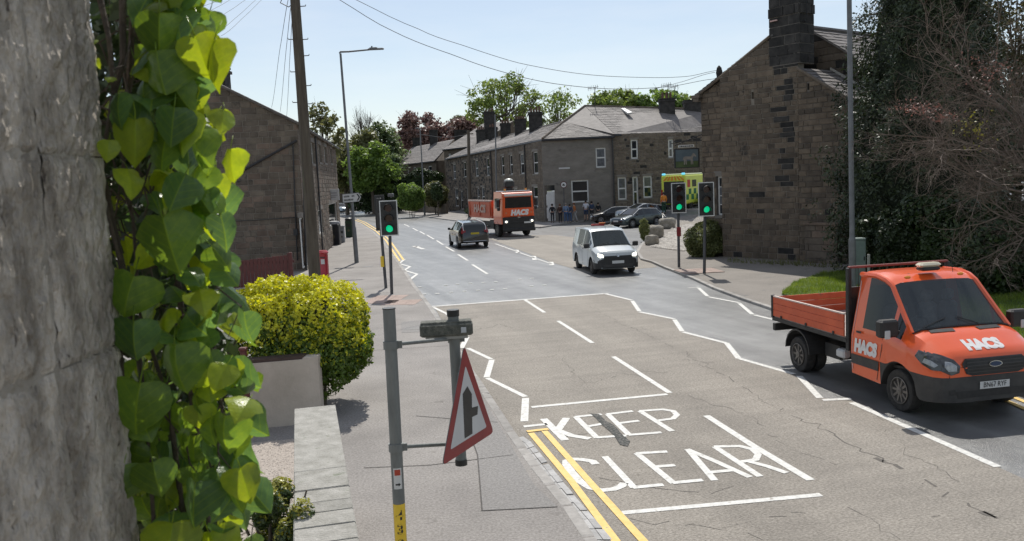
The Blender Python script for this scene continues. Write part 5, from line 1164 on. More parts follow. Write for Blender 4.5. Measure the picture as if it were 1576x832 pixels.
def tree(name, label, base, c, rad, m, nclump=90, per=60, size=.22, clump_r=.9, seed=0, cat='tree', gap=.35, trunk_r=.3, limbs=14, group=None, stem_m=None, bare=False, low=-.7, flat=.75):
    t = thing(name, label, cat, tuple(base), group=group); base = Vector(base); c = Vector(c); rs = random.Random(seed)
    v, f, C_ = crown_leaves(c, rad, nclump, per, size, clump_r, gap, seed, flat, low)
    if not bare: npmesh('crown', v, f, m, t)['kind'] = 'stuff'
    mb = MB(); top = Vector((c.x, c.y, c.z + rad[2] * .3)); k1 = base.lerp(top, .4) + Vector((rs.uniform(-.2, .2), 0, 0)); mb.tube([base, k1, top], [trunk_r, trunk_r * .75, trunk_r * .25], 8); mb.build('trunk', stem_m or m_bark, t, smooth=True)
    lb = MB()
    for i in range(limbs):
        q = Vector(C_[rs.randrange(len(C_))]); s = base.lerp(top, rs.uniform(.35, .85)); mid = s.lerp(q, .5) + Vector((rs.uniform(-.3, .3), rs.uniform(-.3, .3), rs.uniform(.1, .5))) * (rad[0] * .2); lb.tube([s, mid, q], [trunk_r * .35, trunk_r * .2, trunk_r * .06], 5, False)
        for j in range(4 if not bare else 9):
            e = q + Vector((rs.gauss(0, 1), rs.gauss(0, 1), rs.gauss(.4, .8))) * rad[0] * .22; lb.tube([mid.lerp(q, rs.uniform(.2, 1)), e], [trunk_r * .09, trunk_r * .03], 4, False)
    lb.build('limbs', stem_m or m_bark, t, kind='stuff'); return t
def ptree(name, label, x0, x1, yt, yb, Y, m, dy=None, gy=0, **k):
    """tree whose crown stands at distance Y and spans this part of the view"""
    a, b = P(x0, (yt + yb) / 2, Y), P(x1, (yt + yb) / 2, Y); zt, zb = P((x0 + x1) / 2, yt, Y).z, P((x0 + x1) / 2, yb, Y).z; c = (a + b) / 2; c.z = (zt + zb) / 2
    rad = ((b - a).length / 2, dy or (b - a).length / 2, (zt - zb) / 2); return tree(name, label, (c.x + k.pop('lean', 0), Y, gy), c, rad, m, **k)
ptree('sycamore_tree', 'tall airy spring tree standing behind the chimneys of the stone terrace', 722, 832, 112, 208, 150, m_sp, nclump=112, per=34, size=.30, clump_r=1.15, seed=3, gap=1.0, limbs=46, trunk_r=.45)
ptree('sycamore_tree', 'smaller thin crowned spring tree behind the corner roof next to the tall one', 826, 892, 136, 205, 145, m_sp, nclump=44, per=28, size=.28, clump_r=1.1, seed=4, gap=1.0, limbs=34, trunk_r=.3)
ptree('round_tree', 'low round green tree crown peeping over the middle of the corner roof', 900, 990, 138, 185, 130, m_sp, nclump=90, per=46, size=.3, clump_r=1.1, seed=5, limbs=20)
ptree('round_tree', 'green tree crown peeping over the roof beneath the twin aerials', 975, 1062, 138, 190, 128, m_br, nclump=90, per=46, size=.3, clump_r=1.1, seed=6, limbs=20)
ptree('round_tree', 'small green tree top between the roof chimneys next to the pub', 1034, 1075, 148, 185, 126, m_sp, nclump=30, per=40, size=.3, clump_r=.9, seed=7, limbs=9)
ptree('copper_beech_tree', 'large copper leaved beech above the roofs of the distant row', 612, 692, 174, 245, 185, m_cop, nclump=130, per=55, size=.42, clump_r=1.6, seed=8, gap=.5, limbs=20)
ptree('copper_beech_tree', 'lower copper leaved tree between the beech and the big house chimney', 684, 742, 181, 235, 180, m_cop, nclump=80, per=50, size=.4, clump_r=1.4, seed=9, gap=.4, limbs=12)
ptree('pale_tree', 'pale olive tree crown just behind the lower copper tree', 690, 738, 178, 225, 200, m_ol, nclump=70, per=50, size=.42, clump_r=1.5, seed=10, limbs=12)
ptree('bare_tree', 'leafless grey tree rising behind the lamp post', 534, 588, 165, 245, 150, m_ol, nclump=50, per=20, size=.25, clump_r=1.2, seed=11, bare=True, limbs=60, trunk_r=.3)
ptree('thin_tree', 'thin leaved tree just right of the wooden pole', 462, 530, 157, 262, 110, m_ol, nclump=52, per=36, size=.28, clump_r=1.0, seed=12, gap=1.0, limbs=34, trunk_r=.25)
ptree('broadleaf_tree', 'mid green tree left of the lamp post at the bend', 505, 556, 208, 300, 130, m_ol, nclump=110, per=55, size=.3, clump_r=1.2, seed=13, limbs=14)
ptree('broadleaf_tree', 'dark green tree behind the bright one at the bend', 560, 622, 192, 300, 150, m_fdk, nclump=110, per=55, size=.32, clump_r=1.4, seed=14, limbs=20)
ptree('broadleaf_tree', 'olive tree filling the gap above the bright green bushy tree', 530, 590, 198, 285, 145, m_ol, nclump=110, per=50, size=.32, clump_r=1.3, seed=15, gap=.5, limbs=20)
ptree('bushy_tree', 'bright green bushy tree at the bend of the road', 538, 606, 222, 306, 126, m_br, nclump=170, per=70, size=.26, clump_r=1.1, seed=16, limbs=10, gap=.2)
ptree('broadleaf_tree', 'dark low tree in front of the end of the distant row', 585, 626, 240, 316, 135, m_fdk, nclump=90, per=55, size=.28, clump_r=1.0, seed=17, limbs=10)
ptree('broadleaf_tree', 'distant wooded crown behind the copper beech', 590, 640, 205, 290, 215, m_ol, nclump=90, per=50, size=.45, clump_r=1.8, seed=18, limbs=10)
def shrub(name, label, x0, x1, yt, yb, Y, m, n=6000, size=.1, seed=0, pw=2.2, dy=None, lump=.25, cat='shrub', zb=None):
    a, b = P(x0, (yt + yb) / 2, Y), P(x1, (yt + yb) / 2, Y); zt, zbb = P((x0 + x1) / 2, yt, Y).z, max(.05, P((x0 + x1) / 2, yb, Y).z); c = (a + b) / 2; c.z = (zt + zbb) / 2; rad = ((b - a).length / 2, dy or (b - a).length / 2, (zt - zbb) / 2 * 1.05)
    rs = np.random.RandomState(seed); p, nn = superell(n, c, rad, pw, rs, .5); f = np.array([mnoise.noise(Vector(q) * (1.6 / max(.3, rad[0])) + Vector((seed, 0, 0))) for q in p]); p = p + nn * (f * lump * rad[0])[:, None] * 1.6; p[:, 2] = np.maximum(p[:, 2], .06)
    t = thing(name, label, cat, (c.x, Y, 0)); v, q = leaf_cloud(p, nn + [0, 0, .3], size, .9, rs=rs); npmesh('leafage', v, q, m, t)['kind'] = 'stuff'
    mb = MB()
    for i in range(4): mb.cur = 0; s = Vector((c.x + rs.uniform(-.2, .2) * rad[0], Y, 0)); mb = MB(); mb.tube([s, s + Vector((rs.uniform(-.5, .5) * rad[0], rs.uniform(-.4, .4) * rad[0], c.z + rad[2] * .5))], [.04, .015], 5); mb.build('stem', m_bark, t)
    return t
shrub('hedge', 'dark hedge at the far bend of the road behind the distant cars', 540, 628, 282, 322, 128, m_dk, 12000, .2, 21, pw=4, dy=1.5)
shrub('garden_shrub', 'loose green shrub over the far garden wall left of the thin lamp post', 612, 652, 284, 322, 108, m_br, 7000, .15, 22)
shrub('garden_shrub', 'yellow green shrub over the far garden wall behind the thin lamp post', 650, 690, 282, 318, 112, m_ol, 7000, .15, 23)
shrub('conifer_bush', 'narrow dark column of conifer before the distant row', 664, 681, 281, 308, 106, m_dk, 4000, .12, 24, pw=3)
shrub('ivy_cover', 'dark ivy growing over the front of the distant row', 606, 684, 268, 300, 128, m_dk, 8000, .2, 25, pw=4, dy=.8)
shrub('green_bush', 'rough green bush at the foot of the pub wall beside the signal pole', 1056, 1117, 346, 405, 40.5, leafm('foliage_rough_grass_green', (0.10, 0.12, 0.04), (0.18, 0.2, 0.07)), 16000, .05, 26)
shrub('corner_plant', 'wispy plant spilling beside the boulders at the side road corner', 984, 999, 336, 372, 52, leafm('foliage_pale', (0.14, 0.17, 0.05), (0.22, 0.24, 0.09)), 3500, .045, 27, pw=2)
shrub('wall_weeds', 'low dark weeds along the foot of the terrace front', 716, 736, 318, 330, 100, m_dk, 1500, .1, 28)

# ---- weeping conifer beside the pub
cb = Vector((14.4, 31.2, 0.1)); con = thing('weeping_conifer', 'very tall dark weeping conifer between the pub gable and the bare twiggy tree', 'tree', tuple(cb))
mb = MB(); mb.tube([cb, cb + Vector((.5, 0, 7)), cb + Vector((1.1, 0, 14.5))], [.34, .24, .04], 10); mb.build('trunk', m_bark, con, smooth=True)
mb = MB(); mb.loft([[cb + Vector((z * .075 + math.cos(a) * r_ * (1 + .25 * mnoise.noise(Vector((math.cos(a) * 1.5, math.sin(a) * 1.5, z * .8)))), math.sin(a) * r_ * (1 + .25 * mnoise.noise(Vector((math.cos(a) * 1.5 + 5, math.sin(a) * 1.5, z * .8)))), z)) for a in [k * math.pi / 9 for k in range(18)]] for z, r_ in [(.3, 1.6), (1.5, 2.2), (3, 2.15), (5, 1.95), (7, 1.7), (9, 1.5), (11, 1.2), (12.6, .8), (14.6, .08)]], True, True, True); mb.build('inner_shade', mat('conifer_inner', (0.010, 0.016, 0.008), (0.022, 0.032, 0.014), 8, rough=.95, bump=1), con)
rs = np.random.RandomState(5); Pv, Nv, br = [], [], MB()
H_ = 15.0
def con_r(z): return itab0([(0, 2.5), (2, 3.0), (6.0, 3.15), (7.6, 2.4), (9.1, 2.3), (12, 1.9), (15, .5)], z)
def itab0(t, x):
    for i in range(len(t) - 1):
        if x <= t[i + 1][0]: a, b = t[i], t[i + 1]; return a[1] + (b[1] - a[1]) * (x - a[0]) / (b[0] - a[0])
    return t[-1][1]
for i in range(620):
    z = rs.uniform(.4, 14.6); Rm = con_r(z); a = rs.uniform(0, 2 * math.pi); rr = Rm * rs.uniform(.62, 1.08); root_ = cb + Vector((.075 * z, 0, z)); tip = cb + Vector((math.cos(a) * rr + .075 * z, math.sin(a) * rr, z + rs.uniform(-.1, .5)))
    if i % 2 == 0: br.tube([root_, root_.lerp(tip, .6) + Vector((0, 0, .25)), tip], [.05, .03, .01], 4, False)
    for k in range(rs.randint(4, 8)):
        s = root_.lerp(tip, rs.uniform(.55, 1.0)) + Vector((rs.normal() * .16, rs.normal() * .16, .2)); ln = rs.uniform(.5, 1.35); n = int(ln * 46); tt = rs.uniform(0, 1, n); wd_ = .05 + .10 * np.sin(np.pi * np.clip(tt * .9 + .1, 0, 1))
        q = np.stack([s.x + rs.normal(size=n) * wd_ + math.cos(a) * .12 * tt, s.y + rs.normal(size=n) * wd_ + math.sin(a) * .12 * tt, s.z - ln * tt], 1); q[:, 2] = np.maximum(q[:, 2], .15); Pv.append(q); dn = rs.normal(size=(n, 3)) * .5 + np.array([math.cos(a), math.sin(a), .3]); Nv.append(dn)
v, f = leaf_cloud(np.concatenate(Pv), np.concatenate(Nv), .075, .6, .4, rs); npmesh('foliage', v, f, m_con, con)['kind'] = 'stuff'; br.build('branches', m_bark, con, kind='stuff')
# ---- dark shrubbery below and behind
for i, (x0, x1, yt, yb, Y, m_, lab) in enumerate([(1400, 1520, 300, 440, 27.5, m_dk, 'dark laurel mass under the bare twiggy tree behind the truck cab'), (1470, 1640, 320, 445, 25.5, m_dk, 'dark shrub mass at the edge of the grass beyond the truck bonnet'), (1330, 1420, 330, 432, 28.5, m_con, 'shaded evergreen bush beside the green utility cabinet')]):
    shrub('shrubbery', lab, x0, x1, yt, yb, Y, m_, 16000, .075, 40 + i, pw=3, lump=.3)
ptree('background_tree', 'olive brown tree crown in the top right corner beyond the bare twiggy tree', 1475, 1660, -60, 260, 36, leafm('foliage_olive_brown', (0.06, 0.06, 0.022), (0.12, 0.11, 0.04)), nclump=210, per=70, size=.085, clump_r=.55, seed=50, gap=.45, limbs=30, trunk_r=.22)
ptree('background_tree', 'dark evergreen crown filling the space behind the bare twiggy tree', 1440, 1640, 150, 420, 34, m_dk, nclump=240, per=90, size=.09, clump_r=.7, seed=51, gap=.2, limbs=14, trunk_r=.22)
# ---- bare twiggy tree with a few pink-red young leaves
tb = Vector((P(1640, 440, 24).x, 24, .1)); bt = thing('twiggy_tree', 'bare grey twiggy tree with a patch of pinkish leaves leaning over the verge', 'tree', tuple(tb))
m_twig = mat('twig_grey', (0.10, 0.072, 0.055), (0.23, 0.175, 0.14), 3, rough=.8); rs_ = random.Random(77); tg = MB(); nb = [0]; leafpts = []
def branch(p, d, L_, r_, lev):
    n = 4; pts = [p]; q = p.copy(); dd = d.copy()
    for i in range(n):
        dd = (dd + Vector((rs_.gauss(0, .13), rs_.gauss(0, .13), rs_.gauss(.0, .12)))).normalized(); q = q + dd * L_ / n; pts.append(q.copy())
    tg.tube(pts, [r_ * (1 - .16 * i) for i in range(n + 1)], 5 if lev < 2 else 3, False); nb[0] += 1
    if lev >= 5 or L_ < .18: leafpts.append(pts[-1]); return
    for i in range(1, n + 1):
        for k in range([2, 2, 2, 2, 2][min(lev, 4)]):
            if lev >= 2 and rs_.random() < .40: continue
            ax = dd.orthogonal().normalized(); ax.rotate(Matrix.Rotation(rs_.uniform(0, 6.28), 3, dd)); nd = (dd * .75 + ax * rs_.uniform(.45, .85) + Vector((0, 0, -.05 if lev > 1 else .1))).normalized(); branch(pts[i], nd, L_ * rs_.uniform(.45, .66), r_ * .5, lev + 1)
for tx, ty, dd_ in [(1400, 165, 1), (1420, 110, 1), (1470, 60, 2), (1450, 250, 0), (1500, 320, -1), (1545, 180, 2), (1510, 380, -1), (1390, 215, 0), (1560, 90, 3)]:
    s = tb + Vector((0, 0, rs_.uniform(1.6, 3.4))); e = P(tx, ty, 24 + dd_ * .5); d = (e - s); branch(s, d.normalized(), d.length * .72, .05, 1)
mb = MB(); mb.tube([tb, tb + Vector((-.1, 0, 2)), tb + Vector((-.15, 0, 4.6))], [.2, .15, .09], 8); mb.build('trunk', m_twig, bt, smooth=True); tg.build('twigs', m_twig, bt, kind='stuff')
def scatter_px(cx, cy, sx, sy, n, Y, size, m, name):
    ps = np.array([P(rng.gauss(cx, sx), rng.gauss(cy, sy), Y + rng.gauss(0, .3)) for _ in range(n)]); v, f = leaf_cloud(ps, np.tile([0, -.3, .8], (n, 1)), size, .8); o = npmesh(name, v, f, m, bt); o['kind'] = 'stuff'
m_pink = leafm('foliage_pink_young', (0.16, 0.08, 0.06), (0.24, 0.13, 0.10), .25)
scatter_px(1410, 166, 20, 6, 260, 23.4, .035, m_pink, 'pink_leaves'); scatter_px(1450, 178, 12, 6, 90, 23.4, .045, m_pink, 'pink_leaves'); scatter_px(1520, 110, 22, 16, 160, 23.8, .04, m_pink, 'pink_leaves'); scatter_px(1500, 200, 14, 16, 130, 23.8, .045, leafm('foliage_yellow_sprig', (0.2, 0.2, 0.03), (0.3, 0.28, 0.05)), 'yellow_leaves')
# ---- verge
VG = [(p.x, p.y) for p in gp([(1202, 453), (1222, 434), (1262, 421), (1330, 412), (1500, 425), (1760, 445), (1900, 640), (1620, 585), (1400, 500), (1300, 466)], .1)]
m_vg = mat('verge_soil_grass', (0.05, 0.08, 0.018), (0.09, 0.13, 0.03), 2.5, rough=.95, bump=.6); sheet('grass_verge', VG, .112, m_vg)
bb = (min(p[0] for p in VG), max(p[0] for p in VG), min(p[1] for p in VG), max(p[1] for p in VG)); vs = []; n = 0
for i in range(150000):
    x, y = rng.uniform(bb[0], bb[1]), rng.uniform(bb[2], bb[3])
    if y > 34 or not inpoly((x, y), VG): continue
    h = (.05 + .10 * max(0, mnoise.noise(Vector((x * .9, y * .9, 0))) + .5)) * rng.uniform(.6, 1.3); a = rng.uniform(0, 6.28); w_ = .007; l = h * rng.uniform(.1, .6); b = rng.uniform(0, 6.28)
    vs += [(x - math.cos(a) * w_, y - math.sin(a) * w_, .11), (x + math.cos(a) * w_, y + math.sin(a) * w_, .11), (x + math.cos(b) * l, y + math.sin(b) * l, .11 + h)]; n += 1
    if n > 60000: break
npmesh('grass_blades', vs, np.arange(3 * n).reshape(-1, 3), leafm('grass_blade', (0.10, 0.17, 0.02), (0.2, 0.27, 0.04), .4))['kind'] = 'stuff'
vs = []; n = 0
for i in range(500):
    t = rng.random(); x, y = G(1119 + (1296 - 1119) * t, 399 + 9 * t + rng.uniform(-1, 5), .1).xy; h = rng.uniform(.05, .3) * (1 if rng.random() < .3 else .4); a = rng.uniform(0, 6.28); l = h * .4; vs += [(x - .015, y, .1), (x + .015, y, .1), (x + math.cos(a) * l, y + math.sin(a) * l, .1 + h)]; n += 1
npmesh('weeds', vs, np.arange(3 * n).reshape(-1, 3), m_ol)['kind'] = 'stuff'
# ================================================================== STREET FURNITURE
m_pole = mat('creosoted_pole', (0.075, 0.06, 0.045), (0.13, 0.11, 0.085), 5, rough=.95, bump=.9, bscale=30, stretch=(3, 3, .25), spots=[((0.10, 0.12, 0.06), 2, .62)])
m_col = mat('lamp_column_grey', (0.13, 0.135, 0.14), (0.19, 0.195, 0.20), 3, rough=.55, metallic=.2, bump=.1)
m_darkcol = mat('signal_pole_grey', (0.05, 0.052, 0.055), (0.09, 0.09, 0.095), 4, rough=.5, bump=.1)
def vert(px0, py0, px1, py1, Y): return P(px0, py0, Y), P(px1, py1, Y)
# wooden pole
t_, b_ = P(452, -30, 20), P(484, 415, 20); d = (b_ - t_) / (t_.z - b_.z); base = b_ + d * (b_.z - .05)
wp = thing('wooden_pole', 'tall brown wooden utility pole with climbing steps behind the golden shrub', 'utility pole', tuple(base)); topp = t_ - d * 1.6
mb = MB(); n = 10; mb.tube([base.lerp(topp, i / n) for i in range(n + 1)], [.150 - .05 * i / n for i in range(n + 1)], 16); mb.build('pole', m_pole, wp, smooth=True)
for i, (py, s) in enumerate([(10, 1), (60, -1), (61, 1), (86, 1), (110, -1), (132, 1), (157, -1), (160, 1)]):
    c = P(455 + (484 - 455) * py / 415, py, 20); r_ = .13 + .0 * i; mb = MB(); mb.tube([c + Vector((s * .05, 0, 0)), c + Vector((s * (r_ + .09), -.03, 0)), c + Vector((s * (r_ + .095), -.03, .03))], .011, 6); mb.build('climbing_step', m_col, wp)
mb = MB(); k = P(452, 3, 20); mb.tube([k + Vector((-.25, 0, .1)), k + Vector((-.3, 0, 0)), k + Vector((-.12, 0, -.1)), k + Vector((0, 0, -.02))], .012, 5); mb.build('wire_loop', m_gutter, wp)
# left lamp column with direction sign
def lamp(label, x0, y0, x1, y1, Y, arm=None, r0_=.09, r1_=.05, head=True, upto=None):
    a = P(x1, y1, Y); b = P(x0, y0, Y); b = a + (b - a) * ((a.z - .08) / (a.z - b.z)); L_ = thing('street_lamp', label, 'street lamp', tuple(b)); mb = MB(); top = a if upto is None else b + (a - b) * (upto / (a.z - b.z))
    mb.tube([b, b.lerp(top, .17)], [r0_, r0_], 12); mb.tube([b.lerp(top, .17), b.lerp(top, .18), top], [r0_, r0_ * .72, r1_], 12); mb.build('column', m_col, L_, smooth=True)
    if arm:
        e = P(*arm, Y); mb = MB(); mb.tube([top + Vector((-.05, 0, 0)), top + Vector((0, 0, .08)), top.lerp(e, .2) + Vector((0, 0, .04)), e.lerp(top, .15)], [.05, .05, .045, .04], 8); mb.build('arm', m_col, L_, smooth=True)
        mb = MB(); dd = (e - top).normalized(); c = e - dd * .32; mb.cbox(c, (.82, .2, .09), .03); mb.cbox(c + Vector((-.12, 0, .06)), (.4, .16, .06), .02); mb.tube([c + Vector((-.2, 0, .08)), c + Vector((-.2, 0, .16))], .04, 6); mb.build('lantern', m_col, L_)
    return L_
l1 = lamp('tall grey street lamp on the left footway carrying the white direction sign', 549, 404.5, 524, 82, 45.0, (588, 74), r0_=.115, r1_=.055)
dsn = P(541.5, 304, 44.8); ds = thing('direction_sign', 'white arrow shaped direction sign with black chevrons on the left lamp column', 'road sign', tuple(dsn)); wd = 29 / FPX * 44.8; hh = 13.5 / FPX * 44.8
sl_ = -.045
def dsp(x, z, d=0.0): return dsn + Vector((x, d, z + x * .05))
mb = MB(); mb.prism([dsp(-wd / 2, -hh / 2), dsp(wd * .38, -hh / 2), dsp(wd / 2, 0), dsp(wd * .38, hh / 2), dsp(-wd / 2, hh / 2)], (0, .02, 0)); mb.build('plate', m_signw, ds)
mb = MB(); e = .025
for a, b in (((-wd / 2, -hh / 2), (wd * .38, -hh / 2)), ((wd * .38, -hh / 2), (wd / 2, 0)), ((wd / 2, 0), (wd * .38, hh / 2)), ((wd * .38, hh / 2), (-wd / 2, hh / 2)), ((-wd / 2, hh / 2), (-wd / 2, -hh / 2))):
    mb.tube([dsp(*a, -.004), dsp(*b, -.004)], .013, 4)
mb.build('border', m_black, ds)
mb = MB(); mb.prism([dsp(wd * .25, -hh * .38, -.006), dsp(wd * .33, -hh * .38, -.006), dsp(wd * .44, 0, -.006), dsp(wd * .33, hh * .38, -.006), dsp(wd * .25, hh * .38, -.006), dsp(wd * .36, 0, -.006)], (0, .004, 0)); mb.build('chevron', m_black, ds)
mb = MB()
for row, (z, xs_) in enumerate([(hh * .2, [(-.42, -.12), (.0, .12)]), (-hh * .2, [(-.42, -.34), (-.3, .06)])]):
    for x0, x1 in xs_:
        x = x0
        while x < x1: w_ = rng.uniform(.018, .035); mb.prism([dsp(wd * x, z - hh * .11, -.006), dsp(wd * (x + w_), z - hh * .11, -.006), dsp(wd * (x + w_), z + hh * rng.choice([.11, .06]), -.006), dsp(wd * x, z + hh * .08, -.006)], (0, .003, 0)); x += w_ + .014
mb.build('lettering', m_black, ds, kind='stuff')
lamp('tall grey street lamp on the right footway behind the orange truck', 1312.5, 440, 1307, 0, 26.0, None, r0_=.105, r1_=.07, upto=10.0)
rl = [o for o in bpy.data.objects if o.get('label', '').startswith('tall grey street lamp on the right')][0]
top = Vector(rl.location) + Vector((.1, 0, 10)); mb = MB(); a0_ = P(1307, 0, 26); dv = (a0_ - Vector(rl.location)); top = Vector(rl.location) + dv * (10 / dv.z); mb.tube([top, top + Vector((-.1, 0, .15)), top + Vector((-1.5, 0, .3))], .045, 8); mb.build('arm', m_col, rl, smooth=True); mb = MB(); mb.cbox(top + Vector((-1.8, 0, .3)), (.8, .22, .1), .03); mb.build('lantern', m_col, rl)
mb = MB(); q = P(1309.6, 430, 26) + Vector((-.10, -.09, 0)); mb.cbox(q + Vector((.02, 0, -.25)), (.14, .1, .5), .01); mb.build('access_door', m_col, rl)
lamp('thin far street lamp standing before the distant row', 653, 318, 646.5, 198, 110, (640, 196), r0_=.12, r1_=.07)
lamp('slim far street lamp in front of the terrace chimneys', 765, 335, 762, 176, 88, None, r0_=.10, r1_=.07, upto=None)
def upole(label, x0, y0, x1, y1, Y, r_=.16):
    a, b = P(x1, y1, Y), P(x0, y0, Y); b = a + (b - a) * ((a.z - .05) / (a.z - b.z)); t = thing('wooden_pole', label, 'utility pole', tuple(b)); mb = MB(); mb.tube([b, a], [r_, r_ * .8], 8); mb.build('pole', m_pole, t, smooth=True); mb = MB(); mb.box(a + Vector((0, 0, -.4)), (1.0, .1, .1)); mb.build('crossarm', m_pole, t)
upole('dark wooden pole on the far footway before the middle of the terrace', 723, 332, 721, 200, 96, .2)

# traffic signals
m_lensoff_r = mat('red_lens_off', (0.035, 0.008, 0.008), (0.06, 0.012, 0.01), 20, rough=.2); m_lensoff_a = mat('amber_lens_off', (0.04, 0.014, 0.006), (0.06, 0.02, 0.01), 20, rough=.2)
m_green = mat('green_lens_lit', (0.0, 0.25, 0.10), (0.0, 0.3, 0.12), 20, rough=.3, emit=((0.0, 0.55, 0.24), .9))
def signal(label, bx, by, hx, hy0, hy1, Y, wpx, lit=True, back=False, extra=None, phalf=False):
    b = G(bx, by, .1); Y = b.y; hc = P(hx, (hy0 + hy1) / 2, Y); hgt = (hy1 - hy0) / FPX * Y; wd = wpx / FPX * Y; s = thing('traffic_signal', label, 'traffic light', tuple(b), group='signal poles of the crossing')
    top = P(hx, hy0 - 2, Y); mb = MB(); mb.tube([b, Vector((hc.x, b.y, b.z + .0)) * 0 + Vector((hc.x + (b.x - hc.x) * .1, b.y, hc.z))], .057, 14); mb.build('pole', m_darkcol, s, smooth=True)
    f = 1 if not back else -1; c = hc + Vector((0, -.14 * f, 0))
    mb = MB(); mb.cbox(c, (wd, .03, hgt), .012); mb.build('backing_board', m_black, s)
    mb = MB(); e = .035 if wd > .5 else .03
    for dx in (-1, 1): mb.box(c + Vector((dx * (wd / 2 - e / 2), -.018 * f, 0)), (e, .006, hgt - .006))
    for dz in (-1, 1): mb.box(c + Vector((0, -.018 * f, dz * (hgt / 2 - e / 2 - .003))), (wd - 2 * e - .002, .006, e))
    mb.build('white_border', m_frame, s)
    mb = MB(); mb.cbox(c + Vector((0, .09 * f, 0)), (wd * .55, .16, hgt * .84), .03); mb.build('housing', m_black, s)
    for i, mm_ in enumerate((m_lensoff_r, m_lensoff_a, m_green if lit else m_lensoff_a)):
        lc = c + Vector((0, -.022 * f, hgt * (.29 - .29 * i))); rr = wd * .21; mb = MB(); mb.disc(lc + Vector((0, -.004 * f, 0)), (0, -f, 0), rr, 18)
        if mm_ is m_green:
            mb = MB(); mb.sphere(lc + Vector((0, .02 * f, 0)), rr, 16, 8, (1, .35, 1))
        lo = mb.build('lens', mm_, s)
        hd = MB(); n = 12; ring0 = [lc + Vector((math.cos(a) * rr * 1.12, 0, math.sin(a) * rr * 1.12)) for a in [math.pi * (-.12 + 1.24 * k / n) for k in range(n + 1)]]; ring1 = [p + Vector((0, -.2 * f, -.02)) for p in ring0]; hd.loft([ring0, ring1, [p + Vector((0, -.2 * f, -.02)) + (p - lc) * .06 for p in ring0], [p + (p - lc) * .06 for p in ring0]], False); hd.build('visor', m_black, s)
    if extra == 'red':
        q = P(bx - 1, 356, Y); mb = MB(); mb.cbox(q + Vector((0, -.1, 0)), (.17, .12, .38), .015); mb.build('push_button_box', mat('push_box_red', (0.22, 0.02, 0.02)), s)
    if extra == 'yellow':
        q = P(bx - 6, 402, Y); mb = MB(); mb.cbox(q + Vector((.02, -.02, 0)), (.13, .16, .42), .02); mb.build('push_button_box', m_yel, s)
    if extra == 'cam':
        q = P(hx + 2, hy0 - 8, Y); mb = MB(); mb.cbox(q, (.2, .26, .12), .02); mb.tube([q + Vector((0, 0, -.1)), q + Vector((0, 0, .0))], .03, 6); mb.build('detector', m_darkcol, s)
    return s
signal('green traffic signal facing us on the left footway beyond the warning sign', 603, 452, 599.5, 308, 362.5, 31, 27.5, extra='cam')
signal('black signal head turned away on the pole just behind the left green signal', 594, 443, 584, 300, 355, 33, 15, lit=False, back=True, extra='yellow')
signal('green traffic signal with a red button box, nearer the boulders on the right footway', 1045, 411, 1043.5, 281, 327.5, 33, 22.5, extra='red')
signal('green traffic signal nearest the pub gable on the right footway', 1084, 421, 1085.5, 280, 332.5, 31, 24.5)
# post box
b = G(499, 436.5, .1); hb = 52 / FPX * b.y; pb = thing('post_box', 'red cylindrical post box behind the golden shrub by the wooden pole', 'post box', tuple(b)); mb = MB(); rr = 17 / FPX * b.y / 2
m_post = mat('post_box_red', (0.32, 0.012, 0.02), (0.38, 0.018, 0.028), 4, rough=.35, coat=.3)
mb.tube([b, b + Vector((0, 0, .12)), b + Vector((0, 0, .14)), b + Vector((0, 0, hb - .14))], [rr * 1.06, rr * 1.06, rr, rr], 20); mb.build('body', m_post, pb, smooth=True)
mb = MB(); mb.tube([b + Vector((0, 0, hb - .14)), b + Vector((0, 0, hb - .10)), b + Vector((0, 0, hb - .08)), b + Vector((0, 0, hb))], [rr, rr * 1.16, rr * 1.16, rr * .8], 20); mb.build('cap', m_post, pb, smooth=True)
mb = MB(); mb.box(b + Vector((.05, -rr - .005, hb - .28)), (.2, .02, .04)); mb.build('slot', m_black, pb); mb = MB(); mb.box(b + Vector((.05, -rr - .004, hb - .45)), (.15, .02, .2)); mb.build('collection_plate', m_signw, pb)
# bins and boxes
def bin_(name, label, cat, x0, x1, yt, yb, m, top=None, dome=False):
    b = G((x0 + x1) / 2, yb, .1); wd = (x1 - x0) / FPX * b.y; h = (yb - yt) / FPX * b.y; t = thing(name, label, cat, tuple(b)); mb = MB(); mb.cbox(b + Vector((0, wd * .35, h * .43)), (wd * .92, wd * .7, h * .86), .05); mb.build('body', m, t)
    mb = MB()
    if dome: mb.loft([[b + Vector((x * wd * s / 2, wd * .35 + y * wd * .36 * s, z)) for x, y in [(math.cos(k * math.pi / 8), math.sin(k * math.pi / 8)) for k in range(16)]] for s, z in ((1.0, h * .86), (1.04, h * .90), (.9, h * .97), (.5, h))], True, True, True)
    else: mb.cbox(b + Vector((0, wd * .35, h * .93)), (wd, wd * .8, h * .14), .03)
    mb.build('lid', top or m, t)
    mb = MB(); mb.box(b + Vector((0, -.004, h * .62)), (wd * .5, .02, h * .14)); mb.build('opening', m_black, t); mb = MB(); mb.disc(b + Vector((0, -.012, h * .35)), (0, -1, 0), wd * .16, 12); mb.build('emblem', mat('dull_gold', (0.12, 0.1, 0.06)), t)
    return t
bin_('litter_bin', 'large black domed litter bin against the far end of the stone building', 'bin', 501, 524, 340, 377, mat('bin_black', (0.012, 0.013, 0.018), (0.025, 0.026, 0.03), 5, rough=.4), mat('bin_lid_grey', (0.3, 0.3, 0.31)), True)
bin_('grey_cabinet', 'pale grey cabinet just behind the black litter bin', 'cabinet', 522, 531, 347, 373, mat('cabinet_grey', (0.25, 0.26, 0.27), (0.3, 0.31, 0.32), 4, rough=.6))
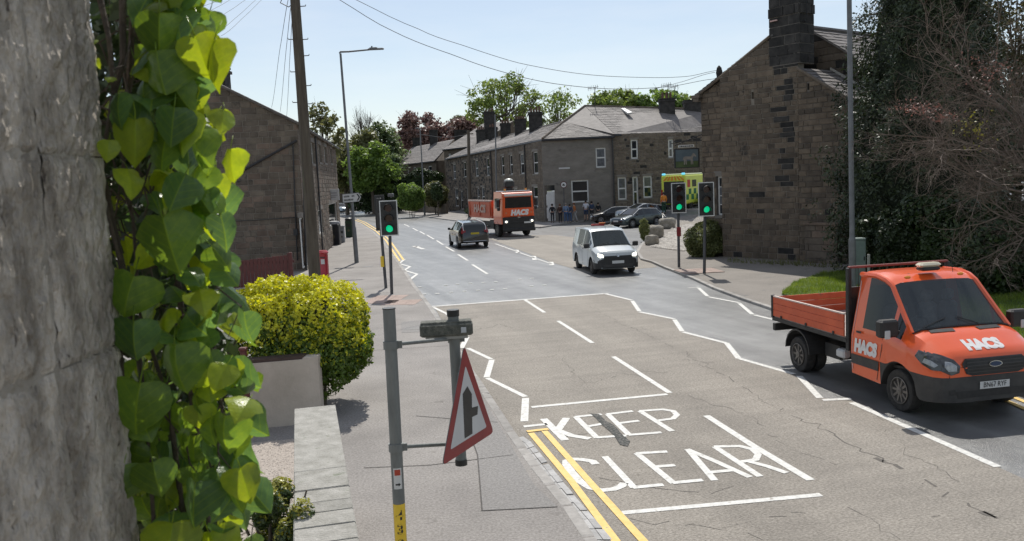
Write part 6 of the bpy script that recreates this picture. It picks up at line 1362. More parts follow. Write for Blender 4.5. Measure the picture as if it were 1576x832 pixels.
bin_('green_bin', 'narrow dark green bin between the grey cabinet and the lamp column', 'bin', 531.5, 543, 335, 365, mat('bin_green', (0.012, 0.035, 0.018), (0.02, 0.05, 0.026), 4, rough=.45), m_black, True)
b = G(1325, 440, .1); cab = thing('utility_cabinet', 'pale green utility cabinet beside the right street lamp', 'cabinet', tuple(b)); m_cab = mat('cabinet_green_grey', (0.16, 0.21, 0.19), (0.21, 0.26, 0.24), 3, rough=.6, bump=.1); h = 1.5; mb = MB(); mb.cbox(b + Vector((0, .2, h / 2)), (.36, .34, h), .015); mb.build('body', m_cab, cab); mb = MB(); mb.cbox(b + Vector((-.02, .2, h + .03)), (.40, .38, .06), .01); mb.build('top', m_cab, cab); mb = MB(); mb.box(b + Vector((.12, .02, h * .6)), (.03, .02, .12)); mb.build('handle', m_black, cab)
b = G(1337, 444, .1); mb = MB(); mb.cbox(b + Vector((0, 0, .55)), (.07, .07, 1.1), .01); tag(mb.build('marker_post', mat('concrete_post', (0.3, 0.29, 0.27), (0.4, 0.39, 0.36), 8, rough=.9)), 'short pale concrete marker post beside the utility cabinet', 'post')
# round sign on a post before the shop
b = GG(869, 341, .1); rs2 = thing('round_sign_post', 'round white road sign on a thin post among the people at the shop corner', 'road sign', tuple(b)); tp = P(867.5, 284, b.y); mb = MB(); mb.tube([b, tp + Vector((0, .04, .3))], .04, 8); mb.build('post', m_darkcol, rs2); rr = 5.2 / FPX * b.y
mb = MB(); mb.tube([tp + Vector((0, -.01, 0)), tp + Vector((0, .01, 0))], rr, 24); mb.build('ring', mat('sign_dark_red', (0.10, 0.02, 0.025)), rs2); mb = MB(); mb.tube([tp + Vector((0, -.02, 0)), tp + Vector((0, -.012, 0))], rr * .78, 24); mb.build('face', m_frame, rs2)
mb = MB(); mb.box(tp + Vector((0, -.026, -.04)), (rr * .8, .008, rr * .3)); mb.box(tp + Vector((-.02, -.026, rr * .16)), (rr * .45, .008, rr * .24)); mb.build('symbol', m_black, rs2)

# pub sign on its gallows bracket
bk_ = P(1090, 200, 43.5); so_ = P(1057, 243, 43.5); ps_ = thing('pub_sign', 'hanging painted inn sign with a white animal on green, held out from the pub corner', 'sign', tuple(so_)); wd, hh = 39 / FPX * 43.5, 30 / FPX * 43.5
mb = MB(); mb.cbox(so_, (wd, .08, hh), .01); mb.build('board', mat('sign_frame_black', (0.015, 0.015, 0.017), rough=.4), ps_)
m_sky_p = mat('sign_paint_blue', (0.06, 0.09, 0.115), (0.11, 0.15, 0.17), 1.2, rough=.5); m_grn_p = mat('sign_paint_green', (0.04, 0.07, 0.025), (0.08, 0.12, 0.04), 3, rough=.5)
mb = MB(); mb.box(so_ + Vector((0, -.045, hh * .14)), (wd * .88, .01, hh * .58)); mb.build('painted_sky', m_sky_p, ps_); mb = MB(); mb.box(so_ + Vector((0, -.045, -hh * .31)), (wd * .88, .01, hh * .3)); mb.build('painted_field', m_grn_p, ps_)
mb = MB(); A0_ = so_ + Vector((.08, -.055, -.06)); mb.prism([A0_ + Vector((x, 0, z)) for x, z in [(-.26, .10), (-.30, -.04), (-.27, -.05), (-.23, .04), (-.24, -.26), (-.19, -.26), (-.17, -.02), (-.14, -.26), (-.10, -.26), (-.10, -.01), (.10, -.02), (.11, -.26), (.15, -.26), (.16, -.02), (.19, -.26), (.23, -.26), (.20, .04), (.26, .16), (.36, .10), (.39, .14), (.29, .28), (.23, .30), (.12, .13), (-.16, .14)]], (0, .004, 0)); mb.build('painted_animal', mat('painted_animal_grey', (0.2, 0.18, 0.16), (0.3, 0.28, 0.25), 8), ps_)
mb = MB(); mb.cbox(so_ + Vector((-.02, -.03, hh / 2 + .1)), (wd * .62, .05, .12), .01); mb.build('name_board', m_frame, ps_)
mb = MB(); x = -.34
while x < .3: w_ = rng.uniform(.03, .06); mb.box(so_ + Vector((-.02 + x + w_ / 2, -.058, hh / 2 + .1)), (w_, .006, .07)); x += w_ + .022
mb.build('name_lettering', m_gutter, ps_, kind='stuff')
mb = MB(); mb.tube([P(1038, 224, 43.5), P(1098, 199, 43.5)], .025, 6); mb.tube([P(1032, 221, 43.5), P(1098, 208, 43.5)], .02, 6); mb.build('stay_bar', m_gutter, ps_)
mb = MB(); mb.tube([so_ + Vector((-wd / 2, 0, hh / 2 + .35)), so_ + Vector((wd / 2 + .6, 0, hh / 2 + .35))], .03, 6); mb.build('bracket', m_gutter, ps_)
for dx in (-.4, .4): mb = MB(); mb.tube([so_ + Vector((wd * dx, 0, hh / 2)), so_ + Vector((wd * dx, 0, hh / 2 + .35))], .015, 5); mb.build('hanger', m_gutter, ps_)
q = P(1084, 250, 42.6); mb = MB(); mb.cbox(q, (.14, .2, .4), .03); tag(mb.build('wall_light', m_frame), 'small white lamp box on the pub corner below the hanging sign bracket', 'lamp')
b = G(1087, 372, .1); b = P(1087.5, 357, 42); mb = MB(); mb.cbox(Vector((b.x, 42, .75)), (.12, .05, 1.5), .01); tag(mb.build('white_post', m_frame), 'short white painted post at the pub corner behind the green bush', 'post')

# boulders at the side road corner
m_rock = mat('boulder_stone', (0.22, 0.20, 0.16), (0.36, 0.33, 0.28), 3, rough=.9, bump=1, bscale=18, spots=[((0.12, 0.13, 0.07), 2.5, .6)])
def rock(label, x0, x1, yt, yb, flat=1.0, seed=1):
    b = GG((x0 + x1) / 2, yb, .08); wd = (x1 - x0) / FPX * b.y; h = (yb - yt) / FPX * b.y * .8; mb = MB(); rs_ = random.Random(seed)
    bm = bmesh.new(); bmesh.ops.create_icosphere(bm, subdivisions=3, radius=1); 
    for v in bm.verts:
        p = v.co.copy(); k = 4; q = (abs(p.x) ** k + abs(p.y) ** k + abs(p.z) ** k) ** (-1 / k); p = p * q; p *= 1 + .16 * mnoise.noise(p * 1.6 + Vector((seed * 5, 0, 0))) + .05 * mnoise.noise(p * 5); v.co = Vector((b.x + p.x * wd / 2, b.y + wd * .35 + p.y * wd * .36, b.z + h * .45 + p.z * h * .55))
    me = bpy.data.meshes.new('boulder'); bm.to_mesh(me); bm.free(); me.materials.append(m_rock); o = bpy.data.objects.new('boulder', me); col.objects.link(o); tag(o, label, 'boulder')
rock('large flat topped boulder edging the cobbled forecourt', 999, 1023, 342, 366, seed=1); rock('long low boulder behind the others by the side road', 1016, 1041, 331, 352, seed=2); rock('small square stone block at the pavement corner', 994, 1015, 358, 377, seed=3); rock('pale rounded stone among the corner plants', 989, 1003, 352, 364, seed=4)
# cobbled forecourt: bedding sheet and single cobbles
cbp = [GG(*p, .1) for p in [(1000, 379), (1052, 386), (1066, 380), (1085, 350), (1090, 331), (1043, 341), (1018, 366), (1016, 374)]]
cb2 = [(p.x, p.y) for p in cbp]; m_cob = mat('cobble_stone', (0.34, 0.31, 0.27), (0.46, 0.43, 0.39), 5, rough=.85, bump=.6, rnd=.3)
sheet('cobbled_forecourt', cb2, .106, mat('cobble_bedding', (0.22, 0.2, 0.17), (0.3, 0.27, 0.23), 6, rough=.95), res=1.5, hill=True)
vs, fs, k = [], [], 0; x0, x1, y0, y1 = min(p[0] for p in cb2), max(p[0] for p in cb2), min(p[1] for p in cb2), max(p[1] for p in cb2); y = y0
while y < y1:
    x = x0 + rng.uniform(0, .2)
    while x < x1:
        w_, d_ = rng.uniform(.14, .24), .15
        if inpoly((x, y), cb2):
            z = GZ(x, y) + .105; h = rng.uniform(.02, .04); a, b_ = w_ / 2 - .012, d_ / 2 - .012
            vs += [(x - a, y - b_, z), (x + a, y - b_, z), (x + a, y + b_, z), (x - a, y + b_, z), (x - a * .6, y - b_ * .6, z + h), (x + a * .6, y - b_ * .6, z + h), (x + a * .6, y + b_ * .6, z + h), (x - a * .6, y + b_ * .6, z + h)]; fs += [(k, k + 1, k + 5, k + 4), (k + 1, k + 2, k + 6, k + 5), (k + 2, k + 3, k + 7, k + 6), (k + 3, k, k + 4, k + 7), (k + 4, k + 5, k + 6, k + 7)]; k += 8
        x += w_
    y += .17
npmesh('cobbles', vs, fs, m_cob)['kind'] = 'stuff'

# overhead cables
m_cable = mat('cable_black', (0.03, 0.03, 0.032), rough=.6)
def cable(label, pts, Y0, Y1, r_=.012, n=40):
    ps = []; m = len(pts) - 1
    for i in range(n + 1):
        t = i / n * m; k = min(int(t), m - 1); f = t - k; x = pts[k][0] + (pts[k + 1][0] - pts[k][0]) * f; 
        p0, p1, p2, p3 = pts[max(0, k - 1)][1], pts[k][1], pts[k + 1][1], pts[min(m, k + 2)][1]; y = p1 + .5 * f * (p2 - p0 + f * (2 * p0 - 5 * p1 + 4 * p2 - p3 + f * (3 * (p1 - p2) + p3 - p0)))
        xa = (x - pts[0][0]) / (pts[-1][0] - pts[0][0]); ps.append(P(x, y, 1 / ((1 - xa) / Y0 + xa / Y1)))
    mb = MB(); mb.tube(ps, r_, 4); tag(mb.build('overhead_cable', m_cable, smooth=True), label, 'cable', 'cables crossing the sky')
cable('lower of the two long sagging cables crossing the sky to the pub gable', [(480, -20), (600, 45), (700, 85), (780, 112), (850, 128), (940, 136.5), (1030, 133), (1100, 121)], 27, 44, .011)
cable('upper of the two long sagging cables crossing the sky to the pub gable', [(500, -18), (640, 42), (720, 72), (800, 97), (900, 114), (1000, 119), (1060, 117), (1104, 108)], 29, 44, .010)
cable('thin cable rising from the right hand chimney of the corner roof', [(1000, 137), (1040, 128), (1100, 111)], 60, 44, .012)
for i, (a, b_) in enumerate([((418, -12), (340, 55)), ((408, -10), (325, 56)), ((392, -8), (318, 36)), ((370, -8), (305, 24)), ((355, -6), (300, 12))]):
    cable(['lowest thin wire fanning down from the pole top towards the ivy', 'second lowest thin wire fanning down towards the ivy', 'middle thin wire of the fan above the ivy', 'fourth thin wire of the fan above the ivy', 'topmost thin wire of the fan above the ivy'][i], [b_, ((a[0] + b_[0]) / 2, (a[1] + b_[1]) / 2 + 1), a], 17, 20, .004, 12)
for i, (a, m_, b_) in enumerate([((446, -10), (430, 80), (418, 165)), ((450, -5), (440, 80), (431, 172)), ((452, -5), (446, 90), (441, 180))]):
    cable(['leftmost drop wire running down to the gable verge', 'middle drop wire running down to the gable verge', 'rightmost drop wire running down close to the wooden pole'][i], [b_, m_, a], 42, 20.2, .007, 12)
cable('faint thin wire over the distant row from the far pole', [(640, 206), (685, 211), (722, 207)], 110, 96, .03, 10)
# ================================================================== VEHICLES
def paint(name, c, rough=.28, metallic=0.0, dirt=None): return mat(name, c, tuple(min(1, x * 1.12) for x in c), .8, rough=rough, metallic=metallic, coat=.8, coords='obj', spots=dirt)
dirt_o = [((0.16, 0.075, 0.045), 2.6, .66)]
m_orange = paint('vehicle_orange', (0.76, 0.105, 0.02), .33, 0, dirt_o); m_dirtyor = mat('dropside_orange', (0.52, 0.085, 0.03), (0.66, 0.12, 0.045), 2.2, rough=.5, coords='obj', bump=.1, spots=[((0.20, 0.10, 0.07), 5, .62)])
m_blk = mat('vehicle_black_plastic', (0.016, 0.016, 0.016), (0.032, 0.031, 0.03), 6, rough=.55, coords='obj'); m_grp = mat('vehicle_dark_grey_plastic', (0.035, 0.034, 0.033), (0.06, 0.057, 0.053), 4, rough=.65, coords='obj', spots=[((0.09, 0.08, 0.07), 3, .6)])
m_vglass = glassmat('vehicle_glass', (0.012, 0.016, 0.018), 0.0, .03); m_wsglass = glassmat('windscreen_glass', (0.085, 0.10, 0.11), .5, .05); m_tyre = mat('tyre_rubber', (0.02, 0.019, 0.018), (0.045, 0.042, 0.038), 12, rough=.9, coords='obj')  # windscreen tint is lightened to stand for reflected sky
m_rim = mat('rim_dusty_steel', (0.12, 0.11, 0.10), (0.22, 0.20, 0.18), 8, rough=.5, metallic=.5, coords='obj'); m_alloy = mat('rim_alloy', (0.3, 0.3, 0.31), (0.38, 0.38, 0.39), 8, rough=.35, metallic=.7, coords='obj')
m_lamp = mat('headlamp_glass', (0.22, 0.24, 0.26), (0.42, 0.44, 0.46), 14, rough=.12, coords='obj', spec=.8); m_lampdark = mat('headlamp_bezel', (0.02, 0.022, 0.025), (0.05, 0.052, 0.055), 14, rough=.12, coords='obj', spec=.8)
m_lit = mat('headlamp_lit', (0.8, 0.8, 0.75), emit=((1, .93, .75), 3.0)); m_taill = mat('tail_lamp_red', (0.22, 0.01, 0.01), (0.35, 0.02, 0.02), 10, rough=.15, coords='obj'); m_amber = mat('beacon_amber', (0.75, 0.26, 0.03), (0.85, 0.33, 0.05), 8, rough=.3)
m_lett = mat('lettering_white', (0.70, 0.68, 0.66), (0.78, 0.76, 0.74), 14, rough=.4); m_plw = mat('number_plate_white', (0.62, 0.62, 0.60)); m_ply = mat('number_plate_yellow', (0.55, 0.42, 0.03)); m_chrome = mat('chrome_trim', (0.5, 0.5, 0.5), rough=.2, metallic=.9); m_seat = mat('seat_cloth_grey', (0.10, 0.10, 0.11), (0.18, 0.18, 0.19), 10, rough=.9)
def itab(t, x):
    if x >= t[0][0]: return t[0][1]
    for i in range(len(t) - 1):
        if x >= t[i + 1][0]: a, b = t[i], t[i + 1]; f = (x - a[0]) / (b[0] - a[0]) if b[0] != a[0] else 0; return a[1] + (b[1] - a[1]) * f
    return t[-1][1]
def densify(vs, fs, mx):
    bm = bmesh.new(); V = [bm.verts.new(v) for v in vs]
    for f in fs:
        try: bm.faces.new([V[i] for i in f])
        except ValueError: pass
    bmesh.ops.triangulate(bm, faces=bm.faces[:])
    for _ in range(6):
        es = [e for e in bm.edges if e.calc_length() > mx]
        if not es: break
        bmesh.ops.subdivide_edges(bm, edges=es, cuts=1); bmesh.ops.triangulate(bm, faces=bm.faces[:])
    bm.verts.index_update(); r = ([v.co.copy() for v in bm.verts], [tuple(v.index for v in f.verts) for f in bm.faces]); bm.free(); return r
class Veh:
    def __init__(s, name, label, cat, loc, heading, group=None):
        s.root = thing(name, label, cat, tuple(loc), math.atan2(heading.y, heading.x), group); s.bvh = None
    def body(s, sp, m, clad=None, cladz=0, name='body', glassm=None, wsm=None, arch_m=None):
        """sp: dict(top, belt, wtop, wbelt, sill, axles, ra, R, side, ws, rear, x); x positions run front to back"""
        xs = set(t[0] for k in ('top', 'belt', 'wtop', 'wbelt') for t in sp[k]); x1, x0 = sp['x']
        for a, b in sp['side'] + [sp['ws']] + ([sp['rear']] if sp.get('rear') else []): xs |= {a, b}
        for xw in sp['axles']:
            for k in range(-6, 7): xs.add(xw + sp['ra'] * math.sin(k / 6 * math.pi / 2) * .9999)
        for k in range(0, 40): 
            x = x1 + (x0 - x1) * k / 39; 
            if min(abs(x - y) for y in xs) > .06: xs.add(x)
        xs = sorted([x for x in xs if x0 - 1e-6 <= x <= x1 + 1e-6], reverse=True); xs2 = [xs[0]]
        keep = set(v for a, b in sp['side'] + [sp['ws']] + ([sp['rear']] if sp.get('rear') else []) for v in (a, b))
        for x in xs[1:]:
            if xs2[-1] - x < .018 and x not in keep: continue
            xs2.append(x)
        xs = xs2; rings = []
        for x in xs:
            tp, bl, wt, wb = itab(sp['top'], x), itab(sp['belt'], x), itab(sp['wtop'], x), itab(sp['wbelt'], x); zl = itab(sp['sill'], x) if isinstance(sp['sill'], list) else sp['sill']
            for xw in sp['axles']:
                if abs(x - xw) < sp['ra']: zl = max(zl, sp['R'] + math.sqrt(sp['ra'] ** 2 - (x - xw) ** 2))
            zl = min(zl, bl - .08); cw = sp.get('crown', .05); te = tp - cw; te = max(te, bl + .012)
            bulge = sp.get('bulge', 1.0)
            z3 = zl + (bl - zl) * .42 if not sp.get('split') else max(zl + .035, min(sp['split'], bl - .1))
            half = [(0, zl), (wb * .84, zl), (wb * .985, zl + .015), (wb * bulge, z3), (wb * .995, max(z3 + .02, zl + (bl - zl) * .8)), (wb * .962, bl), (min(wt, wb * .955), te), (wt * .82, tp - cw * .28), (wt * .42, tp - cw * .05), (0, max(tp, te))]
            rings.append([(x, -y, z) for y, z in half] + [(x, y, z) for y, z in half[-2:0:-1]])
        n = len(rings[0]); V = [p for r in rings for p in r]; groups = {'body': ([], []), 'side_window': [], 'windscreen': [], 'rear_window': []}; gf = {}
        F, Mi = [], []
        nh = 10
        def inside(a, b, iv): return any(a <= q[0] + 1e-6 and b >= q[1] - 1e-6 for q in iv)
        for i in range(len(rings) - 1):
            a, b = xs[i], xs[i + 1]
            for j in range(n):
                k = (j + 1) % n; f = (i * n + j, i * n + k, (i + 1) * n + k, (i + 1) * n + j); jj = j if j < nh - 1 else n - 1 - j
                key = None
                if jj == 5:
                    for q, iv in enumerate(sp['side']):
                        if a <= iv[0] + 1e-6 and b >= iv[1] - 1e-6: key = ('side_window', q, j < nh - 1)
                if jj >= 6:
                    if inside(a, b, [sp['ws']]): key = ('windscreen', 0, 0)
                    elif sp.get('rear') and inside(a, b, [sp['rear']]): key = ('rear_window', 0, 0)
                if key: gf.setdefault(key, []).append(f)
                else:
                    F.append(f); zc = sum(V[q][2] for q in f) / 4; cz_ = itab(cladz, (a + b) / 2) if isinstance(cladz, list) else cladz; mi_ = 1 if (jj <= 1 or zc < cz_ or (jj == 2 and sp.get('split') and (a + b) / 2 > sp['splitx'])) else 0; Mi.append(mi_)
        F.append(tuple(range(n - 1, -1, -1))); Mi.append(sp.get('capm', 0)); F.append(tuple((len(rings) - 1) * n + j for j in range(n))); Mi.append(sp.get('capm2', 0))
        mb = MB(); mb.v = V; mb.f = F; mb.m = Mi; bo = mb.build(name, [m, clad or m_blk], s.root, smooth=True, world=False, angle=28)
        allf = F[:]; 
        for key, fl in gf.items():
            mb = MB(); used = sorted(set(q for f in fl for q in f)); mp_ = {q: i for i, q in enumerate(used)}; mb.add([V[q] for q in used], [tuple(mp_[q] for q in f) for f in fl])
            gm = (wsm or glassm or m_vglass) if key[0] != 'side_window' else (glassm or m_vglass)
            mb.build(key[0], gm, s.root, smooth=True, world=False); allf += fl
        s.bvh = BVHTree.FromPolygons([Vector(p) for p in V], allf); s.xs = xs; s.V = V; s.n = n; s.sp = sp
        # rails along the roof edge and pillars
        e = [i for i, x in enumerate(xs) if x <= sp['ws'][0] + 1e-6 and (not sp.get('rear') or x >= sp['rear'][1] - 1e-6)]
        for sd_ in (6, n - 6):
            mb = MB(); mb.tube([Vector(V[i * n + sd_]) for i in e], sp.get('rail', .028), 6); mb.build('roof_rail_trim', sp.get('railm', m), s.root, smooth=True, world=False)
        # dark trim under the windscreen
        i = xs.index(min(xs, key=lambda q: abs(q - sp['ws'][0]))); mb = MB(); mb.tube([Vector(V[i * n + q]) + Vector((.01, 0, .01)) for q in range(6, n - 5)], .02, 5); mb.build('scuttle', m_blk, s.root, world=False)
        return bo
    def hit(s, o, d):
        h = s.bvh.ray_cast(Vector(o), Vector(d)); return h[0]
    def decal(s, name, pts, mode, m, off=.006, res=.12, parent=None, faces=None):
        """flat shape laid on the body surface; pts are (y,z) for front/rear, (x,z) for the sides, (x,y) for the top"""
        if faces is None: vs, fs = tri_poly(pts, res)
        else: vs, fs = pts, faces
        O = []; dirs = {'front': (-1, 0, 0), 'rear': (1, 0, 0), 'right': (0, 1, 0), 'left': (0, -1, 0), 'top': (0, 0, -1)}; d = Vector(dirs[mode]); last = None
        for p in vs:
            a, b = p[0], p[1]; o = {'front': (8, a, b), 'rear': (-12, a, b), 'right': (a, -5, b), 'left': (a, 5, b), 'top': (a, b, 6)}[mode]; h = s.hit(o, d)
            O.append(None if h is None else Vector(h) - d * off)
        mb = MB(); fs = [f for f in fs if all(O[i] is not None for i in f)]; O = [q if q is not None else Vector((0, 0, .5)) for q in O]; mb.add(O, [tuple(f) for f in fs]); return mb.build(name, m, parent or s.root, world=False)
    def text(s, name, txt, cx, cz, size, mode, m, flip=False, **k):
        vs, fs = text_mesh(txt, size, **k); sx = -1 if flip else 1; return s.decal(name, [(cx + sx * p.x, cz + p.y) for p in vs], mode, m, .012, faces=fs)
    def wheel(s, x, y, R_, w_, rim=m_rim, spokes=6, dual=False, side=None):
        side = side or (-1 if y < 0 else 1); mb = MB(); prof = [(R_ * .62, -w_ / 2 * .8), (R_ * .8, -w_ / 2), (R_ * .96, -w_ / 2 * .92), (R_, -w_ / 2 * .7), (R_, w_ / 2 * .7), (R_ * .96, w_ / 2 * .92), (R_ * .8, w_ / 2), (R_ * .62, w_ / 2 * .8)]; n = 28
        rings = [[Vector((x + r_ * math.cos(2 * math.pi * k / n), y + yy, R_ + r_ * math.sin(2 * math.pi * k / n))) for k in range(n)] for r_, yy in prof]; mb.loft(rings, True, True, True); wo = mb.build('wheel', m_tyre, s.root, smooth=True, world=False)
        yo = y + side * (w_ / 2 * .62); mb = MB(); rr = R_ * .64
        mb.loft([[Vector((x + r_ * math.cos(2 * math.pi * k / n), yo + side * dy, R_ + r_ * math.sin(2 * math.pi * k / n))) for k in range(n)] for r_, dy in ((rr, .045), (rr * .93, .05), (rr * .86, -.02), (rr * .3, .0), (rr * .28, .045), (0.005, .05))], True)
        for k in range(spokes):
            a = 2 * math.pi * k / spokes; c = Vector((x + math.cos(a) * rr * .58, yo + side * .012, R_ + math.sin(a) * rr * .58)); ax = Matrix.Rotation(-a, 3, 'Y'); mb.box(c, (rr * .62, .035, rr * .17), ax=ax)
        mb.build('rim', rim, wo, smooth=True, world=False, angle=30); return wo
    def part(s, name, fn, m, smooth=False, parent=None): mb = MB(); fn(mb); return mb.build(name, m, parent or s.root, smooth=smooth, world=False)
    def mirror(s, x, y, z, sc_=1.0, m=None):
        sd_ = -1 if y < 0 else 1; return s.part('wing_mirror', lambda b: (b.cbox((x, y + sd_ * .12 * sc_, z), (.11 * sc_, .22 * sc_, .19 * sc_), .03), b.tube([(x + .02, y - sd_ * .03, z - .07), (x, y + sd_ * .05, z - .05)], .025, 5)), m or m_blk)
    def plate(s, txt, mode, cz, m, y=0.0, w_=.52, h=.115):
        s.decal('number_plate', [(y - w_ / 2, cz - h / 2), (y + w_ / 2, cz - h / 2), (y + w_ / 2, cz + h / 2), (y - w_ / 2, cz + h / 2)], mode, m, .018, res=None); vs, fs = text_mesh(txt, h * 1.0); fl = 1 if mode == 'front' else -1
        sx = fl
        s.decal('plate_lettering', [(y + sx * p.x * .82, cz + p.y) for p in vs], mode, m_black, .024, faces=fs)
def place(pf, pr_, inset_y, x_f=0.0, side=-1):
    """ground contact of the front and rear near wheels -> heading and origin (front axle centre)"""
    f, r_ = Vector((pf.x, pf.y, 0)), Vector((pr_.x, pr_.y, 0)); h = (f - r_).normalized(); left = Vector((-h.y, h.x, 0)); o = f - left * side * inset_y; return o, h
# local y: +left of the vehicle. text on 'front' seen from ahead runs towards +y -> viewer's right is +y
# ------------------------------------------------ orange dropside truck
fr, re_ = G(1388, 632), G(1239, 573); o, h = place(fr, re_, .93); WBT = 3.14
T = Veh('dropside_truck', 'orange dropside truck with white HACS lettering in the near lane at the right', 'truck', o, h)
spt = dict(x=(.92, -1.28), top=[(.92, .90), (.90, .99), (.86, 1.05), (.76, 1.12), (.38, 1.30), (.18, 1.36), (-.05, 1.60), (-.46, 2.05), (-.62, 2.13), (-.85, 2.18), (-1.28, 2.17)], belt=[(.92, .84), (.88, .94), (.7, 1.02), (.2, 1.16), (-.1, 1.20), (-1.28, 1.22)], wtop=[(.92, .68), (.86, .76), (.5, .85), (.18, .88), (-.46, .78), (-1.28, .81)], wbelt=[(.92, .78), (.88, .87), (.78, .95), (.6, .99), (.2, 1.015), (-1.28, 1.02)], sill=[(1.02, .34), (.6, .30), (-1.28, .36)], axles=[0.0], ra=.44, R=.345, capm=1, split=.73, splitx=-.46, side=[(.04, -.16), (-.24, -1.0)], ws=(.18, -.46), crown=.06, rail=.045, bulge=1.005)
T.body(spt, m_orange, m_grp, 0, wsm=m_wsglass, glassm=glassmat('cab_side_glass', (.010, .013, .014), .3, .06))
T.wheel(0, -.87, .345, .235, spokes=10); T.wheel(0, .87, .345, .235, spokes=10)
for sd_ in (-1, 1): T.wheel(-WBT, sd_ * .90, .345, .2, spokes=8); T.wheel(-WBT, sd_ * .66, .345, .2, spokes=4)
T.decal('nose_panel', [(-.775, .73), (.775, .73), (.77, .88), (-.77, .88)], 'front', m_orange, .01, res=.06)
T.decal('grille', [(-.50, 1.005), (-.57, .93), (-.50, .775), (-.40, .74), (.40, .74), (.50, .775), (.57, .93), (.50, .985), (.3, 1.0), (-.3, 1.0)], 'front', m_blk, .022)
for k in range(5): z = .785 + k * .05; T.decal('grille_slat', [(-.49, z), (.49, z), (.49, z + .016), (-.49, z + .016)], 'front', m_grp, .028)
T.decal('badge', [(.115 * math.cos(k * math.pi / 10), .9 + .047 * math.sin(k * math.pi / 10)) for k in range(20)], 'front', m_chrome, .036, res=None); T.decal('badge_centre', [(.10 * math.cos(k * math.pi / 10), .9 + .036 * math.sin(k * math.pi / 10)) for k in range(20)], 'front', mat('badge_blue_grey', (0.04, 0.06, 0.11)), .040, res=None)
T.plate('BN67 RYF', 'front', .575, m_plw)
T.decal('lower_intake', [(-.62, .40), (.62, .40), (.66, .50), (-.66, .50)], 'front', m_blk, .008)
for sd_ in (-1, 1):
    hl = T.decal('headlamp', [(sd_ * y, z) for y, z in [(.62, .80), (.60, .90), (.68, 1.0), (.80, 1.06), (.93, 1.10), (.96, .98), (.90, .84), (.76, .77)]], 'front', m_lampdark, .02, res=.04)
    T.decal('lens', [(sd_ * y, z) for y, z in [(.67, .83), (.66, .91), (.74, .97), (.82, .98), (.85, .90), (.80, .83)]], 'front', m_lamp, .03, res=.04)
    md = 'right' if sd_ < 0 else 'left'; T.decal('headlamp_side', [(.42, 1.00), (.46, 1.10), (.62, 1.07), (.90, .98), (.915, .82), (.75, .84), (.58, .90)], md, m_lampdark, .02, res=.04); T.decal('lens', [(.60, .93), (.62, 1.0), (.74, .98), (.84, .92), (.80, .88)], md, m_lamp, .03, res=.04)
    T.decal('fog_lamp', [(sd_ * y, z) for y, z in [(.66, .46), (.78, .46), (.78, .54), (.68, .54)]], 'front', m_blk, .01)
    T.decal('side_moulding', [(-.50, .56), (-1.26, .56), (-1.26, .73), (-.47, .73)], md, m_grp, .014); T.decal('door_seam', [(-.56, .40), (-.545, .40), (-.40, .98), (-.40, 1.2), (-.415, 1.2), (-.415, .98)], md, m_blk, .008); 
    T.decal('door_handle', [(-1.12, 1.12), (-.98, 1.12), (-.98, 1.155), (-1.12, 1.155)], md, m_blk, .03)
    T.decal('rear_edge_marking', [(-1.25, .45), (-1.232, .45), (-1.232, 2.0), (-1.25, 2.0)], md, mat('reflective_tape', (0.6, 0.45, 0.42)), .012)
    T.mirror(.0, sd_ * 1.02, 1.38, 1.5); T.part('indicator_repeater', lambda b: b.cbox((.085, sd_ * 1.25, 1.29), (.02, .10, .14), .01), m_signw)
    T.decal('bonnet_vent', [(.24, sd_ * .20), (.34, sd_ * .22), (.31, sd_ * .64), (.21, sd_ * .62)], 'top', m_blk, .012)
    T.part('wiper', lambda b: b.tube([(.20, sd_ * .5 - .2, 1.39), (.08, sd_ * .1 - .1, 1.50)], .01, 4), m_blk)
vs, fs = densify(*text_mesh('HACS', .235, bold=.019, spacing=1.0, shear=.1), .05); T.decal('lettering', [(p.x * 1.05 - .02, 1.155 + p.y * .62) for p in vs], 'front', m_lett, .012, faces=fs)
# the side words
vs, fs = text_mesh('HACS', .34, bold=.028, spacing=1.0, shear=.12); T.decal('lettering', [(-.86 + p.x * .72, .885 + p.y * .85) for p in vs], 'right', m_lett, .012, faces=fs); T.decal('lettering', [(-.86 - p.x * .72, .93 + p.y * .85) for p in vs], 'left', m_lett, .012, faces=fs)
T.part('beacon_bar', lambda b: (b.cbox((-.62, 0, 2.22), (.20, .34, .06), .02), b.tube([(-.62, -.10, 2.2), (-.62, -.10, 2.24)], .04, 6)), m_blk); T.part('beacon', lambda b: b.cbox((-.62, 0, 2.285), (.19, .40, .075), .034), mat('beacon_cream', (0.62, 0.56, 0.42), (0.7, 0.65, 0.5), 8, rough=.3))
for yy in (-.5, .5): T.part('marker_lamp', lambda b: b.cbox((-.47, yy, 2.115), (.06, .10, .05), .015), m_amber)
T.part('aerial', lambda b: b.tube([(-.55, .42, 2.14), (-.6, .42, 2.34)], .006, 4), m_blk)
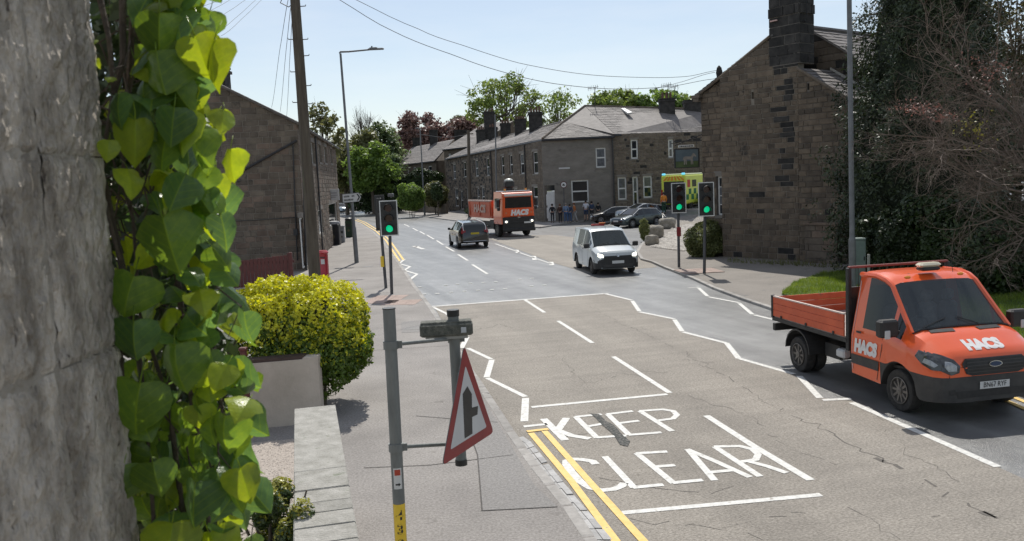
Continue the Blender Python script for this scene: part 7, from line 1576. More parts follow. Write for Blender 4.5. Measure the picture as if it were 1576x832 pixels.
# cab inside
T.part('dashboard', lambda b: (b.cbox((.02, 0, 1.22), (.46, 1.6, .16), .05), b.cbox((.10, .2, 1.31), (.2, .3, .02), .005)), m_blk); T.part('steering_wheel', lambda b: b.tube([(-.32 + .05 * math.sin(a), -.42 + .19 * math.cos(a), 1.32 + .16 * math.sin(a)) for a in [k * math.pi / 8 for k in range(17)]], .016, 6), m_blk)
for yy in (-.45, .15, .55): T.part('seat', lambda b: (b.cbox((-.85, yy, 1.25), (.18, .42 if yy < 0 else .36, .72), .06), b.cbox((-.85, yy, 1.72), (.12, .24, .2), .05), b.cbox((-.62, yy, .92), (.5, .42 if yy < 0 else .36, .16), .05)), m_seat)
T.part('cab_floor', lambda b: (b.box((-.45, 0, .70), (1.5, 1.8, .05)), b.box((-1.22, 0, 1.3), (.03, 1.6, 1.2))), m_blk)
# headboard, chassis, dropside bed
HBX = -1.42; BR = -WBT - .98; bw = 1.03; bz = .98; bt = 1.38
T.part('headboard', lambda b: (b.cbox((HBX, -bw + .05, 1.48), (.09, .075, 1.48), .012), b.cbox((HBX, bw - .05, 1.48), (.09, .075, 1.48), .012), b.box((HBX, 0, 1.35), (.05, 1.96, 1.05))), m_blk)
T.part('headboard_rail', lambda b: (b.cbox((HBX, 0, 2.225), (.07, 1.98, .04), .01)), mat('rail_dull_red', (0.17, 0.03, 0.025), (0.22, 0.05, 0.04), 6, rough=.5))
T.part('headboard_mesh', lambda b: [b.tube([(HBX, -bw + .1 + k * .14, 1.85), (HBX, -bw + .1 + k * .14, 2.2)], .008, 4) for k in range(1, 14)], m_blk)['kind'] = 'stuff'
T.part('chassis', lambda b: (b.box((-2.6, -.42, .66), (3.1, .08, .2)), b.box((-2.6, .42, .66), (3.1, .08, .2)), b.box((-3.14, 0, .36), (.12, 1.3, .12)), b.box((-2.3, -.62, .55), (.5, .28, .26)), b.box((-3.9, 0, .6), (.08, .9, .12))), m_blk)
T.part('bed_floor', lambda b: b.box(((HBX + BR) / 2 - .03, 0, bz - .03), (HBX - BR - .1, 2 * bw - .06, .07)), mat('bed_floor_steel', (0.30, 0.24, 0.21), (0.48, 0.42, 0.38), 3, rough=.6, coords='obj', spots=[((0.12, 0.08, 0.06), 3, .58)]))
def board(b, x0, x1, y, z0, z1, th=.03):
    n = 3; hh_ = (z1 - z0) / n
    for k in range(n): b.cbox(((x0 + x1) / 2, y, z0 + hh_ * (k + .5)), (abs(x1 - x0) if abs(x1 - x0) > .05 else th, th if abs(x1 - x0) > .05 else 2 * bw - .12, hh_ - .004), .005)
for sd_ in (-1, 1):
    T.part('dropside_board', lambda b: board(b, HBX - .08, BR + .05, sd_ * (bw - .015), bz + .0, bt), m_dirtyor)
    T.part('board_top_edge', lambda b: b.box(((HBX + BR) / 2, sd_ * (bw - .015), bt + .012), (HBX - BR - .14, .045, .024)), mat('worn_edge_pale', (0.55, 0.42, 0.36), (0.66, 0.56, 0.5), 9, rough=.6))
    T.part('corner_post', lambda b: b.cbox((BR + .02, sd_ * (bw - .02), (bz + bt) / 2), (.07, .07, bt - bz + .07), .01), m_blk)
    T.part('bed_rail', lambda b: b.box(((HBX + BR) / 2, sd_ * (bw - .03), bz - .06), (HBX - BR, .05, .07)), m_blk)
    T.part('mudguard', lambda b: b.loft([[Vector((-WBT + .46 * math.cos(a), sd_ * y, .42 + .43 * math.sin(a))) for a in [math.pi * k / 10 for k in range(11)]] for y in (.54, 1.02)] + [[Vector((-WBT + .43 * math.cos(a), sd_ * 1.02, .42 + .40 * math.sin(a))) for a in [math.pi * k / 10 for k in range(11)]]], False), m_blk)
    for k in range(3): T.part('latch', lambda b: b.cbox((HBX - .4 - k * .95, sd_ * (bw + .012), bz + .02), (.05, .02, .06), .005), m_blk)
    T.part('rear_lamp_board', lambda b: b.cbox((BR - .02, sd_ * .72, .74), (.10, .52, .16), .012), m_blk); T.part('rear_lamp', lambda b: b.cbox((BR - .075, sd_ * .78, .74), (.02, .32, .1), .008), m_taill)
T.part('tailboard', lambda b: [b.cbox((BR + .015, 0, bz + (bt - bz) / 3 * (k + .5)), (.03, 2 * bw - .12, (bt - bz) / 3 - .008), .006) for k in range(3)], m_dirtyor)
T.part('fuel_filler', lambda b: b.cbox((-1.75, -.88, .62), (.26, .16, .16), .03), m_signw)

# ------------------------------------------------ generic small cars
def small_car(name, label, cat, o, h, spec, m, clad=0, rim=m_alloy, R_=.32, group=None, glass=None, wsg=None):
    v = Veh(name, label, cat, o, h, group); v.body(spec, m, m_blk, clad, glassm=glass, wsm=wsg)
    hw = max(t[1] for t in spec['wbelt']) - .10
    for ax in spec['axles']:
        for sd_ in (-1, 1): v.wheel(ax, sd_ * hw, R_, .21, rim, 8)
    return v
def hatch_spec(L=4.35, wb=2.65, hw=.91, H_=1.47, fo=.88, R_=.32, estate=False, suv=0.0):
    f = fo; r_ = -(L - fo); b = .92 + suv; top = [(f, .62 + suv), (f - .06, .74 + suv), (f - .2, .82 + suv), (.0, .96 + suv), (-.18, 1.0 + suv), (-.95, H_ - .06), (-1.3, H_), (-2.2, H_ - .02)]
    top += [(r_ + .55, H_ - .07), (r_ + .12, 1.02 + suv), (r_ + .03, .98 + suv), (r_, .85 + suv)] if not estate else [(r_ + .45, H_ - .08), (r_ + .16, H_ - .25), (r_ + .05, 1.0 + suv), (r_, .9 + suv)]
    ws = (-.18, -.95); rear = (r_ + .55, r_ + .12) if not estate else (r_ + .45, r_ + .05)
    return dict(x=(f, r_), top=top, belt=[(f, .55 + suv), (f - .15, .72 + suv), (0, .86 + suv), (-.3, b), (r_ + .3, b + .07), (r_, .78 + suv)], wtop=[(f, hw * .55), (f - .15, hw * .74), (0, hw * .82), (-.18, hw * .84), (-.95, hw * .70), (r_ + .5, hw * .68), (r_ + .12, hw * .74), (r_, hw * .7)], wbelt=[(f, hw * .62), (f - .07, hw * .8), (f - .22, hw * .93), (0, hw), (r_ + .5, hw), (r_ + .12, hw * .93), (r_, hw * .82)], sill=[(f, .30 + suv * .5), (.5, .22 + suv * .5), (r_ + .4, .24 + suv * .5), (r_, .36 + suv * .5)], axles=[0, -wb], ra=R_ + .06, R=R_, side=[(-.35, -1.28), (-1.34, -2.15), (-2.22, r_ + (.62 if not estate else .5))], ws=ws, rear=rear, crown=.05, railm=None, rail=.022)
def lights(v, spec, front=True, lit=False, z=.66, tail_z=.85):
    f, r_ = spec['x']; hw = max(t[1] for t in spec['wbelt'])
    for sd_ in (-1, 1):
        v.decal('headlamp', [(sd_ * y, z_) for y, z_ in [(hw * .52, z - .05), (hw * .54, z + .05), (hw * .84, z + .11), (hw * .86, z), (hw * .76, z - .06)]], 'front', m_lit if lit else m_lamp, .012, res=.08)
        md = 'right' if sd_ < 0 else 'left'; v.decal('headlamp_side', [(f - .14, z - .03), (f - .42, z + .10), (f - .36, z + .03), (f - .2, z - .05)], md, m_lamp, .01, res=.08)
        v.decal('tail_lamp', [(sd_ * y, z_) for y, z_ in [(hw * .62, tail_z - .08), (hw * .6, tail_z + .05), (hw * .84, tail_z + .10), (hw * .88, tail_z - .06)]], 'rear', m_taill, .012, res=.08)
        for k, x in enumerate((-1.31, -2.18)): v.decal('door_seam', [(x, .35), (x - .014, .35), (x - .014, .95), (x, .95)], md, m_blk, .004); 
        for x in (-1.12, -2.02): v.decal('door_handle', [(x, .80), (x - .16, .80), (x - .16, .83), (x, .83)], md, m_blk, .02)
        v.mirror(-.42, sd_ * hw * .97, 1.0 + (tail_z - .85) * .5, .8)
m_carwhite = paint('van_white', (0.50, 0.53, 0.53)); m_suv = paint('car_black', (0.010, 0.010, 0.012), .2); m_teal = paint('car_dark_teal', (0.025, 0.04, 0.045), .22, .4); m_silver = paint('car_silver_blue', (0.20, 0.23, 0.26), .3, .5); m_palecar = paint('car_pale_blue', (0.30, 0.36, 0.42), .3, .4)
# black SUV seen from behind
rl_, fl_ = G(706, 381.5), G(693, 372.5)
fx = Vector((rl_.x, rl_.y, 0)); hd = (Vector((fl_.x, fl_.y, 0)) - fx).normalized(); hd = Vector((-.23, .973, 0)).normalized(); lf = Vector((-hd.y, hd.x, 0)); o = fx + hd * 2.75 - lf * .86 
sps = hatch_spec(4.7, 2.8, .95, 1.66, .88, .36, True, .14); sps['side'] = [(-.35, -1.28), (-1.34, -2.2), (-2.28, -3.3)]
S = small_car('black_suv', 'black SUV driving away from us beside the orange tipper truck', 'car', o, hd, sps, m_suv, .42, R_=.36); lights(S, sps, z=.8, tail_z=1.06)
for sd_ in (-1, 1): S.decal('tail_lamp', [(sd_ * y, z_) for y, z_ in [(.66, .98), (.70, 1.30), (.78, 1.30), (.84, .98), (.80, .90)]], 'rear', m_taill, .02, res=.08)
S.plate('', 'rear', .92, m_ply); S.decal('rear_bumper_strip', [(-.75, .42), (.75, .42), (.78, .47), (-.78, .47)], 'rear', m_chrome, .01); S.part('roof_rail', lambda b: (b.tube([(-1.2, .62, 1.66), (-1.3, .62, 1.70), (-3.0, .60, 1.68), (-3.1, .60, 1.63)], .018, 5),), m_chrome); S.part('roof_rail', lambda b: (b.tube([(-1.2, -.62, 1.66), (-1.3, -.62, 1.70), (-3.0, -.60, 1.68), (-3.1, -.60, 1.63)], .018, 5),), m_chrome)
S.part('exhaust', lambda b: b.tube([(-3.78, .5, .32), (-3.6, .5, .32)], .04, 6), m_chrome)
# white van
o, h = place(G(914, 421.5), G(891, 412), .80); 
spv = dict(x=(.92, -3.55), top=[(.92, .78), (.88, .92), (.78, 1.0), (.2, 1.14), (.05, 1.17), (-.75, 1.74), (-1.0, 1.82), (-2.2, 1.84), (-3.4, 1.80), (-3.52, 1.7), (-3.55, 1.1)], belt=[(.92, .70), (.82, .86), (.3, 1.0), (-.2, 1.08), (-3.55, 1.12)], wtop=[(.92, .60), (.78, .74), (.05, .80), (-.75, .70), (-3.5, .72)], wbelt=[(.92, .70), (.86, .82), (.72, .90), (.3, .93), (-3.4, .93), (-3.55, .88)], sill=[(.92, .28), (.5, .24), (-3.4, .26), (-3.55, .4)], axles=[0, -2.7], ra=.40, R=.32, side=[(-.22, -.5), (-.55, -1.42), (-1.55, -2.55)], ws=(.05, -.75), rear=None, crown=.05, rail=.03)
V = Veh('white_van', 'white compact van with lit headlamps coming towards us in the far lane', 'van', o, h); V.body(spv, m_carwhite, m_blk, [(.92, .56), (.42, .52), (.41, .3), (-3.6, .3)], glassm=glassmat('van_side_glass', (.02, .024, .026), 0, .25), wsm=glassmat('van_windscreen', (.03, .04, .04), .35, .03))
for ax in (0, -2.7):
    for sd_ in (-1, 1): V.wheel(ax, sd_ * .80, .32, .2, m_rim, 8)
V.decal('bumper', [(-.92, .27), (.92, .27), (.92, .66), (.60, .70), (.56, .80), (-.56, .80), (-.60, .70), (-.92, .66)], 'front', m_blk, .01, res=.08)
V.decal('grille', [(-.52, .60), (.52, .60), (.58, .74), (.5, .79), (-.5, .79), (-.58, .74)], 'front', m_blk, .012); V.decal('lower_intake', [(-.6, .36), (.6, .36), (.62, .46), (-.62, .46)], 'front', m_grp, .012); V.plate('', 'front', .545, m_plw, w_=.5)
for sd_ in (-1, 1):
    V.decal('headlamp', [(sd_ * y, z) for y, z in [(.60, .76), (.62, .86), (.80, .92), (.82, .80), (.74, .74)]], 'front', m_lit, .014, res=.06); V.decal('fog_lamp', [(sd_ * y, z) for y, z in [(.62, .42), (.76, .42), (.76, .52), (.64, .52)]], 'front', m_grp, .012); V.mirror(-.12, sd_ * .92, 1.18, 1.05)
    md = 'right' if sd_ < 0 else 'left'; V.decal('door_seam', [(-.47, .35), (-.485, .35), (-.485, 1.08), (-.47, 1.08)], md, m_grp, .004); V.decal('door_seam', [(-1.48, .3), (-1.495, .3), (-1.495, 1.6), (-1.48, 1.6)], md, m_grp, .004); V.decal('door_handle', [(-1.22, .98), (-1.38, .98), (-1.38, 1.01), (-1.22, 1.01)], md, m_blk, .02)
    V.part('wiper', lambda b: b.tube([(.04, sd_ * .4 - .15, 1.20), (-.06, sd_ * .1, 1.30)], .01, 4), m_blk)
V.decal('badge', [(.06 * math.cos(k * .785), .80 + .05 * math.sin(k * .785)) for k in range(8)], 'front', m_chrome, .03, res=None); V.part('aerial', lambda b: b.tube([(-.95, 0, 1.82), (-1.05, 0, 2.05)], .008, 4), m_blk)
V.part('dashboard', lambda b: b.cbox((-.2, 0, 1.05), (.45, 1.4, .14), .04), m_blk)
for yy in (-.36, .36): V.part('seat', lambda b: (b.cbox((-1.15, yy, 1.1), (.16, .4, .6), .05), b.cbox((-1.15, yy, 1.48), (.1, .22, .16), .04)), m_seat)
# dark teal hatchback on the side road
ff, fr2 = GG(973, 350.5), GG(1006, 339.5); hd = Vector((-.80, -.60, 0)); lf = Vector((-hd.y, hd.x, 0)); o = Vector((ff.x, ff.y, GZ(ff.x, ff.y))) - lf * .84
spf = hatch_spec(4.36, 2.65, .92, 1.48, .9, .32); H1 = small_car('dark_hatchback', 'dark teal hatchback waiting at the mouth of the side road', 'car', o, hd, spf, m_teal, .3); lights(H1, spf, z=.68); H1.decal('grille', [(-.42, .36), (.42, .36), (.48, .52), (-.48, .52)], 'front', m_blk, .012); H1.plate('', 'front', .56, m_plw)
p_ = GG(1002, 331); spe = hatch_spec(4.55, 2.68, .91, 1.5, .9, .32, True); hd2 = Vector((-.93, -.36, 0)).normalized(); H2 = small_car('silver_estate', 'silver blue estate car parked behind the dark teal hatchback', 'car', p_ + Vector((-2.3, .0, 0)), hd2, spe, m_silver, .3); lights(H2, spe)
H2.root.location = (9.6, 70.3, .36); H2.root.rotation_euler[1] = -.10
p_ = GG(962, 335); H3 = small_car('black_hatchback', 'black car parked nose left at the kerb between the people and the silver estate', 'car', Vector((7.6, 73.6, .06)), Vector((-.99, -.1, 0)), hatch_spec(4.1, 2.5, .88, 1.42, .85, .31), m_suv, .3); lights(H3, H3.sp)
p_ = GG(1080, 323); H4 = small_car('pale_car', 'pale blue car on the rise between the ambulance and the pub corner', 'car', Vector((p_.x + .9, p_.y + .6, GZ(p_.x, p_.y))), Vector((-.45, -.89, 0)), hatch_spec(4.2, 2.55, .9, 1.5, .88, .32), m_palecar, .3); lights(H4, H4.sp)
p_ = G(527, 327); H5 = small_car('pale_car', 'pale blue car coming round the far bend just left of the signpost', 'car', p_ + Vector((0, 1.2, 0)), Vector((.62, -.78, 0)), hatch_spec(4.3, 2.6, .9, 1.55, .88, .32), m_palecar, .3); lights(H5, H5.sp)
p_ = G(571, 329); H6 = small_car('green_grey_car', 'green grey car on the far bend seen between the signpost and the signal', 'car', p_ + Vector((.3, 1.2, 0)), Vector((.35, -.94, 0)), hatch_spec(4.2, 2.6, .9, 1.6, .88, .32), paint('car_green_grey', (0.06, 0.09, 0.085), .3, .3), .3); lights(H6, H6.sp)

# ------------------------------------------------ ambulance
a_ = GG(1036, 326); hd = Vector((.55, .835, 0)).normalized(); A = Veh('ambulance', 'yellow and green ambulance parked with dark open rear doors behind the pub signals', 'ambulance', Vector((a_.x, a_.y + .6, GZ(a_.x, a_.y))) + hd * 4.4, hd)
m_amb = mat('ambulance_yellow', (0.55, 0.62, 0.06), (0.62, 0.68, 0.09), 2, rough=.4, coords='obj'); m_chv = mat('chevron_orange', (0.70, 0.22, 0.03)); m_grn = mat('ambulance_green', (0.02, 0.14, 0.05))
A.part('box_body', lambda b: (b.cbox((-2.5, 0, 1.62), (4.2, 2.1, 2.14), .08),), m_amb); A.part('cab', lambda b: b.loft([[Vector((x, y * (1 if z < 1.3 else .9), z)) for y, z in ((-1, .4), (1, .4), (1.0, 1.25), (.95, zt), (-.95, zt), (-1.0, 1.25))] for x, zt in ((-.4, 2.3), (.1, 2.2), (.75, 1.3), (1.3, 1.15), (1.45, .9))], True, True, True), m_amb, smooth=False)
A.part('roof_fairing', lambda b: b.cbox((-2.4, 0, 2.74), (3.9, 1.9, .12), .05), mat('ambulance_roof', (0.72, 0.76, 0.5)))
A.part('dark_inside_panel', lambda b: b.box((-4.61, -.05, 1.42), (.03, 1.72, 1.62)), m_black)  # flat black panel on the closed body stands for the unlit inside
for k in range(6):
    y0_ = -1.0 + k * .34; A.part('chevron', lambda b: b.prism([(-4.615, y0_, 2.3), (-4.615, y0_ + .17, 2.3), (-4.615, (y0_ + .17) * .6, 2.62), (-4.615, y0_ * .6, 2.62)], (-.01, 0, 0)), m_chv)
for sd_ in (-1, 1):
    A.part('blue_lamp', lambda b: b.cbox((-4.5, sd_ * .85, 2.78), (.2, .26, .14), .03), mat('blue_lamp', (0.1, 0.4, 0.6), emit=((.2, .75, 1), .8)))
    A.part('rear_light_column', lambda b: b.cbox((-4.62, sd_ * .98, 1.2), (.04, .12, .9), .01), m_taill)
    for k in range(4): A.part('check_square', lambda b: b.box((-4.2 + k * 1.1, sd_ * 1.055, 1.05), (.55, .012, .4)), m_grn); A.part('check_square', lambda b: b.box((-3.65 + k * 1.1 - (0 if k < 3 else .3), sd_ * 1.055, 1.46), (.55 if k < 3 else .2, .012, .4)), m_grn)
    A.part('red_crest_panel', lambda b: b.box((-3.9, sd_ * 1.06, 2.05), (.6, .012, .55)), mat('panel_red', (0.45, 0.05, 0.03))); A.part('side_window', lambda b: b.box((-2.7, sd_ * 1.06, 2.05), (.9, .012, .5)), m_vglass)
    for x in (0.55, -3.3): A.wheel(x, sd_ * .92, .36, .24, m_rim, 6)
A.part('windscreen', lambda b: b.poly([(.13, -.82, 2.16), (.76, -.86, 1.32), (.76, .86, 1.32), (.13, .82, 2.16)]), m_vglass); A.part('rear_step', lambda b: b.box((-4.72, 0, .42), (.25, 1.9, .12)), m_blk)
A.root.scale = (1.0, 1.0, 1.10); A.root.location.x += .25

# ------------------------------------------------ orange tipper truck
o, h = place(G(768, 364), G(741, 350), 1.02); h = Vector((.345, -.94, 0)).normalized(); 
K = Veh('tipper_truck', 'large orange tipper truck with HACS lettering standing at the junction', 'truck', o, h)
K.part('cab_shell', lambda b: b.loft([[Vector((x, y * wx, z)) for y, z in ((-1.22, zb_), (1.22, zb_), (1.25, 1.5), (1.22, 2.0), (1.15, zt), (-1.15, zt), (-1.22, 2.0), (-1.25, 1.5))] for x, zb_, zt, wx in ((1.36, 1.0, 3.02, .93), (1.30, .98, 3.12, .975), (1.1, .95, 3.2, 1.0), (-.5, .95, 3.24, 1.0), (-.62, 1.0, 3.2, .98))], True, True, True), m_orange)
K.part('windscreen', lambda b: b.prism([(1.365, -1.0, 2.08), (1.365, 1.0, 2.08), (1.355, .98, 2.84), (1.355, -.98, 2.84)], (.02, 0, 0)), m_vglass)
K.part('sun_visor', lambda b: b.cbox((1.40, 0, 2.98), (.14, 2.1, .16), .03), mat('visor_pale', (0.5, 0.48, 0.46), (0.6, 0.58, 0.55), 5, rough=.5)); K.part('roof_panel', lambda b: b.cbox((.35, 0, 3.26), (1.5, 2.1, .08), .03), m_carwhite)
K.part('front_panel', lambda b: b.cbox((1.36, 0, 1.73), (.08, 2.3, .50), .03), m_orange); K.part('lower_front', lambda b: (b.cbox((1.33, 0, 1.0), (.14, 2.42, .92), .05), b.cbox((1.42, 0, .52), (.14, 2.46, .24), .05)), m_blk)
K.part('grille_slat', lambda b: [b.cbox((1.41, 0, 1.1 + k * .11), (.03, 1.3, .05), .01) for k in range(4)], m_grp)['kind'] = 'stuff'
mb = MB(); vs, fs = text_mesh('HACS', .50, bold=.038, shear=.18, spacing=1.02); mb.add([(1.404, p.x + .05, 1.73 + p.y) for p in vs], fs); mb.build('lettering', m_lett, K.root, world=False)
K.part('number_plate', lambda b: b.box((1.50, .62, 1.02), (.012, .55, .12)), m_plw); K.part('badge', lambda b: b.cbox((1.43, 0, 1.40), (.02, .2, .1), .01), m_chrome)
for sd_ in (-1, 1):
    K.part('headlamp', lambda b: b.cbox((1.41, sd_ * .97, 1.12), (.06, .34, .2), .03), m_lamp); K.part('headlamp_bulb', lambda b: b.disc((1.445, sd_ * .98, 1.12), (1, 0, 0), .075, 12), m_lit)
    K.part('side_window', lambda b: b.box((.35, sd_ * 1.235, 2.42), (1.0, .02, .72)), m_vglass); K.part('mirror', lambda b: (b.cbox((1.15, sd_ * 1.45, 2.45), (.14, .24, .55), .04), b.cbox((1.15, sd_ * 1.42, 2.02), (.14, .22, .22), .04), b.tube([(1.1, sd_ * 1.2, 2.72), (1.15, sd_ * 1.42, 2.72)], .025, 5)), m_blk)
    K.part('beacon', lambda b: b.tube([(.9, sd_ * .8, 3.28), (.9, sd_ * .8, 3.44)], .08, 8), m_amber); K.part('orange_star', lambda b: b.cbox((1.405, sd_ * .95, 1.74), (.01, .13, .13), .02), mat('emblem_pale_orange', (0.7, 0.25, 0.12)))
    for x in (0, -3.6, -4.95): K.wheel(x, sd_ * 1.06, .52, .32, m_rim, 8)
    K.part('mudguard', lambda b: b.loft([[Vector((.62 * math.cos(a), sd_ * y, .52 + .62 * math.sin(a))) for a in [math.pi * k / 8 for k in range(9)]] for y in (.8, 1.24)], False), m_blk)
    K.part('side_guard', lambda b: (b.cbox((-1.8, sd_ * 1.15, .62), (2.0, .05, .14), .01), b.cbox((-1.8, sd_ * 1.15, .92), (2.0, .05, .14), .01), b.cbox((-1.2, sd_ * .95, .9), (.9, .4, .6), .04)), m_grp)
    K.part('body_side', lambda b: (b.prism([(-1.0, sd_ * 1.2, 1.4), (-6.3, sd_ * 1.2, 1.4), (-6.5, sd_ * 1.24, 2.55), (-1.0, sd_ * 1.24, 2.55)], (0, -sd_ * .08, 0)),), m_dirtyor)
    for k in range(3): K.part('body_rib', lambda b: b.cbox((-1.25 - k * 2.45, sd_ * 1.25, 1.98), (.12, .05, 1.1), .01), m_dirtyor)
    K.part('body_rail', lambda b: (b.cbox((-3.7, sd_ * 1.22, 2.6), (5.5, .14, .12), .02),), mat('rail_worn_pale', (0.5, 0.36, 0.3), (0.62, 0.5, 0.44), 4, rough=.6))
K.decal_done = 1
mb = MB(); vs, fs = text_mesh('HACS', .95, bold=.06, shear=.15); mb.add([(-3.7 + p.x * 1.15, -1.262, 1.98 + p.y * .8) for p in vs], fs); mb.build('side_lettering', mat('lettering_faded', (0.55, 0.35, 0.28), (0.66, 0.48, 0.4), 3, rough=.6), K.root, world=False)
K.part('body_floor', lambda b: b.box((-3.7, 0, 1.36), (5.3, 2.36, .1)), m_dirtyor); K.part('body_front', lambda b: b.box((-1.02, 0, 1.98), (.1, 2.4, 1.2)), m_dirtyor); K.part('tailgate', lambda b: b.box((-6.4, 0, 1.95), (.08, 2.4, 1.15)), m_dirtyor)
K.part('chassis', lambda b: (b.box((-2.6, -.42, .85), (7.0, .1, .3)), b.box((-2.6, .42, .85), (7.0, .1, .3)), b.box((-3.6, 0, .52), (.2, 1.9, .2)), b.box((-4.95, 0, .52), (.2, 1.9, .2)), b.box((0, 0, .52), (.2, 1.9, .2))), m_blk)
K.part('grab_mast', lambda b: (b.cbox((-.8, .15, 2.6), (.34, .5, 2.2), .06), b.cbox((-.8, .15, 3.75), (.5, .75, .5), .08)), m_blk); K.part('grab_cap', lambda b: b.sphere((-.8, .15, 3.98), .34, 12, 6, (1, 1, .6), hemi=True), mat('cap_pale', (0.5, 0.5, 0.45), rough=.4))
# ================================================================== PEOPLE
m_skin = mat('skin', (0.42, 0.26, 0.19), (0.5, 0.32, 0.24), 8, rough=.6)
def cloth(name, c): return mat('cloth_' + name, c, tuple(min(1, x * 1.25) for x in c), 9, rough=.9, bump=.2, coords='obj')
def skin_obj(name, verts, edges, radii, m, root, lev=1, rootv=0):
    me = bpy.data.meshes.new(name); me.from_pydata([tuple(v) for v in verts], edges, []); ob = bpy.data.objects.new(name, me); col.objects.link(ob)
    md = ob.modifiers.new('s', 'SKIN'); md.use_smooth_shade = True
    for i, r_ in enumerate(radii):
        sv = me.skin_vertices[0].data[i]; sv.radius = (r_, r_) if not isinstance(r_, tuple) else r_; sv.use_root = (i == rootv)
    s2 = ob.modifiers.new('d', 'SUBSURF'); s2.levels = lev; s2.render_levels = lev
    dg = bpy.context.evaluated_depsgraph_get(); dg.update(); nm = bpy.data.meshes.new_from_object(ob.evaluated_get(dg)); bpy.data.objects.remove(ob); nm.materials.clear(); nm.materials.append(m)
    o = bpy.data.objects.new(name, nm); col.objects.link(o); o.parent = root; return o
def person(label, loc, rz, h=1.75, top=None, legs=None, hair=None, shorts=False, lean=0.0, arms=((.02, .0), (.02, .0)), step=0.0, sleeves=True, bag=None):
    p = thing('person', label, 'person', tuple(loc), rz); k = h / 1.75
    # faces local -y; x to its left
    def V_(x, y, z): return (x * k, y * k - lean * max(0, z - .95), z * k)
    hipz, shz = .93, 1.43; el, er = arms
    pts = [V_(0, 0, hipz), V_(0, .0, 1.15), V_(0, .0, 1.34), V_(0, .01, 1.46), V_(0, -.01, 1.53), V_(0, -.02, 1.60), V_(0, -.02, 1.69)]
    ed = [(0, 1), (1, 2), (2, 3), (3, 4), (4, 5), (5, 6)]; rd = [(.13 * k, .10 * k), (.125 * k, .095 * k), (.14 * k, .10 * k), (.07 * k, .06 * k), (.052 * k, .052 * k), (.075 * k, .088 * k), (.07 * k, .085 * k)]
    for s, (fx, fz), st in ((-1, el, step), (1, er, -step)):
        i = len(pts); pts += [V_(s * .10, 0, hipz - .06), V_(s * .105, -st * .5 - .01, .50), V_(s * .11, -st * 1.0 + .02, .09), V_(s * .12, -st - .12, .04)]; ed += [(0, i), (i, i + 1), (i + 1, i + 2), (i + 2, i + 3)]; rd += [.085 * k, .056 * k, .042 * k, .036 * k]
        i = len(pts); pts += [V_(s * .18, 0, shz - .02), V_(s * (.23 + fx), .03 - fz * .4, 1.16), V_(s * (.22 + fx * .4), -.05 - fz, .93 + fz * .9), V_(s * (.21 + fx * .2), -.09 - fz * 1.2, .86 + fz * 1.15)]; ed += [(2, i), (i, i + 1), (i + 1, i + 2), (i + 2, i + 3)]; rd += [.052 * k, .042 * k, .030 * k, (.022 * k, .036 * k)]
    skin_obj('body', pts, ed, rd, m_skin, p)
    def seg(name, idx, edges_, rads, m): skin_obj(name, [pts[i] for i in idx], edges_, rads, m, p)
    g = 1.22
    seg('top', [0, 1, 2, 3, 11, 12, 19, 20] + ([13, 21] if sleeves else []), [(0, 1), (1, 2), (2, 3), (2, 4), (4, 5), (2, 6), (6, 7)] + ([(5, 8), (7, 9)] if sleeves else []), [(.15 * k, .12 * k), (.15 * k, .118 * k), (.165 * k, .122 * k), .07 * k, .07 * k, .055 * k, .07 * k, .055 * k] + ([.04 * k, .04 * k] if sleeves else []), top)
    seg('trousers', [0, 7, 8, 15, 16] + ([] if shorts else [9, 17]), [(0, 1), (1, 2), (0, 3), (3, 4)] + ([] if shorts else [(2, 5), (4, 6)]), [(.145 * k, .115 * k), .10 * k, .074 * k, .10 * k, .074 * k] + ([] if shorts else [.06 * k, .06 * k]), legs)
    hp = Vector(pts[5]); mb = MB(); mb.sphere(hp + Vector((0, .022 * k, .055 * k)), .118 * k, 12, 8, (.86, 1.0, .95)); mb.build('hair', hair or cloth('hair_dark', (0.03, 0.022, 0.018)), p, smooth=True, world=False)
    mb = MB()
    for s in (-1, 1): mb.sphere(Vector(hp) + Vector((s * .032 * k, -.092 * k, .02 * k)), .011 * k, 6, 4)
    mb.build('eyes', m_black, p, world=False, kind='stuff'); mb = MB(); mb.tube([hp + Vector((0, -.085 * k, .02 * k)), hp + Vector((0, -.118 * k, -.012 * k)), hp + Vector((0, -.09 * k, -.02 * k))], .012 * k, 5); mb.tube([hp + Vector((-.025 * k, -.088 * k, -.045 * k)), hp + Vector((.025 * k, -.088 * k, -.045 * k))], .006 * k, 4); mb.build('face_features', m_skin, p, world=False, kind='stuff')
    for s, i in ((-1, 14), (1, 22)):
        q = Vector(pts[i]); d = (q - Vector(pts[i - 1])).normalized(); mb = MB()
        for f in range(4): a = q + Vector((0, (f - 1.5) * .018, 0)) * k; mb.tube([a - d * .01, a + d * .04 * k, a + d * (.075 - .008 * abs(f - 1)) * k + Vector((-s * .012, 0, 0))], .0085 * k, 5)
        mb.tube([q + Vector((0, -.03, .0)) * k, q + Vector((-s * .01, -.055, 0)) * k + d * .03 * k], .009 * k, 5); mb.build('fingers', m_skin, p, world=False, kind='stuff')
    for s, i in ((-1, 9), (1, 17)):
        q = Vector(pts[i]); mb = MB(); mb.sphere(q + Vector((0, -.07 * k, -.045 * k)), .06 * k, 10, 6, (.75, 2.1, .75)); mb.build('shoe', m_black, p, smooth=True, world=False)
    return p
def at(px, py): q = P(px, 300, c1.y - .9 - max(0, (py - 336)) * .3); return (q.x, q.y, .1)
person('person in dark clothes standing before the white door', at(849, 340), R(200), 1.7, cloth('black', (0.015, 0.016, 0.02)), cloth('charcoal', (0.03, 0.03, 0.035)), arms=((.05, .1), (.05, .1)))
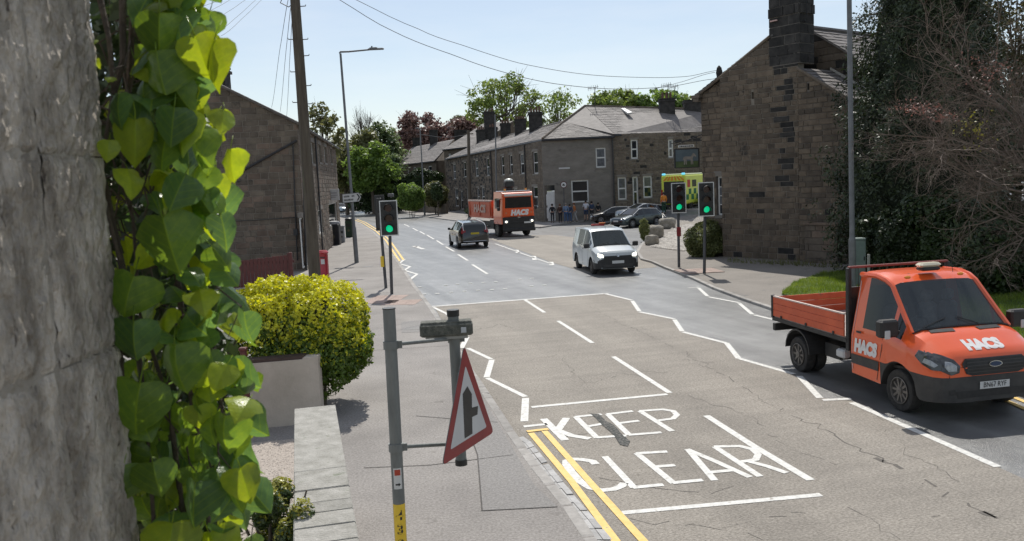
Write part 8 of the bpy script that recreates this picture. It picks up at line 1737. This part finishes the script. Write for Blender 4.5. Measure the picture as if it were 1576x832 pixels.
person('person with long auburn hair and dark coat beside the white door', at(861, 340), R(150), 1.66, cloth('brown', (0.07, 0.035, 0.025)), cloth('charcoal', (0.03, 0.03, 0.035)), hair=cloth('hair_auburn', (0.14, 0.06, 0.035)))
person('person in a blue denim jacket and jeans seen from behind at the shop corner', at(870, 342), R(185), 1.74, cloth('denim_pale', (0.14, 0.20, 0.30)), cloth('denim', (0.05, 0.10, 0.2)), hair=cloth('hair_grey', (0.2, 0.18, 0.16)))
person('person in navy beside the one in pale denim', at(876, 341), R(170), 1.62, cloth('navy', (0.03, 0.05, 0.10)), cloth('denim', (0.05, 0.10, 0.2)))
person('person in an orange top and pale trousers stepping along the shop front', at(884, 339), R(250), 1.7, cloth('orange', (0.40, 0.13, 0.04)), cloth('pale_grey', (0.35, 0.34, 0.33)), hair=cloth('hair_auburn', (0.14, 0.06, 0.035)), lean=.12, step=.22)
person('person in a white T-shirt and dark shorts by the shop window', at(901, 334), R(160), 1.85, cloth('white', (0.55, 0.56, 0.60)), cloth('navy', (0.03, 0.05, 0.10)), shorts=True, sleeves=False, arms=((.05, .25), (.05, .25)))
person('person in navy top with bare legs just right of the white T-shirt', at(910, 333), R(200), 1.75, cloth('navy', (0.03, 0.05, 0.10)), cloth('charcoal', (0.03, 0.03, 0.035)), shorts=True)
person('person in black half hidden by the parked black car', at(920, 335), R(180), 1.6, cloth('black', (0.015, 0.016, 0.02)), cloth('charcoal', (0.03, 0.03, 0.035)))
person('paramedic in dark green and orange standing at the open ambulance doors', (lambda q: (q.x, q.y, GZ(q.x, q.y) + .02))(GG(1022, 329)), R(200), 1.75, cloth('orange_hi_vis', (0.55, 0.2, 0.03)), cloth('dark_green', (0.015, 0.05, 0.03)))
# folded red and orange barrier by the side road mouth
b = G(920, 352); bt_ = thing('work_barrier', 'low red and orange folded work barrier lying beyond the white van roof', 'barrier', tuple(b)); mb = MB(); mb.cbox(b + Vector((0, 0, .28)), (1.0, .3, .22), .03); mb.build('plank', mat('barrier_red', (0.35, 0.03, 0.03)), bt_); mb = MB(); mb.cbox(b + Vector((.35, -.02, .44)), (.5, .28, .1), .03); mb.build('plank', mat('barrier_orange', (0.6, 0.17, 0.04)), bt_)
for x in (-.4, .4): mb = MB(); mb.cbox(b + Vector((x, 0, .09)), (.1, .5, .17), .01); mb.build('foot', m_black, bt_)
